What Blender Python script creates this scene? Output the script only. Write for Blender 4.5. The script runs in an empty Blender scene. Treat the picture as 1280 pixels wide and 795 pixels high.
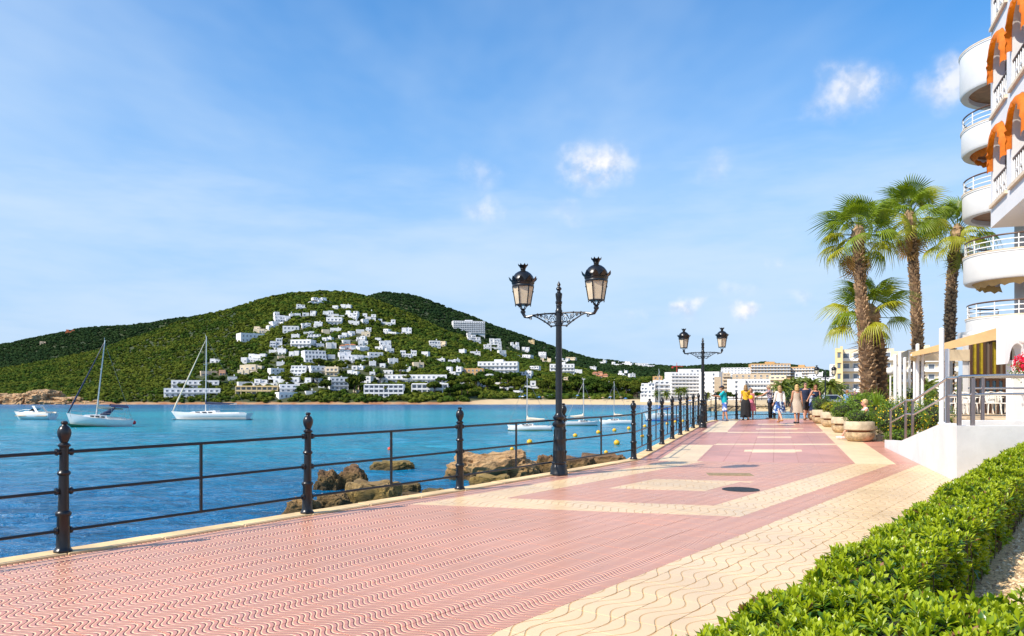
import bpy, bmesh, math, random
import numpy as np
from mathutils import Vector, Matrix, Euler, noise
R = math.radians
random.seed(11)
rng = np.random.default_rng(5)
S = bpy.context.scene
COL = S.collection

# ------------------------------------------------------------------ camera
EYE = 1.73            # eye height above the promenade under the camera
HOR = 500.0           # true horizon row in the 1280x795 photograph
ZW = -1.17            # sea level
SLOPE = 0.02          # the promenade climbs gently away from the camera
cd = bpy.data.cameras.new('camera'); cam = bpy.data.objects.new('camera', cd); COL.objects.link(cam)
cam.location = (0, 0, EYE); cam.rotation_euler = (R(90), 0, 0)
cd.sensor_width = 36; cd.lens = 36 * 1000 / 1280
cd.shift_y = (HOR - 397.5) / 1280
cd.clip_end = 20000; cd.clip_start = 0.05
S.camera = cam

# ------------------------------------------------------------------ sun + sky
SUN = Vector((-3.2, -1.95, 3.55)).normalized()      # direction towards the sun
sl = bpy.data.lights.new('sun', 'SUN'); sl.energy = 4.4; sl.angle = R(0.53); sl.color = (1.0, 0.915, 0.80)
so = bpy.data.objects.new('sun', sl); COL.objects.link(so)
so.rotation_euler = (-SUN).to_track_quat('-Z', 'Y').to_euler(); so.location = (-60, -40, 80)
W = bpy.data.worlds.new('World'); S.world = W; W.use_nodes = True
S.view_settings.view_transform = 'Standard'; S.view_settings.look = 'None'
S.view_settings.exposure = 0.50; S.view_settings.gamma = 1; S.view_settings.use_curve_mapping = False

class NT:
    """tiny helper for node trees"""
    def __init__(s, tree): s.t = tree; s.n = tree.nodes; s.l = tree.links
    def new(s, typ, **kw):
        n = s.n.new(typ)
        for k, v in kw.items(): setattr(n, k, v)
        return n
    def set(s, sock, v):
        if hasattr(v, 'links') or isinstance(v, bpy.types.NodeSocket): s.l.new(v, sock)
        else: sock.default_value = v
    def math(s, op, a, b=0.0, c=None, clamp=False):
        n = s.new('ShaderNodeMath', operation=op, use_clamp=clamp)
        s.set(n.inputs[0], a); s.set(n.inputs[1], b)
        if c is not None: s.set(n.inputs[2], c)
        return n.outputs[0]
    def vmath(s, op, a, b=None):
        n = s.new('ShaderNodeVectorMath', operation=op); s.set(n.inputs[0], a)
        if b is not None: s.set(n.inputs[1], b)
        return n.outputs['Value'] if op in ('DOT_PRODUCT', 'DISTANCE', 'LENGTH') else n.outputs[0]
    def noise(s, vec, scale, detail=4, rough=0.55, dist=0.0):
        n = s.new('ShaderNodeTexNoise'); s.set(n.inputs['Vector'], vec) if vec is not None else None
        n.inputs['Scale'].default_value = scale; n.inputs['Detail'].default_value = detail
        n.inputs['Roughness'].default_value = rough; n.inputs['Distortion'].default_value = dist
        return n.outputs['Fac']
    def ramp(s, fac, lo, hi, smooth=True):
        n = s.new('ShaderNodeMapRange', interpolation_type='SMOOTHSTEP' if smooth else 'LINEAR')
        s.set(n.inputs['Value'], fac); n.inputs['From Min'].default_value = lo; n.inputs['From Max'].default_value = hi
        return n.outputs[0]
    def mix(s, fac, a, b, blend='MIX'):
        n = s.new('ShaderNodeMix', data_type='RGBA', blend_type=blend)
        s.set(n.inputs[0], fac); s.set(n.inputs[6], a if not isinstance(a, tuple) else (*a[:3], 1)); s.set(n.inputs[7], b if not isinstance(b, tuple) else (*b[:3], 1))
        return n.outputs[2]
    def sep(s, v):
        n = s.new('ShaderNodeSeparateXYZ'); s.set(n.inputs[0], v); return n.outputs
    def comb(s, x, y, z=0.0):
        n = s.new('ShaderNodeCombineXYZ'); s.set(n.inputs[0], x); s.set(n.inputs[1], y); s.set(n.inputs[2], z); return n.outputs[0]

def make_sky():
    t = NT(W.node_tree); t.n.clear()
    out = t.new('ShaderNodeOutputWorld'); bg = t.new('ShaderNodeBackground')
    sky = t.new('ShaderNodeTexSky', sky_type='NISHITA'); sky.sun_disc = False
    sky.sun_elevation = math.asin(SUN.z); sky.sun_rotation = math.atan2(SUN.x, SUN.y)
    sky.altitude = 0; sky.air_density = 1.0; sky.dust_density = 0.35; sky.ozone_density = 2.6
    tc = t.new('ShaderNodeTexCoord'); d = t.vmath('NORMALIZE', tc.outputs['Generated'])
    x, y, z = t.sep(d)
    zc = t.math('MAXIMUM', z, 0.03)
    flat = t.comb(t.math('DIVIDE', x, zc), t.math('DIVIDE', y, zc), 0.0)
    # thin veil of high cloud, everywhere in the sky
    veil = t.ramp(t.noise(t.vmath('MULTIPLY', flat, (0.35, 0.16, 1)), 0.9, 6, 0.6, 0.3), 0.34, 0.70)
    veil = t.math('MULTIPLY', veil, 0.62)
    # low bands thicken towards the horizon (the same in every direction)
    band = t.math('MULTIPLY', t.noise(t.vmath('MULTIPLY', d, (1.6, 1.6, 7.0)), 1.5, 5, 0.6), t.ramp(z, 0.62, 0.05))
    veil = t.math('MAXIMUM', veil, t.math('MULTIPLY', t.ramp(band, 0.20, 0.60), 0.74))
    # small fair-weather puffs: the ones in view plus a scatter of the same kind elsewhere
    puffs = [(745, 208, 58, .95), (1062, 112, 58, .8), (1188, 104, 48, .8), (927, 392, 23, 1.0), (858, 386, 26, .9), (603, 262, 36, .5), (600, 222, 40, .3), (895, 205, 34, .28), (915, 362, 24, .3), (1000, 372, 26, .35), (963, 328, 16, .4), (700, 262, 34, .25), (780, 395, 22, .28)]
    dirs = [(Vector(((px - 640) / 1000, 1, (HOR - py) / 1000)).normalized(), r / 1000, a) for px, py, r, a in puffs]
    rr = random.Random(4)
    for k in range(26):
        az = rr.uniform(0.9, 5.4); el = rr.uniform(0.08, 0.6)
        dirs.append((Vector((math.sin(az) * math.cos(el), math.cos(az) * math.cos(el), math.sin(el))), rr.uniform(.02, .07), rr.uniform(.3, .9)))
    wob = t.new('ShaderNodeTexNoise'); t.set(wob.inputs['Vector'], d); wob.inputs['Scale'].default_value = 22; wob.inputs['Detail'].default_value = 6
    dw = t.vmath('ADD', d, t.vmath('MULTIPLY', t.vmath('SUBTRACT', wob.outputs['Color'], (.5, .5, .5)), (.07, .07, .05)))
    total = None
    for v, r, a in dirs:
        q = t.vmath('MULTIPLY', t.vmath('SUBTRACT', dw, tuple(v)), (1, 1, 1.55))
        m = t.math('MULTIPLY', t.ramp(t.vmath('LENGTH', q), r, r * 0.1), a)
        total = m if total is None else t.math('MAXIMUM', total, m)
    fine = t.ramp(t.noise(d, 34, 6, 0.62), 0.30, 0.62)
    cum = t.math('MULTIPLY', total, t.math('MULTIPLY_ADD', fine, 0.75, 0.25), clamp=True)
    hs = t.new('ShaderNodeHueSaturation'); hs.inputs['Saturation'].default_value = 1.36; hs.inputs['Value'].default_value = 1.25
    t.l.new(sky.outputs[0], hs.inputs['Color'])
    hz = t.math('MULTIPLY', t.ramp(z, .50, .0), .93)
    c0 = t.mix(hz, hs.outputs[0], (2.1, 3.3, 5.1))
    c1 = t.mix(veil, c0, (3.75, 4.6, 5.6))
    lum = t.mix(t.ramp(t.noise(d, 55, 3), .35, .65), (3.5, 4.1, 5.2), (5.9, 5.8, 5.9))
    c2 = t.mix(t.math('MULTIPLY', cum, 1.0), c1, lum)
    t.l.new(c2, bg.inputs['Color']); bg.inputs['Strength'].default_value = 0.128
    t.l.new(bg.outputs[0], out.inputs[0])
make_sky()

# ------------------------------------------------------------------ materials
MATS = {}
def bsdf_of(m): return m.node_tree.nodes['Principled BSDF']
def mat(name, col, rough=0.6, metal=0.0, var=0.0, vs=3.0, bump=0.0, bs=20.0, col2=None, spec=0.5, transl=0.0, objvar=0.0, coord='Object'):
    if name in MATS: return MATS[name]
    m = bpy.data.materials.new(name); m.use_nodes = True; MATS[name] = m
    t = NT(m.node_tree); b = bsdf_of(m)
    b.inputs['Roughness'].default_value = rough; b.inputs['Metallic'].default_value = metal
    b.inputs['Specular IOR Level'].default_value = spec
    tc = t.new('ShaderNodeTexCoord'); vec = t.new('ShaderNodeNewGeometry').outputs['Position'] if coord == 'World' else tc.outputs[coord]
    c = (*col[:3], 1)
    cs = None
    if var > 0 or col2:
        f = t.ramp(t.noise(vec, vs, 6, 0.62), 0.30, 0.70)
        dark = tuple(v * (1 - var) for v in col[:3]); lite = tuple(min(1, v * (1 + var * .55)) for v in col[:3])
        cs = t.mix(f, col2 if col2 else dark, col if col2 else lite)
    if objvar > 0:
        oi = t.new('ShaderNodeObjectInfo'); h = t.new('ShaderNodeHueSaturation')
        t.set(h.inputs['Color'], cs if cs is not None else c)
        t.set(h.inputs['Value'], t.math('MULTIPLY_ADD', oi.outputs['Random'], objvar * 2, 1 - objvar))
        t.set(h.inputs['Hue'], t.math('MULTIPLY_ADD', t.math('FRACT', t.math('MULTIPLY', oi.outputs['Random'], 7.31)), objvar * .10, .5 - objvar * .05))
        cs = h.outputs[0]
    if cs is not None: t.l.new(cs, b.inputs['Base Color'])
    else: b.inputs['Base Color'].default_value = c
    if bump > 0:
        bn = t.new('ShaderNodeBump'); bn.inputs['Strength'].default_value = 1.0; bn.inputs['Distance'].default_value = bump
        t.set(bn.inputs['Height'], t.noise(vec, bs, 5, 0.6)); t.l.new(bn.outputs[0], b.inputs['Normal'])
    if transl > 0:
        tr = t.new('ShaderNodeBsdfTranslucent'); mx = t.new('ShaderNodeMixShader'); mx.inputs[0].default_value = transl
        if cs is not None: t.l.new(t.mix(1.0, cs, (1.3, 1.25, .6), 'MULTIPLY'), tr.inputs[0])
        else: tr.inputs[0].default_value = (min(1, col[0] * 1.3), min(1, col[1] * 1.25), col[2] * .6, 1)
        o = m.node_tree.nodes['Material Output']
        t.l.new(b.outputs[0], mx.inputs[1]); t.l.new(tr.outputs[0], mx.inputs[2]); t.l.new(mx.outputs[0], o.inputs[0])
    return m

# ------------------------------------------------------------------ mesh helpers
class MB:
    def __init__(s): s.v = []; s.f = []; s.m = []
    def add(s, vs, fs, mi=0, M=None):
        o = len(s.v)
        if M is not None: vs = [tuple(M @ Vector(p)) for p in vs]
        s.v.extend(vs); s.f.extend([tuple(i + o for i in f) for f in fs]); s.m.extend([mi] * len(fs)); return s
    def box(s, x0, y0, z0, x1, y1, z1, mi=0, M=None):
        vs = [(x, y, z) for z in (z0, z1) for y in (y0, y1) for x in (x0, x1)]
        return s.add(vs, [(0, 2, 3, 1), (4, 5, 7, 6), (0, 1, 5, 4), (2, 6, 7, 3), (0, 4, 6, 2), (1, 3, 7, 5)], mi, M)
    def cbox(s, x0, y0, z0, x1, y1, z1, c=0.02, mi=0, M=None):
        """box with chamfered vertical and top edges"""
        def ring(a, z): return [(x0 + a + c, y0 + a, z), (x1 - a - c, y0 + a, z), (x1 - a, y0 + a + c, z), (x1 - a, y1 - a - c, z), (x1 - a - c, y1 - a, z), (x0 + a + c, y1 - a, z), (x0 + a, y1 - a - c, z), (x0 + a, y0 + a + c, z)]
        vs = ring(0, z0) + ring(0, z1 - c) + ring(c, z1)
        fs = [tuple(range(7, -1, -1)), tuple(range(16, 24))]
        for k in (0, 8): fs += [(k + i, k + (i + 1) % 8, k + 8 + (i + 1) % 8, k + 8 + i) for i in range(8)]
        return s.add(vs, fs, mi, M)
    def tube(s, pts, r, n=8, mi=0, cap=True, M=None, sx=1.0):
        pts = [Vector(p) for p in pts]; rs = r if isinstance(r, (list, tuple)) else [r] * len(pts)
        vs = []; up = None
        for i, p in enumerate(pts):
            d = (pts[min(i + 1, len(pts) - 1)] - pts[max(i - 1, 0)])
            d = d.normalized() if d.length > 1e-9 else Vector((0, 0, 1))
            if up is None: up = Vector((0, 1, 0)) if abs(d.y) < .9 else Vector((1, 0, 0))
            a = d.cross(up); a = a.normalized() if a.length > 1e-6 else d.orthogonal().normalized()
            b = d.cross(a).normalized(); up = -b
            up = a.cross(d) * 1.0
            for k in range(n):
                t = 2 * math.pi * k / n
                q = p + a * (math.cos(t) * rs[i] * sx) + b * (math.sin(t) * rs[i]); vs.append(tuple(q))
        fs = []
        for i in range(len(pts) - 1):
            for k in range(n):
                fs.append((i * n + k, i * n + (k + 1) % n, (i + 1) * n + (k + 1) % n, (i + 1) * n + k))
        if cap: fs += [tuple(range(n - 1, -1, -1)), tuple(range((len(pts) - 1) * n, len(pts) * n))]
        return s.add(vs, fs, mi, M)
    def lathe(s, prof, n=16, mi=0, c=(0, 0, 0), M=None, ph=0.0, sx=1.0, sy=1.0, arc=None):
        vs = []; fs = []
        for r, z in prof:
            for k in range(n):
                t = 2 * math.pi * (k + ph) / n; vs.append((c[0] + r * math.cos(t) * sx, c[1] + r * math.sin(t) * sy, c[2] + z))
        for i in range(len(prof) - 1):
            for k in range(n): fs.append((i * n + k, i * n + (k + 1) % n, (i + 1) * n + (k + 1) % n, (i + 1) * n + k))
        fs += [tuple(range(n - 1, -1, -1)), tuple(range((len(prof) - 1) * n, len(prof) * n))]
        return s.add(vs, fs, mi, M)
    def prism(s, poly, z0, z1, mi=0, M=None):
        """vertical prism; z may be a function of (x,y)"""
        f0 = z0 if callable(z0) else (lambda x, y: z0); f1 = z1 if callable(z1) else (lambda x, y: z1)
        n = len(poly); vs = [(x, y, f0(x, y)) for x, y in poly] + [(x, y, f1(x, y)) for x, y in poly]
        fs = [tuple(range(n - 1, -1, -1)), tuple(range(n, 2 * n))] + [(i, (i + 1) % n, n + (i + 1) % n, n + i) for i in range(n)]
        return s.add(vs, fs, mi, M)
    def ell(s, c, r, nu=10, nv=7, mi=0, M=None):
        prof = [(math.cos(t), math.sin(t)) for t in [(-.5 + (j + .0) / nv) * math.pi for j in range(nv + 1)]]
        vs = []; fs = []
        for a, z in prof:
            for k in range(nu):
                t = 2 * math.pi * k / nu; vs.append((c[0] + r[0] * max(a, .02) * math.cos(t), c[1] + r[1] * max(a, .02) * math.sin(t), c[2] + r[2] * z))
        for i in range(nv):
            for k in range(nu): fs.append((i * nu + k, i * nu + (k + 1) % nu, (i + 1) * nu + (k + 1) % nu, (i + 1) * nu + k))
        return s.add(vs, fs, mi, M)
    def mesh(s, name, mats, smooth=None):
        me = bpy.data.meshes.new(name); me.from_pydata(s.v, [], s.f)
        for mm in (mats if isinstance(mats, (list, tuple)) else [mats]): me.materials.append(mm)
        if len(set(s.m)) > 1: me.polygons.foreach_set('material_index', s.m)
        if smooth is not None:
            me.polygons.foreach_set('use_smooth', [True] * len(s.f))
            if smooth < 179: me.set_sharp_from_angle(angle=R(smooth))
        me.update(); return me
    def build(s, name, mats, parent=None, smooth=None):
        return link(name, s.mesh(name, mats, smooth), parent)

def link(name, me, parent=None, M=None):
    o = bpy.data.objects.new(name, me); COL.objects.link(o)
    if parent is not None: o.parent = parent
    if M is not None: o.matrix_local = M
    return o
def tag(o, label=None, cat=None, group=None, kind=None):
    if label: o['label'] = label
    if cat: o['category'] = cat
    if group: o['group'] = group
    if kind: o['kind'] = kind
    return o
def thing(name, label, cat, loc=(0, 0, 0), rz=0.0, group=None):
    o = bpy.data.objects.new(name, None); COL.objects.link(o); o.location = loc; o.rotation_euler = (0, 0, rz)
    o.empty_display_size = .2
    return tag(o, label, cat, group)
def copy_tree(o, parent=None):
    c = o.copy(); COL.objects.link(c); c.parent = parent
    for ch in o.children: copy_tree(ch, c)
    return c
def np_mesh(name, verts, faces_flat, nper, mats, mi=None):
    """fast mesh from numpy: verts (n,3), faces (m,nper)"""
    me = bpy.data.meshes.new(name); nv = len(verts); nf = len(faces_flat)
    me.vertices.add(nv); me.vertices.foreach_set('co', np.asarray(verts, dtype=np.float32).ravel())
    me.loops.add(nf * nper); me.loops.foreach_set('vertex_index', np.asarray(faces_flat, dtype=np.int32).ravel())
    me.polygons.add(nf); me.polygons.foreach_set('loop_start', np.arange(0, nf * nper, nper, dtype=np.int32))
    for m in (mats if isinstance(mats, (list, tuple)) else [mats]): me.materials.append(m)
    if mi is not None: me.polygons.foreach_set('material_index', np.asarray(mi, dtype=np.int32))
    me.update(calc_edges=True); me.validate(); return me

# pixel -> place.  g: on the promenade plane; at: at a known depth; sea: on the water
def gz(y): return SLOPE * y
def g(px, py):
    Z = EYE * 1000 / (py - HOR + SLOPE * 1000); return Vector(((px - 640) * Z / 1000, Z, gz(Z)))
def at(px, py, Y): return Vector(((px - 640) * Y / 1000, Y, EYE + (HOR - py) * Y / 1000))
def sea(px, py):
    Y = (EYE - ZW) * 1000 / (py - HOR); return Vector(((px - 640) * Y / 1000, Y, ZW))
# ================================================================== THE SETTING
# ---- terrain -------------------------------------------------------
SH = ([-900, -100, 0, 200, 600, 700, 780, 850, 884, 893, 1300, 2200], [470, 500, 520, 527, 527, 535, 500, 455, 440, 208, 200, 190])
FR = ([-900, -400, -100, 0, 60, 120, 180, 240, 300, 340, 370, 400, 430, 455, 480, 520, 560, 600, 640, 700, 760, 800, 850, 900, 960, 1000, 1100, 2200],
      [488, 484, 476, 462, 452, 438, 419, 399, 383, 372, 365.5, 363.5, 366, 371, 381, 398, 416, 431, 443, 456, 467, 472, 474, 474, 474, 475, 478, 480])
BK = ([-900, -400, 0, 50, 100, 180, 250, 300, 400, 450, 480, 510, 540, 560, 600, 640, 690, 740, 800, 850, 880, 930, 955, 990, 1040, 1300, 2200],
      [455, 443, 432, 422, 412, 406, 395, 388, 384, 373, 366.5, 368.5, 377, 385, 401, 416, 435, 449, 455, 459, 458, 456, 453, 457, 466, 472, 474])
DF, DB = 900.0, 1400.0
def sstep(t): t = min(1, max(0, t)); return t * t * (3 - 2 * t)
def terr(X, Y):
    px = 640 + 1000 * X / max(Y, 1.0)
    ds = np.interp(px, *SH)
    if Y < ds: return ZW - min(3.0, .35 + (ds - Y) * .06)
    right = sstep((px - 780) / 110)
    rs = ds * (1 - right) + 540 * right
    zf = EYE + (HOR - np.interp(px, *FR)) * DF / 1000; zb = EYE + (HOR - np.interp(px, *BK)) * DB / 1000
    beach = sstep((px - 570) / 50); rise = 6 + 50 * beach
    base = ZW + .1 + (.6 + 1.25 * beach) * min(1, (Y - ds) / rise) + (.9 * right if px > 889 else 0)
    tf = (Y - rs) / (DF - rs)
    if tf <= 0: hf = -9
    elif tf <= 1: hf = ZW + 1.0 + (zf - ZW - 1.0) * (tf * 1.08 - .08 * tf * tf)
    else: hf = zf * max(.25, 1 - .8 * (tf - 1) ** 1.4 - .12 * (tf - 1))
    tb = (Y - 830) / (DB - 830)
    hb = -9 if tb <= 0 else (zb * (tb * tb * (2.2 - 1.2 * tb)) if tb <= 1 else zb * max(.2, 1 - 1.1 * (tb - 1)))
    z = max(hf, hb, base)
    if 0 < tf < 1: z += 9.0 * tf * (1 - tf) * noise.noise(Vector((X * .013, Y * .009, 1))) * (1 if z > base + 4 else 0)
    if z > base + .5: z += (noise.noise(Vector((X * .02, Y * .02, 3))) * 2.2 + noise.noise(Vector((X * .007, Y * .007, 8))) * 3.0) * min(1, (z - base) / 15)
    return z
def hit(px, py, y0=200.0, y1=2200.0):
    """where the view ray through a pixel meets the terrain"""
    Y = max(y0, float(np.interp(px, *SH)) + 2)
    while Y < y1:
        p = at(px, py, Y)
        if terr(p.x, Y) >= p.z: return p
        Y += 4
    return at(px, py, DF)
def make_terrain():
    cols = np.concatenate([np.arange(-900, -100, 40), np.arange(-100, 1100, 6.0), np.arange(1100, 2300, 40)])
    depth = np.concatenate([np.arange(186, 214, 3.0), np.arange(214, 430, 24), np.arange(430, 600, 5.0), np.arange(600, 960, 12), np.arange(960, 1500, 18), np.arange(1500, 3001, 150)])
    n = len(depth); vs = []; fs = []
    for px in cols:
        for Y in depth:
            X = (px - 640) * Y / 1000; vs.append((X, Y, terr(X, Y)))
    for i in range(len(cols) - 1):
        for j in range(n - 1): fs.append((i * n + j, (i + 1) * n + j, (i + 1) * n + j + 1, i * n + j + 1))
    m = bpy.data.materials.new('hill_ground'); m.use_nodes = True; t = NT(m.node_tree); b = bsdf_of(m)
    pos = t.new('ShaderNodeNewGeometry').outputs['Position']; x, y, z = t.sep(pos)
    scrub = t.mix(t.ramp(t.noise(pos, .05, 6), .35, .65), (.022, .040, .010), (.055, .062, .020))
    earth = t.mix(t.ramp(t.noise(pos, .12, 6), .35, .65), (.30, .13, .055), (.40, .25, .13))
    sand = t.mix(t.noise(pos, .3, 4), (.52, .38, .20), (.60, .46, .27))
    low = t.mix(t.ramp(x, -45, -10), earth, sand)
    h = t.math('ADD', z, t.math('MULTIPLY', t.math('SUBTRACT', t.noise(pos, .06, 5), .5), 3.0))
    h = t.math('SUBTRACT', h, t.math('MULTIPLY', t.ramp(x, -45, -10), 1.9))
    t.l.new(t.mix(t.ramp(h, -.1, .7), low, scrub), b.inputs['Base Color']); b.inputs['Roughness'].default_value = .95
    me = bpy.data.meshes.new('hills'); me.from_pydata(vs, [], fs); me.materials.append(m)
    me.polygons.foreach_set('use_smooth', [True] * len(fs)); me.update()
    tag(link('hills', me), kind='structure')
make_terrain()

# ---- sea -----------------------------------------------------------
def make_sea():
    m = bpy.data.materials.new('sea_water'); m.use_nodes = True; t = NT(m.node_tree); b = bsdf_of(m)
    pos = t.new('ShaderNodeNewGeometry').outputs['Position']; x, y, z = t.sep(pos)
    # seabed: pale sand in the bay, weed patches, deeper water off the rocks
    patch = t.ramp(t.noise(t.vmath('MULTIPLY', pos, (.012, .02, 1)), 1.0, 4, .55, .4), .36, .62)
    sandbed = t.math('MULTIPLY', t.ramp(y, 16, 70), t.ramp(y, 330, 150))
    f = t.math('MULTIPLY', sandbed, t.math('MULTIPLY_ADD', patch, .55, .45))
    body = t.mix(f, (.002, .130, .300), (.006, .340, .455))
    body = t.mix(t.math('MULTIPLY', t.ramp(t.noise(t.vmath('MULTIPLY', pos, (.25, .5, 1)), 1.0, 5, .6), .52, .72), .55), body, (.001, .055, .15))
    t.l.new(body, b.inputs['Base Color'])
    b.inputs['Roughness'].default_value = .14; b.inputs['IOR'].default_value = 1.33; b.inputs['Specular IOR Level'].default_value = .32
    w1 = t.noise(t.vmath('MULTIPLY', pos, (.55, 1.25, 1)), 1.0, 5, .62, .5)
    w2 = t.noise(t.vmath('MULTIPLY', pos, (2.4, 4.6, 1)), 1.0, 4, .6, .3)
    w3 = t.noise(t.vmath('MULTIPLY', pos, (.10, .24, 1)), 1.0, 3, .5, .2)
    hgt = t.math('ADD', t.math('MULTIPLY', w1, .50), t.math('ADD', t.math('MULTIPLY', w2, .13), t.math('MULTIPLY', w3, .9)))
    bn = t.new('ShaderNodeBump'); bn.inputs['Strength'].default_value = 1; bn.inputs['Distance'].default_value = 1.5
    t.set(bn.inputs['Height'], hgt); t.l.new(bn.outputs[0], b.inputs['Normal'])
    # swell as real relief near the shore, flat sheet beyond
    xs = np.concatenate([[-9000, -2500, -600, -150], np.arange(-60, 80.1, .7), [150, 600, 2500, 9000]])
    ys = np.concatenate([[-400, -60], np.arange(-4, 34, .33), np.arange(34, 70, .7), np.arange(70, 130, 2.0), [200, 400, 900, 2500, 9000]])
    vs = []; fs = []; n = len(ys)
    for X in xs:
        for Y in ys:
            k = max(0, min(1, (120 - Y) / 60)) * max(0, min(1, (90 - abs(X)) / 30)) * (1 if Y > -5 else 0)
            zz = 0 if k == 0 else k * (.085 * noise.noise(Vector((X * .42, Y * .95, 0))) + .05 * noise.noise(Vector((X * 1.0, Y * 2.1, 5))))
            vs.append((X, Y, ZW + zz))
    for i in range(len(xs) - 1):
        for j in range(n - 1): fs.append((i * n + j, (i + 1) * n + j, (i + 1) * n + j + 1, i * n + j + 1))
    me = bpy.data.meshes.new('sea'); me.from_pydata(vs, [], fs); me.materials.append(m)
    me.polygons.foreach_set('use_smooth', [True] * len(fs)); me.update()
    tag(link('sea', me), kind='structure')
make_sea()

# ---- promenade -----------------------------------------------------
A1 = R(37.3); EU = (math.sin(A1), math.cos(A1)); EV = (math.cos(A1), -math.sin(A1))
SL2 = 0.33
def uv(x, y): return x * EU[0] + y * EU[1], x * EV[0] + y * EV[1]
def xy(u, v): return (u * EU[0] + v * EV[0], u * EU[1] + v * EV[1])
def bend(x): return 18.3 - .17 * (x - 2)
POSTS = [(-10.17, .92), (-8.31, 3.34), (-6.45, 5.75), (-4.58, 8.16), (-2.717, 10.61), (-.85, 13.02), (1.0, 15.62), (2.77, 18.2), (3.51, 20.44), (4.26, 22.72), (5.0, 24.95), (5.67, 26.95), (6.34, 28.95), (7.02, 31.0), (7.75, 33.3), (8.70, 35.9), (9.67, 37.95), (10.95, 39.0), (12.9, 39.35), (15.2, 39.4)]
WALL0, WALL1 = (10.2, 21.9), (7.88, 14.2)          # ramp wall foot line
def wallx(y): return WALL0[0] + (WALL1[0] - WALL0[0]) * (WALL0[1] - y) / (WALL0[1] - WALL1[1])
def inset(poly, d):
    """move an open polyline sideways to its right by d"""
    out = []
    for i, p in enumerate(poly):
        a = Vector(poly[max(i - 1, 0)]); b = Vector(poly[min(i + 1, len(poly) - 1)]); t = (b - a).normalized()
        out.append((p[0] + t.y * d, p[1] - t.x * d))
    return out
EDGE_OUT = inset(POSTS, -.17); EDGE_IN = inset(POSTS, .12)
VA, VB, VC, VD, VE = -3.47, -3.95, -4.62, -7.42, -8.07
def chev(x, y, c): return y + .245 * x - c          # >0 beyond the line
C_LOW, C_UP, RH0, RH1 = 11.16, 12.09, 13.68, 15.25
def colour1(x, y):
    u, v = uv(x, y)
    if v > VA: return 1
    if v > VB: return 0
    lo = chev(x, y, C_LOW)
    if lo < 0: return 0
    if v < VE: return 0
    if v < VD or v > VC: return 1
    if chev(x, y, C_UP) < 0: return 1
    if -6.77 < v < -5.36 and chev(x, y, RH0) > 0 and chev(x, y, RH1) < 0: return 1
    return 0
def colour2(x, y):
    k = x - SL2 * (y - 17.5)
    if k > 8.37: return 0
    if k > 7.5: return 1
    if k < 4.0:
        if k < 3.1: return 0
        return 1 if (y < 22.75 or y > 28.7) else 0
    if 22.75 < y < 23.2 or 28.35 < y < 28.85: return 1
    mid = 5.55
    if 20.2 < y < 21.15 and 4.95 < k < 6.45: return 1
    if 25.8 < y < 26.3 and 5.2 < k < 6.3: return 1
    if 30.5 < y < 31.3 and 5.0 < k < 6.6: return 1
    if 34.0 < y < 34.8 and 5.0 < k < 6.6: return 1
    return 0
def split(poly, f):
    """split a convex polygon by f(x,y)=0"""
    a, b = [], []; n = len(poly); val = [f(*p) for p in poly]
    for i in range(n):
        p, q, fp, fq = poly[i], poly[(i + 1) % n], val[i], val[(i + 1) % n]
        (a if fp >= 0 else b).append(p)
        if fp * fq < 0:
            t = fp / (fp - fq); r = (p[0] + (q[0] - p[0]) * t, p[1] + (q[1] - p[1]) * t); a.append(r); b.append(r)
    return (a if len(a) > 2 else None), (b if len(b) > 2 else None)
def area(p): return abs(sum(p[i][0] * p[(i + 1) % len(p)][1] - p[(i + 1) % len(p)][0] * p[i][1] for i in range(len(p)))) / 2
def cen(p): return (sum(q[0] for q in p) / len(p), sum(q[1] for q in p) / len(p))
def poly_line_f(pl):
    """signed function: >0 to the right of an open polyline (by nearest segment)"""
    segs = [(pl[i], pl[i + 1]) for i in range(len(pl) - 1)]
    def f(x, y):
        best = None
        for (ax, ay), (bx, by) in segs:
            dx, dy = bx - ax, by - ay; L2 = dx * dx + dy * dy; t = max(0, min(1, ((x - ax) * dx + (y - ay) * dy) / L2))
            d = math.hypot(x - ax - t * dx, y - ay - t * dy)
            if best is None or d < best[0] - 1e-9: best = (d, ((x - ax) * dy - (y - ay) * dx))
        return best[0] if best[1] > 0 else -best[0]
    return f
edge_f = poly_line_f(EDGE_IN)
def inner_f(x, y): return (wallx(y) - .01 - x) if 14.2 <= y <= 21.9 else 1.0

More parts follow.
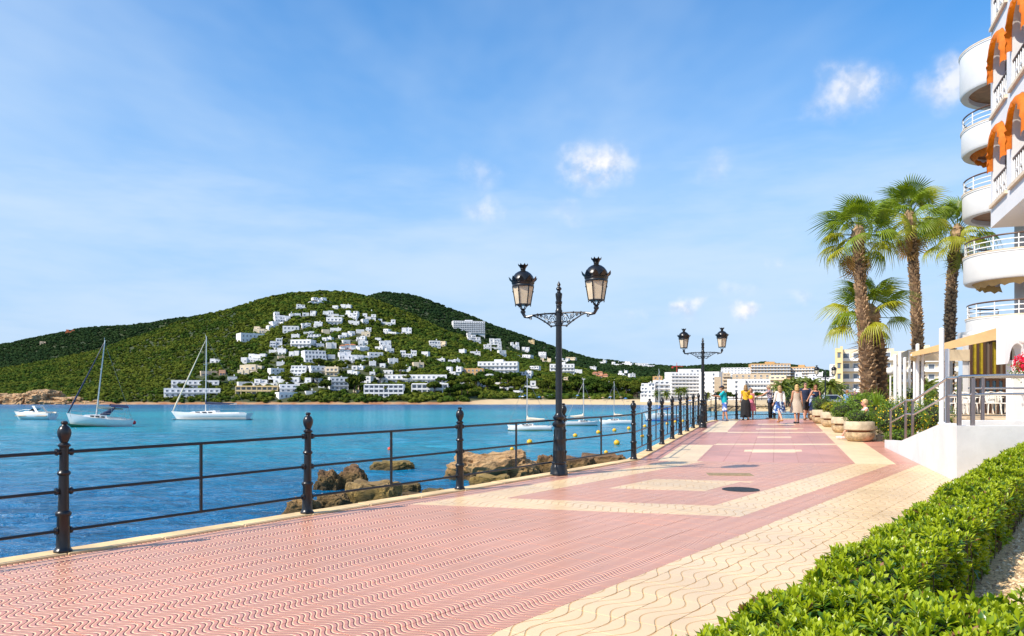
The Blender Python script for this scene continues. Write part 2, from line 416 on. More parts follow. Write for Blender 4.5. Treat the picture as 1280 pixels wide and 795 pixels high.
def groove_mat(name, col, sand, spacing, amp, T=.37, wid=.16, var=.16, depth=.005, along=False, groove_shade_col=None):
    m = bpy.data.materials.new(name); m.use_nodes = True; t = NT(m.node_tree); b = bsdf_of(m)
    pos = t.new('ShaderNodeNewGeometry').outputs['Position']; x, y, z = t.sep(pos)
    u = t.math('ADD', t.math('MULTIPLY', x, EU[0]), t.math('MULTIPLY', y, EU[1]))
    v = t.math('ADD', t.math('MULTIPLY', x, EV[0]), t.math('MULTIPLY', y, EV[1]))
    if along: u, v = v, u
    s = t.math('ADD', u, t.math('MULTIPLY', t.math('SINE', t.math('MULTIPLY', v, 2 * math.pi / T)), amp))
    fr = t.math('FRACT', t.math('DIVIDE', s, spacing))
    tri = t.math('ABSOLUTE', t.math('SUBTRACT', fr, .5))          # 0 at the groove centre
    gm = t.ramp(tri, wid, wid * .35)
    big = t.ramp(t.noise(pos, .55, 6, .6), .3, .7); fine = t.noise(pos, 60, 3)
    stain = t.ramp(t.noise(t.vmath('MULTIPLY', pos, (1.2, .9, 1)), 1.3, 7, .68, .6), .60, .74)
    dirt = t.ramp(t.noise(pos, 9, 5, .7), .62, .8)
    c = t.mix(big, tuple(k * (1 - var) for k in col), tuple(min(1, k * (1 + var * .5)) for k in col))
    oi = t.new('ShaderNodeObjectInfo')
    c = t.mix(t.math('MULTIPLY', fine, .22), c, tuple(k * .6 for k in col))
    c = t.mix(t.math('MULTIPLY', stain, .48), c, tuple(k * .55 for k in col))
    c = t.mix(t.math('MULTIPLY', dirt, .22), c, (.2, .14, .09))
    if groove_shade_col:            # groove's lit and shaded sides painted in: a pale sand line, a dark line
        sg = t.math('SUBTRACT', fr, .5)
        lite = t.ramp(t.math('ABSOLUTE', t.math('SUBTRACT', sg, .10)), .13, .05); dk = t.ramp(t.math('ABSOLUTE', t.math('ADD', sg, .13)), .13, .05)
        patchy = t.math('MULTIPLY_ADD', t.ramp(t.noise(pos, 1.1, 5, .6), .3, .62), .65, .35)
        c = t.mix(t.math('MULTIPLY', lite, .85), c, sand); c = t.mix(t.math('MULTIPLY', t.math('MULTIPLY', dk, patchy), .9), c, groove_shade_col)
    else: c = t.mix(t.math('MULTIPLY', gm, .85), c, sand)
    t.l.new(c, b.inputs['Base Color'])
    b.inputs['Specular IOR Level'].default_value = .32
    t.set(b.inputs['Roughness'], t.math('MULTIPLY_ADD', t.noise(pos, 2.2, 5), .30, .17))
    bn = t.new('ShaderNodeBump'); bn.inputs['Strength'].default_value = 1; bn.inputs['Distance'].default_value = depth
    t.set(bn.inputs['Height'], t.math('ADD', t.ramp(tri, wid * .25, wid * 1.1), t.math('MULTIPLY', t.noise(pos, 130, 3), .10))); t.l.new(bn.outputs[0], b.inputs['Normal'])
    return m
PINK = groove_mat('pink_wave_tile', (.63, .275, .195), (.84, .58, .35), .37 / 7, .058, depth=.008, wid=.21, groove_shade_col=(.27, .095, .07))
CREAM = groove_mat('cream_wave_tile', (.82, .58, .325), (.60, .34, .12), .37 / 3, .075, T=.74, wid=.075, depth=.004, along=True)
PINK2 = mat('pink_slab', (.57, .265, .19), .36, var=.2, vs=.7, bump=.001, bs=60, coord='World', spec=.45)
CREAM2 = mat('cream_slab', (.83, .62, .37), .38, var=.16, vs=.9, bump=.001, bs=60, coord='World', spec=.45)
KERB = mat('kerb_stone', (.78, .55, .28), .7, var=.25, vs=1.6, bump=.003, bs=30, coord='World')
MORTAR = mat('mortar', (.42, .28, .17), .9, var=.3, vs=4, coord='World')
CONC = mat('sea_wall_concrete', (.36, .29, .2), .9, var=.4, vs=1.2, bump=.02, bs=5, coord='World')

def make_promenade():
    left = EDGE_IN; LL = inset(POSTS, -.05)
    # bed under the tiles: one closed slab whose top lies just below them
    right = [(30, 39.4), (30, -3), (-12, -3)]
    poly = LL + right
    mb = MB(); n = len(poly)
    import mathutils
    top = [(x, y, gz(y) - .012) for x, y in poly]; bot = [(x, y, ZW - 1.0) for x, y in poly]
    tris = mathutils.geometry.tessellate_polygon([[Vector((x, y, 0)) for x, y in poly]])
    mb.v = top + bot
    for tr in tris:
        a, b_, c = [Vector(top[i]) for i in tr]
        mb.f.append(tuple(tr) if (b_ - a).cross(c - a).z > 0 else tuple(reversed(tr))); mb.m.append(0)
    for i in range(n): mb.f.append((i, (i + 1) % n, n + (i + 1) % n, n + i)); mb.m.append(1)
    prom = tag(mb.build('promenade', [MORTAR, CONC]), kind='structure')
    # kerb stones along the sea edge, each a stone of its own
    for i in range(len(EDGE_OUT) - 1):
        o0, o1, i0, i1 = Vector(EDGE_OUT[i]), Vector(EDGE_OUT[i + 1]), Vector(EDGE_IN[i]), Vector(EDGE_IN[i + 1])
        L = (o1 - o0).length; k = max(1, round(L / 1.0))
        for j in range(k):
            a, b_ = (j + .006) / k, (j + .994) / k; h = random.uniform(-.002, .003)
            q = [o0.lerp(o1, a), o0.lerp(o1, b_), i0.lerp(i1, b_), i0.lerp(i1, a)]
            m2 = MB(); c0 = sum(q, Vector((0, 0))) / 4
            r1 = [(p.x, p.y, gz(p.y) - .25) for p in q]; r2 = [(p.x, p.y, gz(p.y) + .008 + h) for p in q]
            r3 = [((p - c0) * .985 + c0) for p in q]; r3 = [(p.x, p.y, gz(p.y) + .018 + h) for p in r3]
            m2.add(r1 + r2 + r3, [(3, 2, 1, 0), (8, 9, 10, 11)] + [(a2 + w, a2 + (w + 1) % 4, a2 + 4 + (w + 1) % 4, a2 + 4 + w) for a2 in (0, 4) for w in range(4)])
            # flip so faces look outward
            m2.f = [tuple(reversed(f)) for f in m2.f]
            m2.build('kerb_stone', KERB, prom)
    # tiles
    T = .37; pieces = []; whole = []
    lines1 = [lambda x, y, c=c: uv(x, y)[1] - c for c in (VA, VB, VC, VD, VE, -6.77, -5.36)] + [lambda x, y, c=c: chev(x, y, c) for c in (C_LOW, C_UP, RH0, RH1)]
    def paint(poly, lines, colf, out, sec):
        polys = [poly]
        for f in lines:
            nxt = []
            for p in polys:
                vals = [f(*q) for q in p]
                if min(vals) < -1e-6 and max(vals) > 1e-6:
                    a, b_ = split(p, f)
                    if a and b_ and area(a) > 1e-5 and area(b_) > 1e-5 and colf(*cen(a)) != colf(*cen(b_)): nxt += [a, b_]
                    else: nxt.append(p)
                else: nxt.append(p)
            polys = nxt
        for p in polys: out.append((p, colf(*cen(p)), sec))
    for iu in range(-12, 62):
        for iv in range(-26, 6):
            c = [xy(u, v) for u, v in ((iu * T, iv * T), (iu * T, (iv + 1) * T), ((iu + 1) * T, (iv + 1) * T), ((iu + 1) * T, iv * T))]
            cx, cy = cen(c)
            if cy < -1.5 or cy > 20 or cx < -9.8 or iv * T > -.6 or cx > 11: continue
            p = c; cut = False
            for f in (lambda x, y: bend(x) - y, edge_f, inner_f):
                vals = [f(*q) for q in p]
                if min(vals) < 0:
                    p = split(p, f)[0]; cut = True
                    if not p: break
            if not p or area(p) < 2e-3: continue
            out = []; paint(p, lines1, colour1, out, 1)
            if len(out) == 1 and not cut: whole.append((iu, iv, out[0][1], cx, cy))
            else: pieces += out
    lines2 = [lambda x, y, c=c: x - SL2 * (y - 17.5) - c for c in (8.37, 7.5, 4.0, 3.1, 4.95, 6.45, 5.2, 6.3, 5.0, 6.6)] + [lambda x, y, c=c: y - c for c in (22.75, 23.2, 28.35, 28.85, 28.7, 20.2, 21.15, 25.8, 26.3, 30.5, 31.3, 34.0, 34.8)]
    for i in range(0, 40):
        for j in range(0, 40):
            k0, k1, y0, y1 = -1 + i * .56, -1 + (i + 1) * .56, 15.5 + j * .62, 15.5 + (j + 1) * .62
            c = [(k0 + SL2 * (y0 - 17.5), y0), (k1 + SL2 * (y0 - 17.5), y0), (k1 + SL2 * (y1 - 17.5), y1), (k0 + SL2 * (y1 - 17.5), y1)]
            p = c
            for f in (lambda x, y: y - bend(x), edge_f, inner_f, lambda x, y: 39.2 - y, lambda x, y: 18 - x, lambda x, y: 8.98 + SL2 * (y - 17.5) - x):
                if min(f(*q) for q in p) < 0:
                    p = split(p, f)[0]
                    if not p: break
            if not p or area(p) < 4e-3: continue
            paint(p, lines2, colour2, pieces, 2)
    def tile_geo(mb, p, mi, h, gap=.0022):
        c = cen(p); n = len(p)
        def sh(d):
            o = []
            for x, y in p:
                L = math.hypot(x - c[0], y - c[1]) or 1; k = max(.2, 1 - d / L); o.append((c[0] + (x - c[0]) * k, c[1] + (y - c[1]) * k))
            return o
        a = sh(gap); b_ = sh(gap + .003)
        r1 = [(x, y, gz(y) - .011) for x, y in a]; r2 = [(x, y, gz(y) + h - .002) for x, y in a]; r3 = [(x, y, gz(y) + h) for x, y in b_]
        fs = [tuple(range(2 * n, 3 * n))] + [(s_ + w, s_ + (w + 1) % n, s_ + n + (w + 1) % n, s_ + n + w) for s_ in (0, n) for w in range(n)]
        sgn = sum(p[i][0] * p[(i + 1) % n][1] - p[(i + 1) % n][0] * p[i][1] for i in range(n))
        if sgn < 0: fs = [tuple(reversed(f)) for f in fs]
        mb.add(r1 + r2 + r3, fs, mi)
    # the 300 tiles that show largest: own objects sharing two meshes
    def vis(w):
        x, y = w[3], w[4]
        if y < 4.6: return 1e6
        px, py = 640 + 1000 * x / y, 480 + 1730 / y
        if not (-15 < px < 1295 and py < 812): return 1e5
        u_, v_ = uv(x, y)
        if v_ > -1.6: return 1e4
        return y
    whole.sort(key=vis)
    base = {}
    for ci, mm in ((0, PINK), (1, CREAM)):
        mb2 = MB(); h = T / 2 - .0022; k = h - .003
        r1 = [(-h, -h, -.011), (h, -h, -.011), (h, h, -.011), (-h, h, -.011)]; r2 = [(x, y, -.002) for x, y, z in r1]; r3 = [(-k, -k, 0), (k, -k, 0), (k, k, 0), (-k, k, 0)]
        mb2.add(r1 + r2 + r3, [(8, 9, 10, 11)] + [(s_ + w, s_ + (w + 1) % 4, s_ + 4 + (w + 1) % 4, s_ + 4 + w) for s_ in (0, 4) for w in range(4)])
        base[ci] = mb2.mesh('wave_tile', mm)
    eu = Vector((EU[0], EU[1], SLOPE * EU[1])).normalized(); ev = Vector((-EV[0], -EV[1], -SLOPE * EV[1])).normalized(); nn = eu.cross(ev).normalized()
    for w in whole[:300]:
        x, y = w[3], w[4]
        M = Matrix(((eu.x, ev.x, nn.x, x), (eu.y, ev.y, nn.y, y), (eu.z, ev.z, nn.z, gz(y) + random.uniform(-.0006, .001)), (0, 0, 0, 1)))
        M = M @ Euler((random.gauss(0, .0022), random.gauss(0, .0022), 0)).to_matrix().to_4x4()
        link('wave_tile', base[w[2]], prom, M)
    mb3 = MB()
    for iu, iv, ci, cx, cy in whole[300:]:
        tile_geo(mb3, [xy(u, v) for u, v in ((iu * T, iv * T), (iu * T, (iv + 1) * T), ((iu + 1) * T, (iv + 1) * T), ((iu + 1) * T, iv * T))], ci, random.uniform(-.0006, .001))
    for p, ci, sec in pieces: tile_geo(mb3, p, ci if sec == 1 else 2 + ci, random.uniform(-.0006, .001))
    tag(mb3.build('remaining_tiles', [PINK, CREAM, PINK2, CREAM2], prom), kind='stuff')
    # drain covers set in the paving
    dm = mat('cast_iron', (.06, .06, .058), .55, .6, var=.4, vs=12)
    c = g(926, 612); mb = MB(); mb.lathe([(.30, 0), (.30, .006), (.27, .008), (.27, .003)], 28)
    for k in range(-6, 7):
        L = math.sqrt(max(0, .26 ** 2 - (k * .04) ** 2)); mb.box(k * .04 - .011, -L, .002, k * .04 + .011, L, .007)
    o = mb.build('drain_cover', dm); o.location = c + Vector((0, 0, .0)); o.rotation_euler = (math.atan(SLOPE), 0, 0)
    tag(o, 'round grated iron drain cover set in the pink paving', 'drain cover')
    c = g(912, 593); mb = MB(); mb.cbox(-.42, -.22, 0, .42, .22, .006, .004)
    for k in range(-7, 8): mb.box(k * .05 - .012, -.18, .006, k * .05 + .012, .18, .010)
    o = mb.build('inspection_cover', mat('worn_brass_plate', (.36, .26, .13), .6, .2, var=.3, vs=8)); o.location = c; o.rotation_euler = (math.atan(SLOPE), 0, R(-6))
    tag(o, 'rectangular sand coloured inspection cover beyond the round drain cover', 'cover')
make_promenade()

# land to the right of the promenade, out to the harbour
mb = MB(); mb.prism([(14.6, 39.38), (30, 39.38), (400, 190), (400, 225), (80.5, 225), (80.5, 200)], -2.5, lambda x, y: .79)
tag(mb.build('esplanade', mat('pale_paving', (.50, .42, .31), .8, var=.2, vs=.4, coord='World')), kind='structure')
mb = MB(); mb.prism([(9.4, 17.9), (30, 15.2), (60, 39.3), (15.5, 39.3), (10.9, 23.2)], -.5, lambda x, y: gz(y) + .03)
tag(mb.build('garden_soil', mat('garden_earth', (.30, .20, .12), .95, var=.4, vs=1.5, bump=.02, bs=8, coord='World')), kind='structure')
# ================================================================== RAILING
IRON = mat('black_painted_iron', (.010, .010, .011), .30, .0, var=.3, vs=9, bump=.0015, bs=45, spec=.55)
def make_railing():
    rt = thing('promenade_railing', 'black iron railing with egg topped posts along the sea edge', 'railing', (0, 0, 0))
    prof = [(.088, 0), (.09, .018), (.075, .035), (.066, .06), (.064, .2), (.06, .36), (.072, .375), (.078, .392), (.072, .41), (.053, .425), (.05, .60), (.048, .78), (.06, .79), (.066, .805), (.06, .82), (.045, .835), (.043, 1.02), (.046, 1.07), (.06, 1.078), (.062, 1.092), (.05, 1.105), (.034, 1.115), (.045, 1.14), (.061, 1.18), (.067, 1.215), (.062, 1.25), (.047, 1.278), (.026, 1.294), (.024, 1.302), (.033, 1.31), (.036, 1.322), (.026, 1.335), (.004, 1.340)]
    mb = MB(); mb.lathe(prof, 14); pm = mb.mesh('post', IRON, 40)
    mb = MB(); mb.lathe([(.02, -.086), (.036, -.084), (.038, -.064), (.028, -.052), (.028, .052), (.038, .064), (.036, .084), (.02, .086)], 8, 0, (0, 0, 0), Matrix.Rotation(R(90), 4, 'X'))
    for z in (): mb.lathe([(.02, -.085), (.036, -.083), (.038, -.062), (.02, -.052)], 8, 0, (0, 0, 0), Matrix.Translation((0, 0, z)) @ Matrix.Rotation(R(90), 4, 'X')); mb.lathe([(.02, .052), (.038, .062), (.036, .083), (.02, .085)], 8, 0, (0, 0, 0), Matrix.Translation((0, 0, z)) @ Matrix.Rotation(R(90), 4, 'X'))
    cm = mb.mesh('rail_socket', IRON, 40)
    for i, (x, y) in enumerate(POSTS):
        d = Vector(POSTS[min(i + 1, len(POSTS) - 1)]) - Vector(POSTS[max(i - 1, 0)])
        p = link('post', pm, rt); p.location = (x, y, gz(y) + .016); p.rotation_euler = (random.gauss(0, .006), random.gauss(0, .006), math.atan2(d.y, d.x) - math.pi / 2)
        for zz in (.22, .62, 1.02): link('rail_socket', cm, p).location = (0, 0, zz)
    for i in range(len(POSTS) - 1):
        a = Vector((*POSTS[i], gz(POSTS[i][1]) + .016)); b = Vector((*POSTS[i + 1], gz(POSTS[i + 1][1]) + .016))
        for z, r in ((.22, .0165), (.62, .0165), (1.02, .0175)):
            mb = MB(); mb.tube([a + Vector((0, 0, z)), a.lerp(b, .5) + Vector((0, 0, z - .003)), b + Vector((0, 0, z))], r, 8); mb.build('rail', IRON, rt, 60)
        c = a.lerp(b, .5); mb = MB(); dd = (b - a).normalized(); M = Matrix.Translation(c) @ Matrix.Rotation(math.atan2(dd.y, dd.x), 4, 'Z')
        mb.box(-.0135, -.0135, .222, .0135, .0135, 1.018, 0, M); mb.build('baluster', IRON, rt)
make_railing()

# ================================================================== STREET LAMPS
GLASS_L = mat('frosted_lamp_glass', (.80, .68, .50), .45, var=.12, vs=6, transl=.25)
def spiral(cx, cz, r0, turns, sgn, n=22):
    return [(cx + sgn * (r0 * (1 - k / n * .85)) * math.cos(turns * 2 * math.pi * k / n), 0, cz + (r0 * (1 - k / n * .85)) * math.sin(turns * 2 * math.pi * k / n)) for k in range(n + 1)]
def make_lamp():
    rt = thing('street_lamp', 'x', 'street lamp')
    prof = [(.17, 0), (.172, .03), (.16, .05), (.155, .14), (.15, .17), (.125, .205), (.135, .22), (.135, .235), (.118, .25), (.112, .45), (.114, .46), (.114, .475), (.110, .485), (.103, .66), (.106, .67), (.106, .685), (.1, .695), (.09, .86), (.086, .905), (.115, .93), (.128, .955), (.125, .985), (.095, 1.01), (.075, 1.035), (.085, 1.05), (.112, 1.075), (.115, 1.10), (.09, 1.13), (.066, 1.16), (.063, 1.18), (.062, 2.0), (.056, 2.8), (.057, 2.83), (.07, 2.84), (.07, 2.87), (.055, 2.885), (.054, 3.08), (.066, 3.09), (.068, 3.12), (.055, 3.14), (.05, 3.2), (.056, 3.215), (.05, 3.235), (.062, 3.26), (.066, 3.29), (.05, 3.31), (.058, 3.37), (.066, 3.43), (.062, 3.45), (.035, 3.47), (.03, 3.50), (.055, 3.53), (.05, 3.55), (.025, 3.575), (.022, 3.59), (.036, 3.61), (.03, 3.63), (.012, 3.66), (.003, 3.685)]
    mb = MB(); mb.lathe(prof, 16)
    for k in range(8):
        t = k * math.pi / 4; mb.tube([(.118 * math.cos(t), .118 * math.sin(t), .26), (.094 * math.cos(t), .094 * math.sin(t), .86)], .008, 5)
    mb.build('post', IRON, rt, 40)
    for s in (-1, 1):
        mb = MB(); P = lambda x, z: (s * x, 0, z)
        mb.tube([P(.04, 3.075), P(.3, 3.075), P(.55, 3.06), P(.62, 3.05)], .016, 7)
        mb.tube([P(.05, 2.84), P(.16, 2.83), P(.30, 2.93), P(.46, 3.02), P(.56, 3.055)], .014, 7)
        for cx, cz, r in ((.13, 2.96, .075), (.27, 3.0, .05), (.37, 3.03, .032), (.20, 2.895, .035), (.06, 2.90, .03), (.065, 3.035, .028), (.44, 3.045, .02)):
            mb.tube([(s * a, b, c) for a, b, c in spiral(cx, cz, r, 1.7, 1)], .0075, 5)
        mb.tube([P(.09, 3.07), P(.17, 3.04), P(.20, 2.98), P(.23, 2.95), P(.31, 3.0)], .008, 5)
        mb.tube([P(.07, 2.86), P(.10, 2.90), P(.19, 2.90), P(.23, 2.94)], .008, 5)
        for x, z in ((.30, 3.075), (.45, 3.07), (.16, 2.83), (.30, 2.93)): mb.ell(P(x, z), (.024, .02, .024), 8, 5)
        mb.tube([(s * a, b, c) for a, b, c in spiral(.60, 3.0, .035, 1.4, 1)], .009, 5)
        mb.tube([P(.55, 3.055), P(.66, 3.03), P(.72, 3.04), P(.755, 3.10), P(.76, 3.15)], [.02, .026, .03, .034, .03], 8)
        mb.lathe([(.03, 3.1), (.05, 3.12), (.05, 3.15), (.03, 3.17), (.028, 3.2)], 10, 0, (s * .76, 0, 0))
        mb.build('bracket', IRON, rt, 40)
        # lantern hung on the arm end
        ln = bpy.data.objects.new('lantern', None); COL.objects.link(ln); ln.parent = rt; ln.location = (s * .76, 0, 3.17); ln['label'] = 'cream glazed lantern with a black crowned dome'
        N = 6; mb = MB()
        for k in range(N):          # scrolls carrying the glass
            t = 2 * math.pi * (k + .5) / N; M = Matrix.Rotation(t, 4, 'Z')
            mb.tube([(.025, 0, .0), (.05, 0, .03), (.06, 0, .06), (.10, 0, .09), (.135, 0, .10), (.15, 0, .085), (.14, 0, .07)], .009, 5, 0, True, M)
            mb.tube([(.146, 0, .10), (.205, 0, .455)], .011, 5, 0, True, M)
            mb.ell((.19, 0, .36), (.02, .014, .02), 6, 4, 0, M)
        mb.lathe([(.10, .095), (.152, .095), (.156, .105), (.15, .118), (.10, .118)], N, 0, (0, 0, 0), None, .5)
        mb.lathe([(.15, .45), (.212, .45), (.216, .47), (.21, .49), (.22, .51), (.225, .53), (.20, .55), (.10, .55)], 18)
        mb.build('lantern_frame', IRON, ln, 30)
        mb = MB()
        mb.lathe([(.205, .53), (.222, .56), (.215, .60), (.19, .66), (.15, .71), (.10, .745), (.06, .76), (.045, .775), (.05, .79), (.055, .80), (.05, .81), (.06, .82), (.08, .855), (.098, .87), (.075, .87), (.02, .85)], 18)
        for k in range(10):
            t = 2 * math.pi * k / 10; M = Matrix.Rotation(t, 4, 'Z')
            mb.add([(.222, -.05, .545), (.222, .05, .545), (.262, .045, .585), (.285, 0, .64), (.262, -.045, .585)], [(0, 1, 2, 3, 4)], 0, M)
            mb.add([(.214, -.05, .545), (.214, .05, .545), (.254, .045, .59), (.281, 0, .645), (.254, -.045, .59)], [(4, 3, 2, 1, 0)], 0, M)
        for k in range(8):
            t = 2 * math.pi * k / 8; M = Matrix.Rotation(t, 4, 'Z')
            mb.add([(.088, -.028, .86), (.088, .028, .86), (.105, 0, .905), (.074, -.02, .86), (.074, .02, .86)], [(0, 1, 2), (4, 3, 2), (1, 4, 2), (3, 0, 2)], 0, M)
        mb.build('lantern_dome', IRON, ln, 40)
        for k in range(N):          # six panes
            t0, t1 = 2 * math.pi * (k - .5) / N, 2 * math.pi * (k + .5) / N; r0, r1 = .143, .200; mb = MB()
            q = [(r0 * math.cos(t0), r0 * math.sin(t0), .116), (r0 * math.cos(t1), r0 * math.sin(t1), .116), (r1 * math.cos(t1), r1 * math.sin(t1), .452), (r1 * math.cos(t0), r1 * math.sin(t0), .452)]
            qi = [(x * .97, y * .97, z) for x, y, z in q]
            mb.add(q + qi, [(0, 1, 2, 3), (7, 6, 5, 4)] + [(i, 4 + i, 4 + (i + 1) % 4, (i + 1) % 4) for i in range(4)]); mb.build('pane', GLASS_L, ln)
    return rt
lamp = make_lamp()
lp = [((.89, 15.2), 'black twin lantern street lamp beside the railing where the sea wall bends', 1.0, math.atan2(-.46, .89)),
      ((7.56, 31.7), 'black twin lantern street lamp at the railing near the man in turquoise', .97, math.atan2(-.31, .95)),
      ((28.2, 72.0), 'black twin lantern street lamp in front of the date palms', 1.0, R(-3))]
for i, (p, lab, sc, rz) in enumerate(lp):
    o = lamp if i == 0 else copy_tree(lamp)
    z = gz(p[1]) if p[1] < 40 else .79
    o.location = (p[0], p[1], z + .002); o.rotation_euler = (0, 0, rz); o.scale = (sc, sc, sc); tag(o, lab, 'street lamp', 'twin lantern lamps along the promenade')

# ================================================================== RAMP WALL + STEEL HANDRAILS
WHITE = mat('white_render', (.70, .69, .67), .85, var=.10, vs=1.3, bump=.004, bs=18, coord='World')
STEEL = mat('stainless_steel', (.62, .61, .60), .22, 1.0)
BRONZE = mat('brushed_steel_post', (.42, .33, .30), .30, 1.0)
TER = 1.18            # restaurant terrace floor height
def make_ramp():
    a, b = Vector(WALL0), Vector(WALL1); d = (b - a); L = d.length; d = d / L; nrm = Vector((-d.y, d.x))   # nrm points inland
    if nrm.x < 0: nrm = -nrm
    rt = thing('ramp_wall', 'white rendered ramp wall rising to the restaurant terrace', 'wall', (0, 0, 0))
    mb = MB()
    tops = [(0, .20), (.23, .30), (.30, .33), (.86, .985), (1.0, .985)]
    def pt(t, off): p = a + d * (L * t) + nrm * off; return p
    th = .22; vs = []
    for t, h in tops:
        for off in (0, th):
            p = pt(t, off); vs.append((p.x, p.y, gz(p.y) - .1)); zt = gz(a.y + d.y * L * t) + h; vs.append((p.x, p.y, zt))
    fs = []
    for i in range(len(tops) - 1):
        k = i * 4; n = k + 4
        fs += [(k, n, n + 1, k + 1), (k + 2, k + 3, n + 3, n + 2), (k + 1, n + 1, n + 3, k + 3)]
    fs += [(0, 1, 3, 2)]; k = (len(tops) - 1) * 4; fs += [(k, k + 2, k + 3, k + 1)]
    mb.add(vs, fs); mb.build('flank_wall', WHITE, rt)
    zt = gz(b.y) + .985
    mb = MB(); mb.prism([(b.x - .028, b.y - .078), (20, b.y - .078), (20, b.y + .2), (b.x + .05, b.y + .2)], gz(b.y) - .1, zt + .003); mb.build('front_wall', WHITE, rt)
    # inner wall between ramp and terrace
    mb = MB(); p0 = at(1199, 524, 17.0); mb.cbox(p0.x, 16.9, 0, 21, 17.1, 1.30, .01); mb.build('inner_wall', WHITE, rt)
    # ramp floor
    mb = MB(); q0, q1 = pt(.02, th), pt(.97, th); q2, q3 = pt(.9, 3.2), pt(.02, 1.6)
    mb.add([(q0.x, q0.y, gz(q0.y) + .05), (q1.x, q1.y, TER - .1), (20, 14.45, TER - .1), (20, 16.85, TER - .1), (q2.x, q2.y, TER - .12), (q3.x, q3.y, gz(q3.y) + .05)], [(0, 1, 2, 3, 4, 5)])
    mb.build('ramp_floor', mat('ramp_paving', (.62, .5, .36), .8, var=.2, vs=2, coord='World'), rt)
    # handrail on the wall
    hr = thing('ramp_handrail', 'polished steel handrail with two rails on the white ramp wall', 'handrail', (0, 0, 0))
    def top(t): return gz(a.y + d.y * L * t) + np.interp(t, [x for x, _ in tops], [h for _, h in tops])
    path = []
    for t in (.03, .30, .42, .86, .955): path.append((t, top(min(t, 1)) + .86))
    path[0] = (.03, top(.03) + .80); path[1] = (.32, top(.32) + .98); path[2] = (.44, top(.44) + .86)
    line = [Vector((*pt(t, .11), z)) for t, z in path] + [Vector((b.x + .15, b.y + .11, zt + .88)), Vector((b.x + .8, b.y + .11, zt + .90)), Vector((20, b.y + .11, zt + .90))]
    mb = MB(); mb.tube(line, .027, 10); mb.build('top_rail', STEEL, hr, 60)
    mb = MB(); mb.tube([p - Vector((0, 0, .33)) for p in line], .021, 10); mb.build('lower_rail', STEEL, hr, 60)
    for t in (.035, .31, .42, .86):
        p = pt(t, .11); z = np.interp(t, [q[0] for q in path], [q[1] for q in path]); mb = MB(); mb.cbox(p.x - .025, p.y - .025, top(t) - .02, p.x + .025, p.y + .025, z + .01, .006); mb.build('rail_post', BRONZE, hr)
    for x in (b.x + .12, b.x + .36, b.x + 2.4, b.x + 4.4):
        mb = MB(); mb.cbox(x - .032, b.y + .08, zt - .01, x + .032, b.y + .14, zt + .86, .006); mb.build('rail_post', BRONZE, hr)
    h2 = thing('terrace_handrail', 'steel handrail with square posts on the inner terrace wall', 'handrail', (0, 0, 0))
    for k, x in enumerate((10.0, 11.0, 12.0, 13.0, 14.0, 15.2)):
        mb = MB(); mb.cbox(x - .03, 16.97, 1.28, x + .03, 17.03, 2.2, .006); mb.build('rail_post', BRONZE, h2)
    for z, r in ((2.22, .026), (1.98, .02)):
        mb = MB(); mb.tube([(9.7, 17, z - .0), (12, 17, z), (18, 17, z)], r, 10); mb.build('rail', STEEL, h2, 60)
make_ramp()
mb = MB(); mb.prism([(9.3, 17.15), (22, 17.15), (24, 22), (26, 40), (19.5, 40), (17, 34), (14.2, 25.5), (11.9, 20)], -.2, TER - .01)
tag(mb.build('terrace', mat('terrace_paving', (.62, .47, .30), .75, var=.18, vs=.8, coord='World')), kind='structure')

# ================================================================== FOLIAGE HELPERS
def leaf_cloud(name, pts, nrm, size, mats, parent=None, aspect=.45, seed=1, jitter=.9, fold=.12, weights=None):
    """many small pointed leaves (4 tris each) at pts facing roughly along nrm; one joined mesh"""
    r = np.random.default_rng(seed); n = len(pts)
    N = nrm / (np.linalg.norm(nrm, axis=1, keepdims=True) + 1e-9) + r.normal(0, jitter, (n, 3)); N /= np.linalg.norm(N, axis=1, keepdims=True)
    Tn = np.cross(N, r.normal(0, 1, (n, 3))); Tn /= np.linalg.norm(Tn, axis=1, keepdims=True); B = np.cross(N, Tn)
    L = (size * r.uniform(.65, 1.3, n))[:, None]; Wd = L * aspect
    v0 = pts - Tn * L * .5; v1 = pts + B * Wd * .5 - N * L * fold * .3; v2 = pts + Tn * L * .5 - N * L * fold; v3 = pts - B * Wd * .5 - N * L * fold * .3
    V = np.stack([v0, v1, v2, v3], 1).reshape(-1, 3); base = np.arange(n)[:, None] * 4
    F = base + np.array([[0, 1, 2, 3]])
    mi = r.choice(len(mats), n, p=weights) if len(mats) > 1 else None
    return link(name, np_mesh(name, V, F, 4, mats, mi), parent)
def ell_points(n, c, rad, seed, shell=.75, lump=.18, flat_bottom=-.9):
    r = np.random.default_rng(seed); d = r.normal(0, 1, (n, 3)); d /= np.linalg.norm(d, axis=1, keepdims=True)
    d = d[d[:, 2] > flat_bottom]; n = len(d)
    k = 1 + lump * np.array([noise.noise(Vector(tuple(q * 2.3)) + Vector((seed, 0, 0))) for q in d])
    rr = (shell + (1 - shell) * r.random(n) ** .5) * k
    p = d * rr[:, None] * np.array(rad) + np.array(c)
    return p, d / np.array(rad)
G_BUSH = [mat('bush_leaf_green', (.085, .175, .012), .5, objvar=0, transl=.3), mat('bush_leaf_light', (.19, .30, .02), .5, transl=.3), mat('bush_leaf_dark', (.04, .09, .010), .55, transl=.2)]
Y_BUSH = [mat('bush_leaf_yellow', (.32, .30, .012), .5, transl=.3), mat('bush_leaf_gold', (.44, .36, .01), .5, transl=.3), G_BUSH[1]]
CORE = mat('inner_twigs', (.020, .022, .010), .95, var=.5, vs=14)
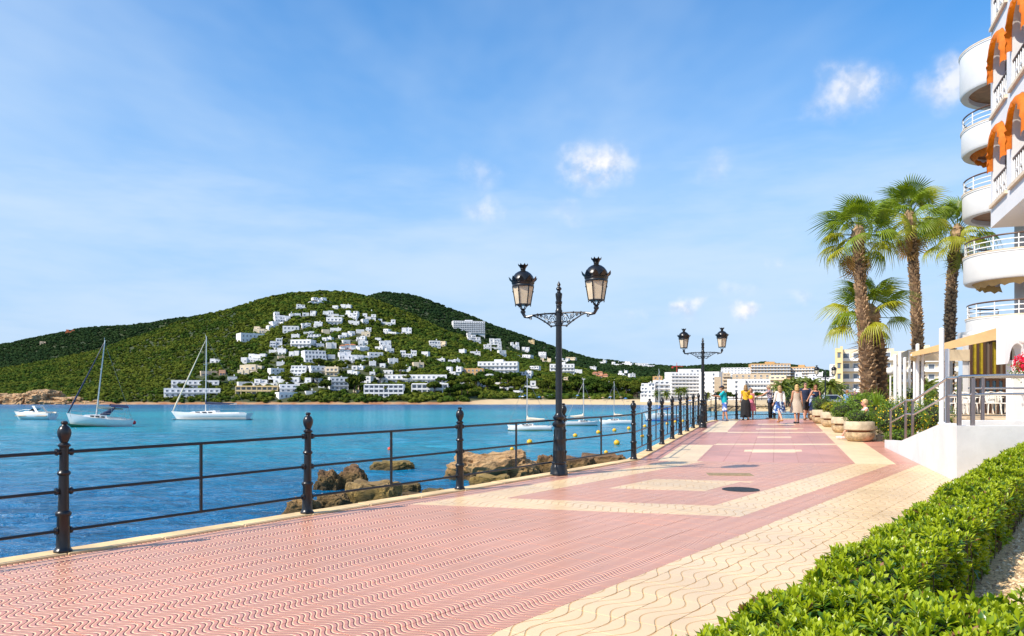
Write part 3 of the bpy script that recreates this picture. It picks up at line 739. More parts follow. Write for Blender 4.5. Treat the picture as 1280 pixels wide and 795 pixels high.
def bush(name, label, c, rad, n=2600, leaf=.07, mats=None, seed=1, flowers=0, group=None, aspect=.42, cat='bush', weights=None):
    rt = thing(name, label, cat, (c[0], c[1], c[2]), 0, group)
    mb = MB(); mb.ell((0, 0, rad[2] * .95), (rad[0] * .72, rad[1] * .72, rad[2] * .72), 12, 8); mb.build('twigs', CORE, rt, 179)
    p, nn = ell_points(n, (0, 0, rad[2]), rad, seed, .7, .3)
    o = leaf_cloud('foliage', p, nn, leaf, mats or G_BUSH, rt, aspect, seed, weights=weights); tag(o, kind='stuff')
    if flowers:
        p, nn = ell_points(flowers, (0, 0, rad[2]), [q * 1.04 for q in rad], seed + 9, .97, .3, -.5)
        o = leaf_cloud('flowers', p, nn, .042, [mat('yellow_flower', (.85, .55, .01), .5, transl=.2)], rt, .9, seed + 3, .5); tag(o, kind='stuff')
    return rt

# ================================================================== PLANTERS
PLC = mat('planter_concrete', (.52, .43, .29), .88, var=.25, vs=5, bump=.006, bs=40); PLC2 = mat('planter_exposed_stone', (.48, .35, .20), .9, var=.45, vs=7, bump=.015, bs=28)
def make_planter():
    rt = thing('planter', 'x', 'planter')
    mb = MB(); mb.lathe([(.26, 0), (.34, .03), (.41, .12), (.43, .20), (.425, .26), (.40, .275), (.30, .275)], 24); mb.build('bowl', PLC2, rt, 35)
    mb = MB(); mb.lathe([(.31, .27), (.31, .335)], 20); mb.build('neck', mat('terracotta_neck', (.35, .13, .06), .85, var=.3, vs=5), rt, 60)
    mb = MB(); mb.lathe([(.37, .33), (.41, .335), (.435, .36), (.44, .47), (.435, .57), (.415, .60), (.37, .605), (.35, .58), (.34, .53)], 24); mb.build('rim', PLC, rt, 35)
    mb = MB(); mb.lathe([(.36, .50), (.36, .55), (.2, .565)], 16); mb.build('soil', mat('garden_earth', (.3, .2, .12)), rt)
    return rt
pl0 = make_planter()
PLP = [(1074, 552.7, 1.0, 'round two-tier stone planter beside the seated woman, farthest from the railing end', (.44, .44, .23), 0, 'low dark green shrub spilling from the planter beside the seated woman'),
       (1054, 541.5, .92, 'round stone planter half hidden behind the one beside the seated woman', (.46, .46, .32), 0, 'spreading green shrub in the planter behind the seated woman'),
       (1040, 534.3, 1.0, 'round stone planter holding a clipped golden yellow ball', (.40, .40, .27), 1, 'clipped golden yellow ball shrub in a stone planter'),
       (1028, 530.0, 1.0, 'round stone planter holding a clipped dark green ball', (.46, .46, .36), 0, 'clipped dark green ball shrub behind the golden one'),
       (1020, 525.5, .9, 'round stone planter beside the woman in the navy dress', (.36, .36, .14), 0, 'small green shrub in the planter by the woman in navy')]
for i, (px, py, sc, lab, rad, yel, bl) in enumerate(PLP):
    o = pl0 if i == 0 else copy_tree(pl0); p = g(px, py); p.y += .40; p.x = (px - 640) * p.y / 1000
    o.location = (p.x, p.y, gz(p.y) + .002); o.scale = (sc, sc, sc); o.rotation_euler = (0, 0, i * .7); tag(o, lab, 'planter', 'stone planters along the promenade')
    bush('planter_shrub', bl, (p.x, p.y, gz(p.y) + .50 * sc), rad, 2200, .05, Y_BUSH if yel else G_BUSH, 30 + i, cat='shrub')
BU = [((12.0, 24.75, .42), (.88, .8, .68), 6500, .055, 520, 'rounded green bush dotted with yellow flowers behind the ramp rail', 'flowering bush'),
      ((11.55, 23.75, .46), (.5, .35, .2), 1500, .06, 0, 'low green shrub at the foot of the yellow flowered bush', 'low_shrub'),
      ((12.9, 29.5, .6), (1.05, 1.0, .70), 5000, .09, 60, 'feathery light green bush beneath the palm trunks', 'feathery_bush'),
      ((14.0, 31.5, .62), (.8, .8, .72), 2600, .09, 0, 'bushy green shrub behind the feathery bush by the palms', 'bushy_shrub'),
      ((15.4, 30.5, .62), (.95, .9, .85), 3200, .07, 0, 'tall loose green shrub with white blossom by the terrace poles', 'blossom_shrub'),
      ((13.9, 26.4, .55), (.7, .6, .62), 2400, .06, 160, 'small yellow flowered shrub next to the terrace edge', 'flowering_shrub')]
for i, (c, rad, n, lf, fl, lab, nm) in enumerate(BU): bush(nm.replace(' ', '_'), lab, c, rad, n, lf, G_BUSH if i != 2 else [G_BUSH[1], G_BUSH[0], G_BUSH[1]], 60 + i, fl, weights=[.5, .35, .15])

# spiky yucca in front of the palm feet
def spiky(name, label, c, n, L, m, seed):
    r = random.Random(seed); rt = thing(name, label, 'plant', c); 
    mb = MB(); mb.lathe([(.09, -.1), (.11, .15), (.05, .32)], 8); mb.build('stem', CORE, rt)
    for k in range(n):
        az = k * 2.399; el = r.uniform(.25, 1.35); l = L * r.uniform(.8, 1.15); w = .03; mb = MB()
        pts = []
        for j in range(4):
            t = j / 3; d = l * t; x = d * math.cos(el); z = .25 + d * math.sin(el) - .25 * l * t * t * math.cos(el); ww = w * (1 - t) + .002
            pts += [(x, -ww, z), (x, ww, z)]
        mb.add(pts, [(0, 1, 3, 2), (2, 3, 5, 4), (4, 5, 7, 6)], 0, Matrix.Rotation(az, 4, 'Z')); mb.build('leaf', m, rt)
spiky('yucca', 'spiky green yucca in front of the palm trunks', (12.7, 27.9, 1.25), 34, .75, G_BUSH[1], 3)
# stones edging the bed
STONE = mat('warm_stone', (.46, .34, .21), .9, var=.4, vs=3, bump=.03, bs=6)
def rock_mesh(name, seed, rad, m, sub=3, rough=.45, flat=.0, freq=1.2, block=0):
    bm = bmesh.new(); bmesh.ops.create_icosphere(bm, subdivisions=sub, radius=1); o = Vector((seed * 7.3, seed * 3.1, seed))
    for v in bm.verts:
        d = v.co.normalized(); c = noise.cell_vector(d * 1.6 + o)
        f1 = noise.voronoi(d * freq * 1.25 + o)[0]; f2 = noise.voronoi(d * freq * 3.1 + o * 1.3)[0]
        k = 1 + rough * (.9 * noise.noise(d * freq + o) + 1.0 * (f1[0] - .45) + .55 * (f2[0] - .4) - .45 * max(0, .10 - (f1[1] - f1[0])) * 6 + .22 * noise.noise(d * freq * 6.1 + o) + .14 * noise.noise(d * freq * 13 + o))
        q = d * k
        q.z = min(q.z, .62 + .2 * noise.noise(d * 2 + o)) if flat else q.z
        if block: q = Vector([math.copysign(abs(c) ** block, c) for c in q]) * .86
        v.co = Vector((q.x * rad[0], q.y * rad[1], q.z * rad[2]))
    me = bpy.data.meshes.new(name); bm.to_mesh(me); bm.free(); me.materials.append(m)
    me.polygons.foreach_set('use_smooth', [True] * len(me.polygons)); me.set_sharp_from_angle(angle=R(22)); return me
for i, (px, py, r) in enumerate([(1094, 548, .16), (1100, 551, .2), (1104, 549, .14), (1112, 546, .18), (1180, 0, .3), (1092, 541, .15)]):
    if py == 0: loc = Vector((10.3, 17.6, TER + .03)); rad = (.35, .22, .16)
    else: loc = g(px, py); loc.z += .04; rad = (r * 1.3, r, r * .7)
    o = link('edging_stone', rock_mesh('edging_stone', 40 + i, rad, STONE, 3)); o.location = loc
    tag(o, 'pale rounded stone at the head of the ramp' if py == 0 else 'rough brown stone edging the flower bed by the ramp foot', 'stone', None if py == 0 else 'stones edging the flower bed')

# ================================================================== HEDGES AND GRAVEL BED
def leaf_proto(L=1.0):
    w = .19
    v = np.array([(0, 0, 0), (-w * .45, .30, .03), (w * .45, .30, .03), (-w, .68, .05), (w, .68, .05), (0, 1.0, -.06), (0, .62, -.02)], float) * L
    f = np.array([(0, 6, 1), (0, 2, 6), (1, 6, 3), (2, 4, 6), (3, 6, 5), (4, 5, 6)])
    return v, f
HL = [mat('hedge_leaf', (.19, .285, .010), .30, objvar=0, transl=.26, spec=.5), mat('hedge_leaf_young', (.36, .44, .014), .32, transl=.3, spec=.5), mat('hedge_leaf_deep', (.055, .135, .010), .28, transl=.18, spec=.5), mat('hedge_leaf_brown', (.20, .09, .03), .6)]
def sprigs(points, axes, seed, size=.068, nleaf=11, age=None):
    """rosettes of leaves: returns verts, faces, material index, with leaf-major ordering"""
    r = np.random.default_rng(seed); lv, lf = leaf_proto(); n = len(points)
    ax = axes / np.linalg.norm(axes, axis=1, keepdims=True)
    ref = r.normal(0, 1, (n, 3)); e1 = np.cross(ax, ref); e1 /= np.linalg.norm(e1, axis=1, keepdims=True); e2 = np.cross(ax, e1)
    allv = []; mis = []
    for k in range(nleaf):
        t = k / (nleaf - 1); th = k * 2.399 + r.normal(0, .25, n); tilt = np.radians(14 + 66 * t) + r.normal(0, .12, n)
        d = ax * np.cos(tilt)[:, None] + (e1 * np.cos(th)[:, None] + e2 * np.sin(th)[:, None]) * np.sin(tilt)[:, None]
        side = np.cross(d, ax); side /= np.linalg.norm(side, axis=1, keepdims=True) + 1e-9; up = np.cross(side, d)
        L = size * (.62 + .48 * t) * r.uniform(.75, 1.25, n)
        base = points - ax * (size * (.1 + .65 * t))[..., None] if np.ndim(t) else points - ax * (size * (.1 + .65 * t))
        V = base[:, None, :] + (side[:, None, :] * lv[None, :, 0:1] + d[:, None, :] * lv[None, :, 1:2] + up[:, None, :] * lv[None, :, 2:3]) * L[:, None, None]
        allv.append(V)
        q = r.random(n); m = np.where(q < .02, 3, np.where(t + r.normal(0, .22, n) < .52, 1, np.where(t + r.normal(0, .2, n) > .82, 2, 0)))
        mis.append(m)
    V = np.stack(allv, 1).reshape(-1, 7, 3); MI = np.stack(mis, 1).reshape(-1)
    return V, MI
def hedge(name, label, frame, length, width, height, seed, dens=260, near=None, nparts=0):
    """frame(s, w) -> (x, y, ground z); s along, w across (0..1)"""
    r = np.random.default_rng(seed); rt = thing(name, label, 'hedge', frame(0, .5))
    o0 = np.array(frame(0, .5)); pts = []; axs = []
    per = width + 2 * height; n = int(length * per * dens); ss = r.random(n) * length; q = r.random(n) * per
    for s, c in zip(ss, q):
        if c < height: w, h, nx, nz = 0, c, -1, .25
        elif c < height + width: w, h, nx, nz = (c - height) / width, height, 0, 1
        else: w, h, nx, nz = 1, c - height - width, 1, .25
        x, y, z = frame(s, w); x2, y2, _ = frame(s, w + .01); ac = Vector((x2 - x, y2 - y)).normalized()
        lump = noise.noise(Vector((x * 1.7, y * 1.7, h * 2 + seed))) * .09 + noise.noise(Vector((x * 5, y * 5, h * 5))) * .035
        rnd = min(1, max(0, (h - height + .2) / .2)) * (abs(w - .5) * 2) ** 4 * .06
        off = lump - rnd - abs(r.normal(0, .022))
        pts.append((x + ac.x * nx * off, y + ac.y * nx * off, z + h + (off if nx == 0 else -.02 * (1 if h > height - .08 else 0))))
        axs.append((ac.x * nx * .75 + r.normal(0, .28), ac.y * nx * .75 + r.normal(0, .28), nz * .6 + .55 + r.normal(0, .15)))
    pts = np.array(pts); axs = np.array(axs)
    # inner, darker sprigs so the gaps show foliage and twigs
    V, MI = sprigs(pts, axs, seed)
    V = V - o0
    _, lf = leaf_proto()
    # nearest leaves become parts of their own
    mid = V[:, 5, :] + o0; dist = np.linalg.norm(mid - np.array([0, 0, EYE]), axis=1)
    px = 640 + 1000 * mid[:, 0] / np.maximum(mid[:, 1], .1); py = HOR - 1000 * (mid[:, 2] - EYE) / np.maximum(mid[:, 1], .1)
    ok = (px > 870) & (px < 1275) & (py < 790) & (mid[:, 1] > .5) & (axs.repeat(11, 0)[:, 2] > .5)
    order = np.argsort(np.where(ok, dist, 1e9))[:nparts]; mask = np.ones(len(V), bool)
    for i in order:
        if not ok[i]: break
        c = V[i, 0]; me = bpy.data.meshes.new('leaf'); me.from_pydata((V[i] - c).tolist(), [], lf.tolist()); me.materials.append(HL[MI[i]])
        lo = link('leaf', me, rt); lo.location = c; mask[i] = False
    V = V[mask]; MI = MI[mask]; n = len(V)
    F = (np.arange(n)[:, None, None] * 7 + lf[None]).reshape(-1, 3)
    tag(link('foliage', np_mesh('foliage', V.reshape(-1, 3), F, 3, HL, np.repeat(MI, 6)), rt), kind='stuff')
    # twigs and a dark, ragged heart
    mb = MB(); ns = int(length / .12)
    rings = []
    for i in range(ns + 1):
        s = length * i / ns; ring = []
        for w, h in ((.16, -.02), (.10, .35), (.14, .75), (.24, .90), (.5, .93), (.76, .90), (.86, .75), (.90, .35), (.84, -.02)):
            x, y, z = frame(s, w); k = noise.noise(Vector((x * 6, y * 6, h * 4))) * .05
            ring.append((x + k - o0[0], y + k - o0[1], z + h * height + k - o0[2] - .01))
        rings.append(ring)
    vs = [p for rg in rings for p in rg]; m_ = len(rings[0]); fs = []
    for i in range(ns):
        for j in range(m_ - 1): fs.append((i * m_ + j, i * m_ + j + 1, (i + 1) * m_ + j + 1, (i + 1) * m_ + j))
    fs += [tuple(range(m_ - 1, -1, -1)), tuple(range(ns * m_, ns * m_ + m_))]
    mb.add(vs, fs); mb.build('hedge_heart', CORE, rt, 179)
    mb = MB(); rr = random.Random(seed)
    for k in range(int(length * 40)):
        s = rr.random() * length; w = rr.choice((.04, .96)); x, y, z = frame(s, w); x2, y2, z2 = frame(min(length, s + rr.uniform(-.15, .15)), .5 + (w - .5) * rr.uniform(.9, 1.12))
        p = Vector((x, y, z)) - Vector(o0); q = Vector((x2, y2, z + height * rr.uniform(.5, .98))) - Vector(o0)
        mb.tube([p.lerp(q, .1) , p.lerp(q, .55) + Vector((rr.uniform(-.03, .03), rr.uniform(-.03, .03), 0)), q], [.006, .004, .0025], 4, 0, False)
    tag(mb.build('twigs', mat('hedge_twig', (.13, .085, .045), .9), rt), kind='stuff')
    return rt
SOIL = .30
def fr1(s, w):
    v = -1.36 + w * .52; u = 2.1 + s; x, y = xy(u, v); return (x, y, gz(y) + .02)
def fr2(s, w):
    a = Vector((1.15, 2.45)); x = a.x + s * .985 - w * .0; y = a.y + s * .10 + w * 1.35; return (x, y, gz(y) + .02)
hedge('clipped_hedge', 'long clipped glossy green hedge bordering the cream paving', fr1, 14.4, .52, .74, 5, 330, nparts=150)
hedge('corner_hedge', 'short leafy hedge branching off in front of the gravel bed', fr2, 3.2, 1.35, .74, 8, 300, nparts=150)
mb = MB(); L0 = [xy(u, -.98) for u in (1.5, 6, 11, 15.6)]
mb.prism(L0 + [(9.6, 12.2), (14, 13.8), (14, 1), (2, 1)], -.3, lambda x, y: gz(y) + .26)
GRV = mat('gravel_bed', (.66, .46, .23), .95, var=.35, vs=30, bump=.02, bs=60, coord='World')
tag(mb.build('gravel_bed', GRV), kind='structure')
def make_gravel():
    r = np.random.default_rng(3); n = 9000; pts = []
    while len(pts) < n:
        x, y = r.uniform(2.5, 8.5), r.uniform(3.6, 12)
        if uv(x, y)[1] < -.80 or x / y > .80: continue
        pts.append((x, y, gz(y) + .262))
    P = np.array(pts); s = r.uniform(.008, .022, n); V = np.zeros((n, 5, 3))
    th = r.random(n) * 6.28
    for k in range(4):
        a = th + k * math.pi / 2 + r.normal(0, .25, n); V[:, k, 0] = P[:, 0] + np.cos(a) * s; V[:, k, 1] = P[:, 1] + np.sin(a) * s * r.uniform(.6, 1, n); V[:, k, 2] = P[:, 2]
    V[:, 4] = P + np.stack([r.normal(0, .003, n), r.normal(0, .003, n), s * r.uniform(.5, .9, n)], 1)
    F = np.arange(n)[:, None, None] * 5 + np.array([[0, 1, 4], [1, 2, 4], [2, 3, 4], [3, 0, 4]])[None]
    ms = [mat('pebble_tan', (.68, .47, .24), .9), mat('pebble_pale', (.76, .60, .38), .9), mat('pebble_brown', (.34, .22, .12), .9)]
    tag(link('gravel', np_mesh('gravel', V.reshape(-1, 3), F.reshape(-1, 3), 3, ms, np.repeat(r.choice(3, n, p=[.5, .3, .2]), 4))), 'loose tan gravel covering the bed behind the hedge', 'gravel', kind='stuff')
make_gravel()

# ================================================================== ROCKS IN THE WATER
def rock_mat(name, c1, c2, weed):
    m = bpy.data.materials.new(name); m.use_nodes = True; t = NT(m.node_tree); b = bsdf_of(m)
    pos = t.new('ShaderNodeNewGeometry').outputs['Position']; x, y, z = t.sep(pos)
    c = t.mix(t.ramp(t.noise(pos, 1.6, 7, .65), .35, .65), c1, c2)
    c = t.mix(t.ramp(t.noise(pos, 4, 7, .75), .52, .66), c, tuple(k * .28 for k in c1))
    zz = t.math('ADD', z, t.math('MULTIPLY', t.noise(pos, 2.5, 4), .55))
    wet = t.ramp(zz, ZW + .78, ZW + .38); algae = t.math('MULTIPLY', t.ramp(zz, ZW + .95, ZW + .62), .55)
    c = t.mix(algae, c, weed); c = t.mix(t.math('MULTIPLY', wet, .75), c, (.035, .026, .012))
    t.l.new(c, b.inputs['Base Color']); b.inputs['Roughness'].default_value = .85
    bn = t.new('ShaderNodeBump'); bn.inputs['Distance'].default_value = .22; bn.inputs['Strength'].default_value = 1
    t.set(bn.inputs['Height'], t.noise(t.vmath('MULTIPLY', pos, (1, 1, 1.8)), 3.2, 9, .72, .4)); t.l.new(bn.outputs[0], b.inputs['Normal']); return m
RK1 = rock_mat('shore_rock_ochre', (.60, .39, .19), (.44, .25, .11), (.34, .21, .05)); RK2 = rock_mat('shore_rock_brown', (.27, .150, .068), (.15, .085, .042), (.26, .17, .04)); RK3 = rock_mat('shore_rock_algae', (.42, .28, .11), (.25, .16, .07), (.40, .27, .04))
ROCKS = [(391, 586, 424, 612, RK2, 0, 'dark brown boulder behind the second railing post from the near end'),
         (418, 580, 460, 610, RK2, 0, 'pointed dark brown boulder leaning beside its twin in the shallows'),
         (352, 621, 398, 647, RK1, 0, 'ochre boulder at the waterline below the second railing post'),
         (392, 615, 437, 640, RK2, 0, 'squat brown boulder against the sea wall'),
         (424, 600, 500, 634, RK3, 1, 'broad flat algae covered slab beside the dark boulders'),
         (459, 576, 518, 586, RK3, 1, 'long low yellow green ledge awash in the water'),
         (492, 604, 526, 613, RK3, 1, 'small algae covered stone beside the broad flat slab'),
         (500, 615, 527, 625, RK2, 1, 'small dark stone close to the sea wall'),
         (526, 611, 555, 620, RK3, 1, 'thin flat stone at the foot of the sea wall'),
         (550, 561, 676, 600, RK1, 0, 'large blocky golden brown rock beside the lamp post'),
         (668, 567, 700, 592, RK2, 0, 'dark wet rock wedged behind the lamp post'),
         (696, 570, 748, 592, RK2, 1, 'layered dark brown ledge beyond the lamp post'),
         (722, 567, 790, 588, RK2, 1, 'long low dark ledge reaching the railing bend'),
         (585, 592, 640, 612, RK3, 1, 'shallow brown shelf in front of the large golden rock')]
for i, (x0, y0, x1, y1, m, fl, lab) in enumerate(ROCKS):
    base = sea((x0 + x1) / 2, y1 + 2); k = base.y / 1000; w = (x1 - x0) * k; h = (y1 - y0) * k
    me = rock_mesh('rock', 3 + i * 1.7, (w * .52, max(w * .42, .5), h * (1.05 if fl else .95)), m, 5, .42 if not fl else .32, fl, 1.9, .72)
    o = link('rock', me); o.location = (base.x, base.y + w * .3, ZW + h * .02 - (.02 if fl else .0)); tag(o, lab, 'rock', 'rocks off the sea wall')
    # seat tops to the photo: scale so the top reaches the right height
    top = max(v.co.z for v in me.vertices); tgt = at((x0 + x1) / 2, y0, base.y + w * .3).z - o.location.z; o.scale = (1, 1, max(.15, tgt / top))

# ================================================================== BUOYS
BY = mat('buoy_yellow', (.85, .46, .005), .4, var=.15, vs=4); BR = mat('buoy_red', (.7, .02, .02), .4)
buoy_g = 'yellow buoys of the swimming line'
def buoy(px, py, rpx, m, lab, group=None):
    p = sea(px, py + rpx * .7); r = rpx * p.y / 1000; rt = thing('buoy', lab, 'buoy', (p.x, p.y, ZW), 0, group)
    mb = MB(); mb.ell((0, 0, r * .55), (r, r, r * .95), 14, 9); mb.build('float', m, rt, 179)
    mb = MB(); mb.lathe([(r * .22, r * 1.42), (r * .22, r * 1.62), (r * .1, r * 1.66)], 8); mb.lathe([(r * 1.0, r * .42), (r * 1.04, r * .55), (r * 1.0, r * .68)], 14); mb.build('collar', mat('buoy_collar', (.5, .3, .02), .6), rt)
for px, py, r in [(719, 544, 2.8), (748, 540, 2.8), (768, 537.5, 2.6), (786, 535, 2.4), (806, 532.5, 2.2), (834, 529.4, 2), (844, 527, 2), (854, 526, 1.8), (882, 518.5, 1.6)]:
    buoy(px, py, r, BY, 'yellow round buoy in the line running out past the moored dinghies', buoy_g)
for px, py, r, lab in [(662, 552, 3.6, 'yellow buoy between the golden rock and the green hulled dinghy'), (771, 553, 3.8, 'large yellow buoy closest to the railing bend'), (640, 561, 2.6, 'yellow buoy just behind the golden rock'), (757.6, 565, 2.6, 'yellow buoy beside the long dark ledge'), (803, 545, 2.4, 'yellow buoy seen through the bars after the bend')]: buoy(px, py, r, BY, lab)
buoy(487, 561, 2.6, BR, 'small red buoy near the low yellow green ledge')
buoy(637, 536, 2.2, mat('buoy_white', (.85, .85, .8), .5), 'white mooring buoy at the bow of the green hulled dinghy')
# ================================================================== BOATS
HULL = mat('white_gelcoat', (.80, .79, .77), .25, var=.05, vs=2); DECKM = mat('deck_cream', (.72, .66, .55), .6); NAVY = mat('navy_canvas', (.012, .022, .07), .7); ALU = mat('mast_aluminium', (.72, .70, .68), .35, .3)
CANV = mat('cream_canvas', (.72, .63, .48), .8); GREENB = mat('antifouling_green', (.03, .13, .07), .6); DARKG = mat('dark_glass', (.015, .02, .03), .08); ROPE = mat('rigging_wire', (.25, .25, .25), .4, .6)
def hull(L, B, fb, sheer, transom=.75, bow_over=.10, keel=.3, mats=(0, 1)):
    """lofted hull, bow at +x; returns MB.  fb = freeboard"""
    mb = MB(); N = 16; K = 7; rows = []
    for i in range(N + 1):
        t = i / N; x = -L / 2 + L * t
        half = B / 2 * (transom + (1 - transom) * math.sin(min(1, t / .45) * math.pi / 2)) * (1 - max(0, (t - .45) / .55) ** 2.2) + .01
        top = fb * (1 + sheer * (t - .35) ** 2 * 2.2); row = []
        for k in range(K):
            s = k / (K - 1)                     # 0 deck edge .. 1 keel
            z = top + (-keel - top) * s; w = half * (1 - s ** 2.6) * (1 - .10 * (1 - s) * 0)
            xo = -bow_over * L * s * t ** 6 + .04 * L * s * (1 - t) ** 6
            row.append((x + xo, w, z))
        rows.append(row)
    for sgn in (1, -1):
        vs = [(x, sgn * w, z) for r_ in rows for x, w, z in r_]; fs = []; 
        for i in range(N):
            for k in range(K - 1):
                f = (i * K + k, i * K + k + 1, (i + 1) * K + k + 1, (i + 1) * K + k); fs.append(f if sgn > 0 else tuple(reversed(f)))
        mb.add(vs, fs, 0)
    tr = rows[0]; mb.add([(x, w, z) for x, w, z in tr] + [(x, -w, z) for x, w, z in reversed(tr)], [tuple(range(2 * K))], 0)
    deck = [(x, w, z) for x, w, z in [r_[0] for r_ in rows]]
    for i in range(N):
        a, b = deck[i], deck[i + 1]; mb.add([(a[0], -a[1], a[2] - .03), (a[0], a[1], a[2] - .03), (b[0], b[1], b[2] - .03), (b[0], -b[1], b[2] - .03)], [(3, 2, 1, 0)], 1)
    return mb
def sailboat(name, label, wl_px, wl_py, L, B, yaw, mast_h, mast_px=None, fb=.9, list_deg=0, jib=None, boomcover=None, boom_dir=0, bimini=False, stripe=None, cat='sailboat', group=None, masttop=None):
    p = sea(wl_px, wl_py); rt = thing(name, label, cat, (p.x, p.y, ZW), yaw, group); rt.rotation_euler = (Matrix.Rotation(R(-list_deg), 4, 'Y') @ Matrix.Rotation(yaw, 4, 'Z')).to_euler()
    hull(L, B, fb, .35).build('hull', [HULL, DECKM], rt, 40)
    if stripe: mb = hull(L * 1.002, B * 1.004, .05 * fb, .0); mb2 = MB(); hull(L * .992, B * 1.02, fb * .14, .1).build('waterline_stripe', [stripe, stripe], rt, 40)
    # coachroof with windows, cockpit coaming
    mb = MB(); c0, c1 = -.10 * L, .26 * L; w = B * .30; z0 = fb * .96
    mb.add([(c0, -w, z0), (c0, w, z0), (c1, w * .55, z0 + .08), (c1, -w * .55, z0 + .08), (c0 + .1, -w * .85, z0 + .38 * fb + .1), (c0 + .1, w * .85, z0 + .38 * fb + .1), (c1 - .5 * L * .08, w * .4, z0 + .2 * fb + .08), (c1 - .5 * L * .08, -w * .4, z0 + .2 * fb + .08)], [(0, 1, 5, 4), (1, 2, 6, 5), (2, 3, 7, 6), (3, 0, 4, 7), (4, 5, 6, 7)])
    mb.box(-.40 * L, -B * .36, fb * .95, c0, -B * .28, fb * 1.18); mb.box(-.40 * L, B * .28, fb * .95, c0, B * .36, fb * 1.18)
    cab = mb.build('coachroof', HULL, rt)
    for s in (-1, 1):
        for k in range(3):
            mb = MB(); x = c0 + (c1 - c0) * (.12 + .22 * k); mb.box(x, s * w * .86 - .06, z0 + .14, x + L * .055, s * w * .86 + .06, z0 + .14 + .16 * fb); mb.build('cabin_window', DARKG, cab)
    mx = .06 * L; mz = fb + .3
    mb = MB(); mb.tube([(mx, 0, fb * .9), (mx - .01 * L, 0, mast_h)], [.075 * mast_h / 10, .05 * mast_h / 10], 8); mb.box(mx - .03, -mast_h * .05, mast_h * .66, mx + .03, mast_h * .05, mast_h * .66 + .05); mb.box(mx - .02, -.02, mast_h, mx + .02, .02, mast_h + .25); m = mb.build('mast', ALU, rt, 60)
    mb = MB()
    for a, b in (((L * .485, 0, fb * 1.15), (mx, 0, mast_h * .97)), ((-L * .49, 0, fb), (mx, 0, mast_h * .99)), ((mx, B * .42, fb), (mx, mast_h * .05, mast_h * .66)), ((mx, -B * .42, fb), (mx, -mast_h * .05, mast_h * .66)), ((mx, -mast_h * .05, mast_h * .66), (mx, 0, mast_h * .97)), ((mx, mast_h * .05, mast_h * .66), (mx, 0, mast_h * .97))): mb.tube([a, b], .012, 4, 0, False)
    mb.build('rigging', ROPE, rt)
    if jib: mb = MB(); a, b = Vector((L * .48, 0, fb * 1.25)), Vector((mx + .02, 0, mast_h * .95)); mb.tube([a, a.lerp(b, .12), a.lerp(b, .6), b], [.05, .10 * mast_h / 10, .07 * mast_h / 10, .03], 7); mb.build('furled_jib', jib, rt, 60)
    bz = fb + mast_h * .11; mb = MB(); e = Vector((-.33 * L, boom_dir * L, bz + .05)); mb.tube([(mx, 0, bz), e], .05, 7); mb.build('boom', ALU, rt, 60)
    if boomcover:
        mb = MB(); a = Vector((mx - .05, 0, bz + .14)); mb.tube([a + Vector((0, 0, mast_h * .06)), a, a.lerp(e, .3), a.lerp(e, .7), e + Vector((0, 0, .08))], [.06, .20, .16, .12, .05], 8, 0, True); mb.build('sail_cover', boomcover, rt, 60)
    if bimini:
        mb = MB(); x0, x1 = -.40 * L, -.13 * L
        for k in range(8):
            t0, t1 = k / 8, (k + 1) / 8; f = lambda t: (-B * .4 + B * .8 * t, fb + 1.35 + .22 * math.sin(math.pi * t))
            (a, za), (b, zb) = f(t0), f(t1); mb.add([(x0, a, za), (x1, a, za), (x1, b, zb), (x0, b, zb), (x0, a, za + .03), (x1, a, za + .03), (x1, b, zb + .03), (x0, b, zb + .03)], [(3, 2, 1, 0), (4, 5, 6, 7), (0, 1, 5, 4), (2, 3, 7, 6)])
        mb.build('bimini', NAVY, rt, 40)
        mb = MB(); mb.add([(x1 + .05, -B * .3, fb + .4), (x1 + .05, B * .3, fb + .4), (x1 - .5, B * .36, fb + 1.28), (x1 - .5, -B * .36, fb + 1.28), (x1 + .9, -B * .22, fb + .4), (x1 + .9, B * .22, fb + .4)], [(0, 3, 2, 1), (4, 5, 2, 3), (0, 4, 3), (1, 2, 5)]); mb.build('spray_hood', NAVY, rt)
        mb = MB()
        for s in (-1, 1):
            for x in (x0 + .1, x1 - .1): mb.tube([(x, s * B * .4, fb), (x, s * B * .4, fb + 1.36)], .018, 5)
        mb.build('bimini_frame', STEEL, rt)
    mb = MB()           # guard rails and pulpits
    for s in (-1, 1):
        pts = []
        for k in range(7):
            x = -L * .46 + L * .9 * k / 6; t = (x + L / 2) / L; half = B / 2 * (.75 + .25 * math.sin(min(1, t / .45) * math.pi / 2)) * (1 - max(0, (t - .45) / .55) ** 2.2); pts.append((x, s * half * .93, fb + .62)); mb.tube([(x, s * half * .93, fb * .9), (x, s * half * .93, fb + .62)], .012, 4)
        mb.tube(pts, .010, 4)
    mb.build('guard_rail', STEEL, rt); return rt
# big sloop with blue furled jib
sb = sailboat('sloop', 'white sloop with navy furled jib and navy bimini cover', 124, 533.5, 6.5, 2.1, R(180 + 33), 9.4, fb=.95, list_deg=-6, jib=NAVY, boomcover=CANV, boom_dir=0, bimini=True, stripe=GREENB)
mb = MB(); mb.ell((0, 0, 0), (.22, .22, .22), 12, 8); fd = mb.build('stern_fender', mat('fender_red', (.65, .02, .03), .4), sb, 179); fd.location = (-3.3, .6, .75)
sailboat('sloop', 'long low white sloop with navy sail cover on its boom', 263, 524.8, 11.9, 3.1, R(180 - 4), 12.2, fb=.95, jib=CANV, boomcover=NAVY, stripe=mat('grey_boot', (.4, .42, .4), .5))
sailboat('dinghy', 'small white sailing dinghy with a green bottom moored by the lamp post', 662, 538.3, 4.3, 1.5, R(172), 5.0, fb=.42, jib=None, boomcover=CANV, stripe=GREENB)
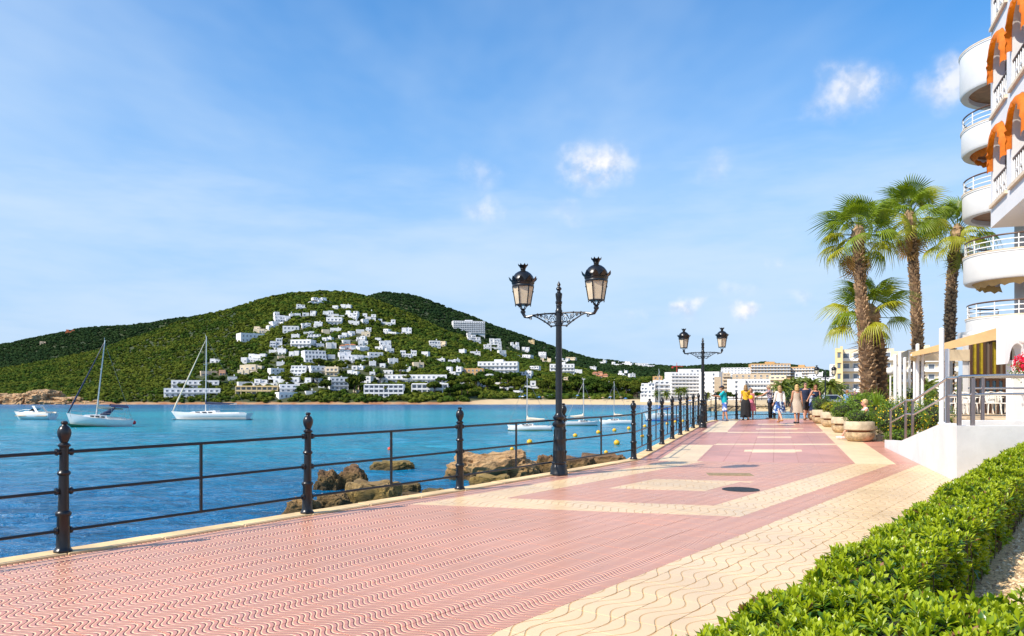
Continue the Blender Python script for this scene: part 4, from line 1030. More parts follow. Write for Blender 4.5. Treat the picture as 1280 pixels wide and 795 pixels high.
sailboat('dinghy', 'small white sailing dinghy moored just right of the lamp post with bare boom', 727, 532.0, 3.9, 1.4, R(8), 5.0, fb=.40, boomcover=CANV, stripe=GREENB)
sailboat('dinghy', 'small white sailing dinghy moored beyond the buoy line left of the railing bend', 770, 530.2, 4.1, 1.4, R(174), 4.9, fb=.42, boomcover=CANV)
sailboat('cabin_yacht', 'small white cabin yacht seen through the railing after the bend', 826, 526.0, 5.2, 1.8, R(200), 7.0, fb=.8, boomcover=mat('blue_canvas', (.02, .12, .45), .6), stripe=mat('blue_canvas', (.02, .12, .45), .6), cat='yacht')
def motorboat():
    p = sea(42, 524.3); L, B = 6.9, 2.4; rt = thing('motor_cruiser', 'cream and white motor cruiser with a raked radar arch', 'motorboat', (p.x, p.y, ZW), R(180 - 12))
    hull(L, B, .85, .45, .85, .16).build('hull', [HULL, DECKM], rt, 40)
    mb = MB(); mb.box(-3.2, -1.14, .50, 2.2, 1.14, .60); mb.build('rub_rail', mat('rub_strip', (.45, .3, .15), .6), rt)
    mb = MB(); mb.add([(-.6, -.9, .84), (-.6, .9, .84), (2.2, .35, .95), (2.2, -.35, .95), (-.5, -.75, 1.28), (-.5, .75, 1.28), (1.2, .4, 1.2), (1.2, -.4, 1.2)], [(0, 1, 5, 4), (1, 2, 6, 5), (2, 3, 7, 6), (3, 0, 4, 7), (4, 5, 6, 7)]); mb.build('foredeck_cabin', HULL, rt)
    mb = MB(); mb.add([(.25, -.7, 1.24), (.25, .7, 1.24), (-.55, .85, 1.62), (-.55, -.85, 1.62), (.20, -.7, 1.24), (.20, .7, 1.24), (-.60, .85, 1.62), (-.60, -.85, 1.62)], [(0, 1, 2, 3), (7, 6, 5, 4), (0, 3, 7, 4), (1, 5, 6, 2), (3, 2, 6, 7)]); mb.build('windscreen', DARKG, rt)
    mb = MB()
    for s in (-1, 1): mb.add([(-1.9, s * 1.0, .85), (-1.45, s * 1.0, .85), (-.55, s * .85, 1.95), (-.95, s * .85, 1.95), (-1.9, s * .92, .85), (-1.45, s * .92, .85), (-.55, s * .77, 1.95), (-.95, s * .77, 1.95)], [(0, 1, 2, 3), (7, 6, 5, 4), (0, 4, 5, 1), (1, 5, 6, 2), (2, 6, 7, 3), (3, 7, 4, 0)])
    mb.box(-.98, -.85, 1.93, -.5, .85, 2.05); mb.build('radar_arch', HULL, rt)
    mb = MB(); mb.box(-3.1, -1.05, .8, -.6, -.9, 1.12); mb.box(-3.1, .9, .8, -.6, 1.05, 1.12); mb.box(-2.6, -.8, .8, -1.9, .8, 1.15); mb.build('cockpit_seats', DECKM, rt)
    mb = MB(); mb.tube([(-3.3, -.5, .5), (-3.7, -.5, 1.3), (-3.75, .5, 1.3), (-3.3, .5, .5)], .03, 6); mb.build('stern_rail', STEEL, rt)
    for x in (.3, 1.1, -1.0):
        mb = MB(); mb.ell((x, 0, 0), (.14, .02, .08), 10, 6); o = mb.build('porthole', DARKG, rt, 179); o.location = (0, 1.13 if x < 1 else .98, .68); mb = MB()
    mb = MB(); mb.tube([(3.3, -.1, 1.05), (2.4, -.6, 1.45), (1.0, -.95, 1.4)], .02, 5); mb.tube([(3.3, .1, 1.05), (2.4, .6, 1.45), (1.0, .95, 1.4)], .02, 5); mb.build('bow_rail', STEEL, rt)
motorboat()
# ================================================================== NEAR HOTEL (right)
HW = mat('hotel_white', (.71, .705, .70), .8, var=.05, vs=.8, bump=.003, bs=14, coord='World'); TRIM = mat('stone_trim', (.72, .58, .42), .8, var=.15, vs=4)
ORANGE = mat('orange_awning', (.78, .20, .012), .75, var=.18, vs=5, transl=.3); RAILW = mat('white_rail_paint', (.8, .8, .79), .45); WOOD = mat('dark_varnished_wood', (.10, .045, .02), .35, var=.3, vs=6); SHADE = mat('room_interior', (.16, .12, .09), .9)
BEIGE = mat('beige_awning_cloth', (.72, .50, .24), .85, var=.10, vs=3, transl=.2); BEIGE2 = mat('pale_awning_cloth', (.80, .66, .46), .85, var=.08, vs=3, transl=.2)
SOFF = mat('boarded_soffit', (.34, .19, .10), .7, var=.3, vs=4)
def make_hotel():
    rt = thing('seafront_hotel', 'white seafront hotel with arched openings, orange awnings and rounded balconies', 'hotel', (22, 30, 0))
    O = Vector((22, 30, 0))
    def P(x, y, z): return (x - O.x, y - O.y, z)
    # --- projecting bay with arches.  s runs towards the camera, n outwards to the sea
    A = Vector((15.8, 26.4)); ax = Vector((-.34, -.94)).normalized(); nx = Vector((ax.y, -ax.x)).normalized()
    if nx.x > 0: nx = -nx
    def F(s, n, z): q = A + ax * s + nx * n; return P(q.x, q.y, z)
    Z0, ST = 7.4, 2.9; LEN = 10.4; NS = 5
    arches = [(.28 + 2.5 * k, 2.18 + 2.5 * k) for k in range(4)]
    wall = MB()
    def quad(pts, mi=0, m=wall): m.add(pts, [(0, 1, 2, 3)], mi)
    def arch_pts(a0, a1, spring, n=12):
        r = (a1 - a0) / 2; c = (a0 + a1) / 2; return [(c - r * math.cos(math.pi * k / n), spring + r * math.sin(math.pi * k / n)) for k in range(n + 1)]
    for k in range(NS):
        zb = Z0 + (0 if k == 0 else .7 + ST * k - .0); zb = Z0 if k == 0 else Z0 + .7 + ST * k - .35; zt = Z0 + .7 + ST * (k + 1) - .35; sill = Z0 + .7 + ST * k; spring = sill + 1.45
        cuts = [0] + [c for a in arches for c in a] + [LEN]
        for i in range(0, len(cuts), 2): quad([F(cuts[i], 0, zb), F(cuts[i + 1], 0, zb), F(cuts[i + 1], 0, zt), F(cuts[i], 0, zt)])
        for a0, a1 in arches:
            quad([F(a0, 0, zb), F(a1, 0, zb), F(a1, 0, sill), F(a0, 0, sill)])
            ap = arch_pts(a0, a1, spring)
            for j in range(len(ap) - 1):
                (u0, h0), (u1, h1) = ap[j], ap[j + 1]; quad([F(u0, 0, h0), F(u1, 0, h1), F(u1, 0, zt), F(u0, 0, zt)])
            loop = [(a0, sill)] + ap + [(a1, sill)]
            for j in range(len(loop)):
                (u0, h0), (u1, h1) = loop[j], loop[(j + 1) % len(loop)]; quad([F(u0, 0, h0), F(u0, -.35, h0), F(u1, -.35, h1), F(u1, 0, h1)])
    ZT = Z0 + .7 + ST * NS - .35
    quad([F(0, 0, Z0), F(0, -5, Z0), F(LEN, -5, Z0), F(LEN, 0, Z0)]); quad([F(0, 0, ZT), F(LEN, 0, ZT), F(LEN, -5, ZT), F(0, -5, ZT)])
    quad([F(0, 0, Z0), F(0, 0, ZT), F(0, -5, ZT), F(0, -5, Z0)]); quad([F(LEN, 0, Z0), F(LEN, -5, Z0), F(LEN, -5, ZT), F(LEN, 0, ZT)])
    wall.build('bay_wall', HW, rt)
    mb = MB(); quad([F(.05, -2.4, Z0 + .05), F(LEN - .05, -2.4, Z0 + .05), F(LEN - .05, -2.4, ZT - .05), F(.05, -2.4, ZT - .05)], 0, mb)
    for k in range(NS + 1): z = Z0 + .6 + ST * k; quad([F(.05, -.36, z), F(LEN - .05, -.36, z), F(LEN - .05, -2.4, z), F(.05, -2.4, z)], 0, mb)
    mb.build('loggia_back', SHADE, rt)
    # lower wall of the bay, set back under the overhang
    mb = MB(); b0, b1 = 1.6, LEN
    for qa in ([F(b0, -.75, -.2), F(b1, -.75, -.2), F(b1, -.75, Z0), F(b0, -.75, Z0)], [F(b0, -.75, -.2), F(b0, -.75, Z0), F(b0, -5, Z0), F(b0, -5, -.2)]): quad(qa, 0, mb)
    mb.build('lower_wall', HW, rt)
    mb = MB()
    for z, h in ((4.35, .18), (6.3, .25), (5.55, .12)):
        a, b, c, d = F(b0 - .08, -.62, z), F(b1, -.62, z), F(b1, -.78, z), F(b0 - .08, -.78, z); mb.add([a, b, c, d] + [(x, y, zz + h) for x, y, zz in (a, b, c, d)], [(3, 2, 1, 0), (4, 5, 6, 7), (0, 1, 5, 4), (1, 2, 6, 5), (2, 3, 7, 6), (3, 0, 4, 7)])
    mb.build('string_course', HW, rt)
    # sills, balustrades, awnings
    for k in range(NS):
        sill = Z0 + .7 + ST * k; spring = sill + 1.45
        for ai, (a0, a1) in enumerate(arches):
            mb = MB(); q = [F(a0 - .12, .09, sill - .10), F(a1 + .12, .09, sill - .10), F(a1 + .12, -.02, sill - .10), F(a0 - .12, -.02, sill - .10)]
            mb.add(q + [(x, y, z + .10) for x, y, z in q], [(3, 2, 1, 0), (4, 5, 6, 7), (0, 1, 5, 4), (1, 2, 6, 5), (2, 3, 7, 6), (3, 0, 4, 7)]); mb.build('sill', TRIM, rt)
            bal = MB()
            for j in range(8):
                s = a0 + (a1 - a0) * (j + .5) / 8; bal.tube([F(s, -.06, sill), F(s, -.06, sill + .75)], .022, 5)
                if j % 2: bal.tube([F(s, -.06, sill + .38), F(s + (a1 - a0) / 8, -.06, sill + .38)], .05, 5)
            bal.tube([F(a0, -.06, sill + .15), F(a1, -.06, sill + .15)], .022, 5); b_ = bal.build('balustrade', RAILW, rt)
            mb = MB(); mb.tube([F(a0, -.06, sill + .80), F(a1, -.06, sill + .80)], .045, 6); mb.build('handrail', WOOD, b_)
            # hooped awning: from the arch, out and down, with a ruffled hem
            ap = arch_pts(a0 + .02, a1 - .02, spring, 20); ap = [(a0 + .02, spring - .35)] + ap + [(a1 - .02, spring - .35)]
            c = (a0 + a1) / 2; vs = []; n = len(ap)
            for j, (u, h) in enumerate(ap):
                up = min(1, max(0, (h - spring) / 1.0)); ruf = .04 * math.sin(j * 2.7)
                vs += [F(u, .0, h), F(u, .11 + .03 * up, h - .02 - .05 * up), F(u, .17 + .04 * up, h - .08 - .10 * up + ruf * .4), F(c + (u - c) * .97, .17 + .04 * up + ruf, h - .17 - .14 * up + .05 * math.cos(j * 2.1))]
            mb = MB(); mb.add(vs, [(j * 4 + i, j * 4 + i + 1, (j + 1) * 4 + i + 1, (j + 1) * 4 + i) for j in range(n - 1) for i in range(3)])
            mb.build('arch_awning', ORANGE, rt, 50)
    # --- tower with the rounded balconies
    C = Vector((22.35, 35.0)); d = Vector((.34, .94)).normalized(); m_ = Vector((d.y, -d.x))
    if m_.x < 0: m_ = -m_
    mb = MB(); q = [C - d * 9, C + d * 1.5, C + d * 1.5 + m_ * 9, C - d * 9 + m_ * 9]
    mb.prism([(p.x - O.x, p.y - O.y) for p in q], 3.5, 17.4); mb.build('tower_wall', HW, rt)
    def balcony(rad, zb, zp, zr, solid=False, step=None, fabric=None):
        bt = bpy.data.objects.new('balcony', None); COL.objects.link(bt); bt.parent = rt
        n = 28; t0 = math.atan2(d.y, d.x) + .25; t1 = t0 + math.pi - .1
        ang = [t0 + (t1 - t0) * k / n for k in range(n + 1)]
        def ring(r, z, a): return P(C.x + r * math.cos(a), C.y + r * math.sin(a), z)
        sec = [(rad - .16, zp), (rad + .025, zp), (rad + .025, zp - .06), (rad, zp - .065), (rad, zb + .10), (rad - .06, zb), (rad - .34, zb), (rad - .34, zb + .22)]
        mb = MB(); K = len(sec); mb.add([ring(r, z, a) for a in ang for r, z in sec], [(i * K + k, (i + 1) * K + k, (i + 1) * K + (k + 1) % K, i * K + (k + 1) % K) for i in range(n) for k in range(K)]); mb.build('parapet', HW, bt, 35)
        mb = MB()
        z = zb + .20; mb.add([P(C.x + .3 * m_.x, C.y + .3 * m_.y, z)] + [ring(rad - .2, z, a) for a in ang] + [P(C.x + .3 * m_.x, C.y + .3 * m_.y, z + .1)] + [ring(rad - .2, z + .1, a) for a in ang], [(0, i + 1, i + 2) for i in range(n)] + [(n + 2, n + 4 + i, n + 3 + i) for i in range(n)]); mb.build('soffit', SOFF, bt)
        mb = MB(); r0 = rad - .14; K = 4
        sq = [(rad - .17, zp), (rad + .04, zp), (rad + .04, zp + .05), (rad - .17, zp + .05)]
        mb.add([ring(r, z, a) for a in ang for r, z in sq], [(i * K + k, (i + 1) * K + k, (i + 1) * K + (k + 1) % K, i * K + (k + 1) % K) for i in range(n) for k in range(K)]); mb.build('coping', TRIM, bt, 35)
        if not solid:
            for f, r_, mm, nm in ((1.0, .035, WOOD, 'handrail'), (.66, .024, RAILW, 'rail'), (.30, .024, RAILW, 'rail')):
                mb = MB(); mb.tube([ring(rad - .06, zp + .05 + (zr - zp - .05) * f, a) for a in ang], r_, 6); mb.build(nm, mm, bt, 60)
            for k in range(0, n + 1, 4): mb = MB(); mb.tube([ring(rad - .06, zp, ang[k]), ring(rad - .06, zr, ang[k])], .026, 6); mb.build('rail_post', RAILW, bt, 60)
        if fabric:
            vs = []; 
            for k, a in enumerate(ang): vs += [ring(rad - .30, zb + .18, a), ring(rad - .42 + .05 * math.sin(k * 1.9), zb - .02, a), ring(rad - .55, zb - .22 + .06 * math.sin(k * 2.3), a)]
            mb = MB(); mb.add(vs, [(i * 3 + k, i * 3 + k + 1, (i + 1) * 3 + k + 1, (i + 1) * 3 + k) for i in range(n) for k in range(2)]); mb.build('rolled_awning', fabric, bt, 60)
        if step:
            mb = MB()
            for r, za, zc in step: sec2 = [(r - .3, za), (r, za), (r, zc), (r - .3, zc)]; K = 4; mb.add([ring(q_, z, a) for a in ang for q_, z in sec2], [(i * K + k, (i + 1) * K + k, (i + 1) * K + (k + 1) % K, i * K + (k + 1) % K) for i in range(n) for k in range(K)])
            mb.build('stepped_base', HW, bt, 35)
    balcony(2.42, 15.25, 17.05, 0, True); balcony(2.36, 12.62, 13.64, 14.26, fabric=ORANGE); balcony(2.32, 9.78, 10.83, 11.46); balcony(2.28, 6.88, 8.03, 8.69, fabric=BEIGE); balcony(2.18, 4.7, 5.29, 5.92, step=[(2.5, 4.25, 4.72)])
    # ground-floor restaurant front: brown timber frames, glass panes
    GL = mat('shopfront_glass', (.02, .05, .075), .05, spec=.8); FRAME = mat('brown_frame', (.075, .035, .018), .4); CURT = mat('yellow_curtain', (.42, .31, .015), .8, var=.2, vs=8)
    gf = bpy.data.objects.new('glass_front', None); COL.objects.link(gf); gf.parent = rt
    Yg = 34.0; xa, xb = (1213 - 640) * Yg / 1000, (1262 - 640) * Yg / 1000; n = 6
    for i in range(n + 1):
        x = xa + (xb - xa) * i / n; mb = MB(); mb.box(x - .045 - O.x, Yg - .1 - O.y, TER - .1, x + .045 - O.x, Yg + .04 - O.y, 4.45); mb.build('mullion', FRAME, gf)
    for z in (TER, 2.55, 2.74, 4.2): mb = MB(); mb.box(xa - O.x, Yg - .07 - O.y, z, xb - O.x, Yg + .02 - O.y, z + .09); mb.build('transom', FRAME, gf)
    for i in range(n):
        x0, x1 = xa + (xb - xa) * i / n + .045, xa + (xb - xa) * (i + 1) / n - .045
        mb = MB(); mb.box(x0 - O.x, Yg - .04 - O.y, TER + .09, x1 - O.x, Yg - .02 - O.y, 2.55); mb.build('pane', GL, gf)
        mb = MB(); mb.box(x0 - O.x, Yg - .04 - O.y, 2.83, x1 - O.x, Yg - .02 - O.y, 4.2); mb.build('pane', [CURT, CURT, SHADE, CURT, SHADE, TRIM][i], gf)
    mb = MB(); mb.prism([(xa - .3 - O.x, Yg + .06 - O.y), (xb + 5 - O.x, Yg + .06 - O.y), (xb + 8 - O.x, Yg + 4 - O.y), (xa + 2.6 - O.x, Yg + 4 - O.y)], 0, 4.5); mb.build('ground_floor', HW, rt)
make_hotel()

def make_awnings():
    # awning sloping from the hotel wall down to the sea side
    rt = thing('terrace_awning', 'long beige awning sloping down over the restaurant terrace', 'awning', (16, 27, TER))
    O = Vector((16, 27, TER)); mb = MB()
    def L(p): return tuple(Vector(p) - O)
    def sheet(a, b, c, d, t, m, nm, par, off=(0, 0, -1)):
        mb = MB(); q = [L(a), L(b), L(c), L(d)]; q2 = [(x + off[0] * t, y + off[1] * t, z + off[2] * t) for x, y, z in q]
        mb.add(q + q2, [(0, 1, 2, 3), (7, 6, 5, 4)] + [(i, 4 + i, 4 + (i + 1) % 4, (i + 1) % 4) for i in range(4)]); return mb.build(nm, m, par)
    n0, n1 = at(1139, 440.5, 27), at(1256, 407, 26); f0, f1 = n0 + Vector((1.35, 2.3, .03)), n1 + Vector((1.35, 2.3, .03))
    k = 3
    for i in range(k):          # cloth panels side by side
        t0, t1 = i / k, (i + .985) / k; sheet(n0.lerp(f0, t0), n1.lerp(f1, t0), n1.lerp(f1, t1), n0.lerp(f0, t1), .05, BEIGE if i % 2 == 0 else BEIGE2, 'cloth_panel', rt)
    dz = Vector((0, 0, .30)); sheet(n0 + Vector((0, -.03, -.0)), n1 + Vector((0, -.03, 0)), n1 + Vector((0, -.03, -.40)), n0 + Vector((0, -.03, -.14)), .03, BEIGE, 'side_valance', rt, (0, -1, 0))
    sheet(n0 + Vector((-.03, 0, .0)), f0 + Vector((-.03, 0, 0)), f0 + Vector((-.03, 0, -.25)), n0 + Vector((-.03, 0, -.25)), .02, BEIGE2, 'front_valance', rt, (-1, 0, 0))
    for p, q in ((n0, n1), (n0, f0), (f0, f1)): mb = MB(); mb.tube([L(p - Vector((0, 0, .09))), L(q - Vector((0, 0, .09)))], .035, 6); mb.build('frame_bar', RAILW, rt)
    r2 = thing('pavilion_awning', 'boxy cream awning with a deep straight valance over the far tables', 'awning', (18.2, 34, TER)); O = Vector((18.2, 34, TER))
    a, b = at(1137, 437, 34), at(1213, 437, 34); c = b + Vector((1.5, 4.2, 0)); d = a + Vector((1.5, 4.2, 0))
    sheet(a, b, c, d, .05, BEIGE2, 'roof_cloth', r2); zz = Vector((0, 0, -.48))
    sheet(a + Vector((0, -.02, 0)), b + Vector((0, -.02, 0)), b + Vector((0, -.02, -.48)), a + Vector((0, -.02, -.48)), .02, BEIGE2, 'front_valance', r2, (0, -1, 0))
    sheet(a + Vector((-.02, 0, 0)), d + Vector((-.02, 0, 0)), d + Vector((-.02, 0, -.48)), a + Vector((-.02, 0, -.48)), .02, BEIGE2, 'side_valance', r2, (-1, 0, 0))
    for p in (a, b, c, d): mb = MB(); mb.tube([L((p.x, p.y, TER)), L((p.x, p.y, p.z - .05))], .05, 8); mb.build('pole', RAILW, r2, 60)
    # white terrace poles
    for i, (px, yt, yb, Y, r, lab) in enumerate([(1177, 412, 530, 18.7, .055, 'tall white awning pole at the head of the ramp'), (1184, 438, 530, 18.8, .05, 'shorter white pole next to the tall one at the head of the ramp'), (1147, 431, 505, 27.5, .06, None), (1153, 441, 505, 27.5, .05, None), (1119, 444, 500, 30, .06, None), (1125, 441, 500, 30, .06, None), (1131, 448, 500, 30, .06, None), (1143, 453, 500, 29, .045, None)]):
        p = at(px, yt, Y); zb = TER - .01 if lab else gz(Y) + .03; rt = thing('terrace_pole', lab or 'slim white pole standing among the shrubs beyond the ramp', 'pole', (p.x, Y, zb), 0, None if lab else 'white poles beyond the ramp')
        mb = MB(); mb.tube([(0, 0, 0), (0, 0, p.z - zb)], r, 10); mb.build('shaft', RAILW, rt, 60); mb = MB(); mb.lathe([(r * 1.5, 0), (r * 1.5, .03), (r, .05)], 10); mb.build('foot', RAILW, rt); mb = MB(); mb.lathe([(r, 0), (r * 1.15, .01), (r * .5, .04)], 10, 0, (0, 0, p.z - zb)); mb.build('cap', RAILW, rt)
    # white arched screen wall with lamp and flowers
    Y = 20.0; p0, p1 = at(1256, 393, Y), at(1256, 455, Y); rt = thing('arched_screen_wall', 'white screen wall with scalloped arches under the hotel bay', 'wall', (p0.x, Y, TER)); mb = MB()
    W = 4.2; zt = p0.z - TER; zb = p1.z - TER; top = [(0, zt - .25), (.08, zt - .06), (.25, zt), (W, zt + .02)]
    bot = [(0, zb)]; x = .12
    while x < W - .5:
        bot += [(x, zb + .02)] + [(x + .19 - .19 * math.cos(math.pi * k / 8), zb + .12 + .40 * math.sin(math.pi * k / 8)) for k in range(9)] + [(x + .40, zb + .02)]; x += .52
    bot += [(W, zb)]
    xs = sorted(set([q[0] for q in top] + [q[0] for q in bot]))
    prof = [(x, np.interp(x, [q[0] for q in bot], [q[1] for q in bot]), np.interp(x, [q[0] for q in top], [q[1] for q in top])) for x in xs]
    n = len(prof); vs = []
    for x, b_, t_ in prof: vs += [(x, 0, b_), (x, 0, t_), (x, .35, b_), (x, .35, t_)]
    fs = [(0, 1, 3, 2)]
    for i in range(n - 1): k = i * 4; m = k + 4; fs += [(k, m, m + 1, k + 1), (k + 2, k + 3, m + 3, m + 2), (k + 1, m + 1, m + 3, k + 3), (k, k + 2, m + 2, m)]
    mb.add(vs, fs); mb.build('arched_panel', HW, rt)
    mb = MB(); mb.cbox(.22, .05, 0, .75, .33, zb + .1, .02); mb.build('pillar', HW, rt)
    p = at(1279, 423, 19.9); rt = thing('wall_lamp', 'round white wall lamp on the scalloped screen wall', 'lamp', (p.x, p.y - .1, p.z)); mb = MB(); mb.ell((0, 0, 0), (.17, .13, .17), 14, 10); mb.build('globe', mat('opal_globe', (.85, .84, .80), .3), rt, 179); mb = MB(); mb.tube([(0, .05, 0), (0, .22, 0)], .05, 8); mb.build('bracket', RAILW, rt)
    c = at(1277, 456, 19.6); rt = thing('bougainvillea', 'crimson bougainvillea trailing below the screen wall', 'flowering plant', (c.x, c.y, c.z - .25))
    pp, nn = ell_points(420, (0.05, 0, .28), (.26, .2, .24), 77, .3, .5); tag(leaf_cloud('blossoms', pp, nn, .06, [mat('crimson_bract', (.75, .01, .07), .6, transl=.3)], rt, .8, 4), kind='stuff')
    pp, nn = ell_points(300, (0, 0, .1), (.34, .2, .28), 78, .3, .5); tag(leaf_cloud('foliage', pp, nn, .06, G_BUSH, rt, .5, 4), kind='stuff')
    mb = MB(); mb.tube([(.5, .1, .6), (.3, .05, .4), (.05, 0, .3), (-.15, 0, .05)], .01, 5); mb.build('stem', CORE, rt)
    # globe garden lamp
    c = at(1113, 464, 33); rt = thing('globe_lamp', 'white globe garden lamp beside the palm trunk', 'lamp', (c.x, c.y, .6)); mb = MB(); mb.ell((0, 0, c.z - .6), (.16, .16, .16), 12, 8); mb.build('globe', MATS['opal_globe'], rt, 179); mb = MB(); mb.tube([(0, 0, 0), (0, 0, c.z - .75)], .035, 8); mb.build('post', RAILW, rt)
make_awnings()

# chairs and tables on the terrace
PLW = mat('white_plastic', (.80, .76, .70), .4)
def chair_proto():
    rt = thing('terrace_chair', 'white plastic armchair set out on the restaurant terrace', 'chair', (0, 0, 0), 0, 'white chairs on the terrace')
    mb = MB(); mb.cbox(-.23, -.22, .42, .23, .22, .45, .02); mb.build('seat', PLW, rt)
    for k in range(5): mb = MB(); x = -.18 + k * .09; mb.box(x - .03, .20, .46, x + .03, .225, .84, 0, Matrix.Rotation(R(-8), 4, 'X')); mb.build('back_slat', PLW, rt)
    mb = MB(); mb.tube([(-.24, .12, .80), (0, .10, .86), (.24, .12, .80)], .022, 6, 0, True, Matrix.Translation((0, -.02, .02))); mb.build('top_rail', PLW, rt)
    for sx in (-1, 1):
        for sy in (-1, 1): mb = MB(); mb.tube([(sx * .21, sy * .2, .43), (sx * .25, sy * .25, 0)], .022, 6); mb.build('leg', PLW, rt)
        mb = MB(); mb.tube([(sx * .25, -.22, .43), (sx * .26, -.2, .65), (sx * .26, .16, .66)], .022, 6); mb.build('armrest', PLW, rt)
    return rt
def table_proto():
    rt = thing('bistro_table', 'white bistro table on a dark pedestal among the terrace chairs', 'table', (0, 0, 0), 0, 'bistro tables on the terrace')
    mb = MB(); mb.lathe([(.36, .72), (.38, .73), (.38, .745), (.36, .755)], 20); mb.build('table_top', PLW, rt); mb = MB(); mb.lathe([(.24, 0), (.22, .03), (.05, .07), (.035, .1), (.035, .72)], 12); mb.build('pedestal', IRON, rt, 40); return rt
c0 = chair_proto(); t0 = table_proto(); first = True
for i, (px, Y) in enumerate([(1190, 32), (1204, 33), (1216, 31.5), (1230, 32.5), (1240, 31), (1251, 32.4), (1262, 31.2), (1272, 32), (1281, 31), (1198, 31)]):
    o = c0 if i == 0 else copy_tree(c0); o.location = ((px - 640) * Y / 1000, Y, TER - .008); o.rotation_euler = (0, 0, random.uniform(-2.5, 2.5))
for i, (px, Y) in enumerate([(1197, 32.3), (1256, 31.6), (1223, 32.2)]):
    o = t0 if i == 0 else copy_tree(t0); o.location = ((px - 640) * Y / 1000, Y + .1, TER - .008)
# ================================================================== FAN PALMS
PLF = [mat('palm_leaf', (.20, .285, .018), .42, transl=.38), mat('palm_leaf_yellowing', (.36, .37, .02), .45, transl=.32), mat('palm_leaf_dead', (.30, .17, .05), .8, transl=.15)]
TRK = mat('palm_trunk_bark', (.11, .065, .036), .95, var=.45, vs=6, bump=.03, bs=12); TRK2 = mat('palm_leaf_base', (.40, .265, .15), .95, var=.5, vs=3)
def fan_mesh(m, seed, L=1.0, pet=.8, droop=.35, spread=118):
    r = random.Random(seed); mb = MB(); mb.tube([(0, 0, 0), (0, pet * .5, .03), (0, pet, 0)], [.028, .018, .014], 5)
    n = 30; hub = Vector((0, pet, 0))
    def pt(a, d, side):
        zz = -droop * L * (d / L) ** 2.6 * (1.0 + .4 * abs(a) / R(spread)) + .12 * math.cos(a * 1.2) * d * .5 + side
        return (hub.x + d * math.sin(a), hub.y + d * math.cos(a), hub.z + zz)
    for k in range(n):
        a = R(-spread + 2 * spread * k / (n - 1)); l = L * (1 - .22 * (abs(a) / R(spread)) ** 2) * r.uniform(.88, 1.08); da = R(spread) / n * .98
        f = .55; q = [pt(a, .04, 0), pt(a - da, l * f, -.012), pt(a, l * f, .012), pt(a + da, l * f, -.012), pt(a + r.uniform(-.03, .03), l * .82, -.01 - r.uniform(0, .10)), pt(a + r.uniform(-.06, .06), l, -.05 - r.uniform(0, .22))]
        w = da * .45; q[4:5] = [pt(a - w, l * .80, -.03), pt(a + w, l * .80, -.03)]
        mb.add(q, [(0, 1, 2), (0, 2, 3), (1, 4, 5, 2), (2, 5, 3), (4, 6, 5)])
    return mb.mesh('fan_leaf', m)
FANS = [[fan_mesh(PLF[k], s, .92, .95, .42 + .22 * s, 108) for s in range(3)] for k in range(3)]
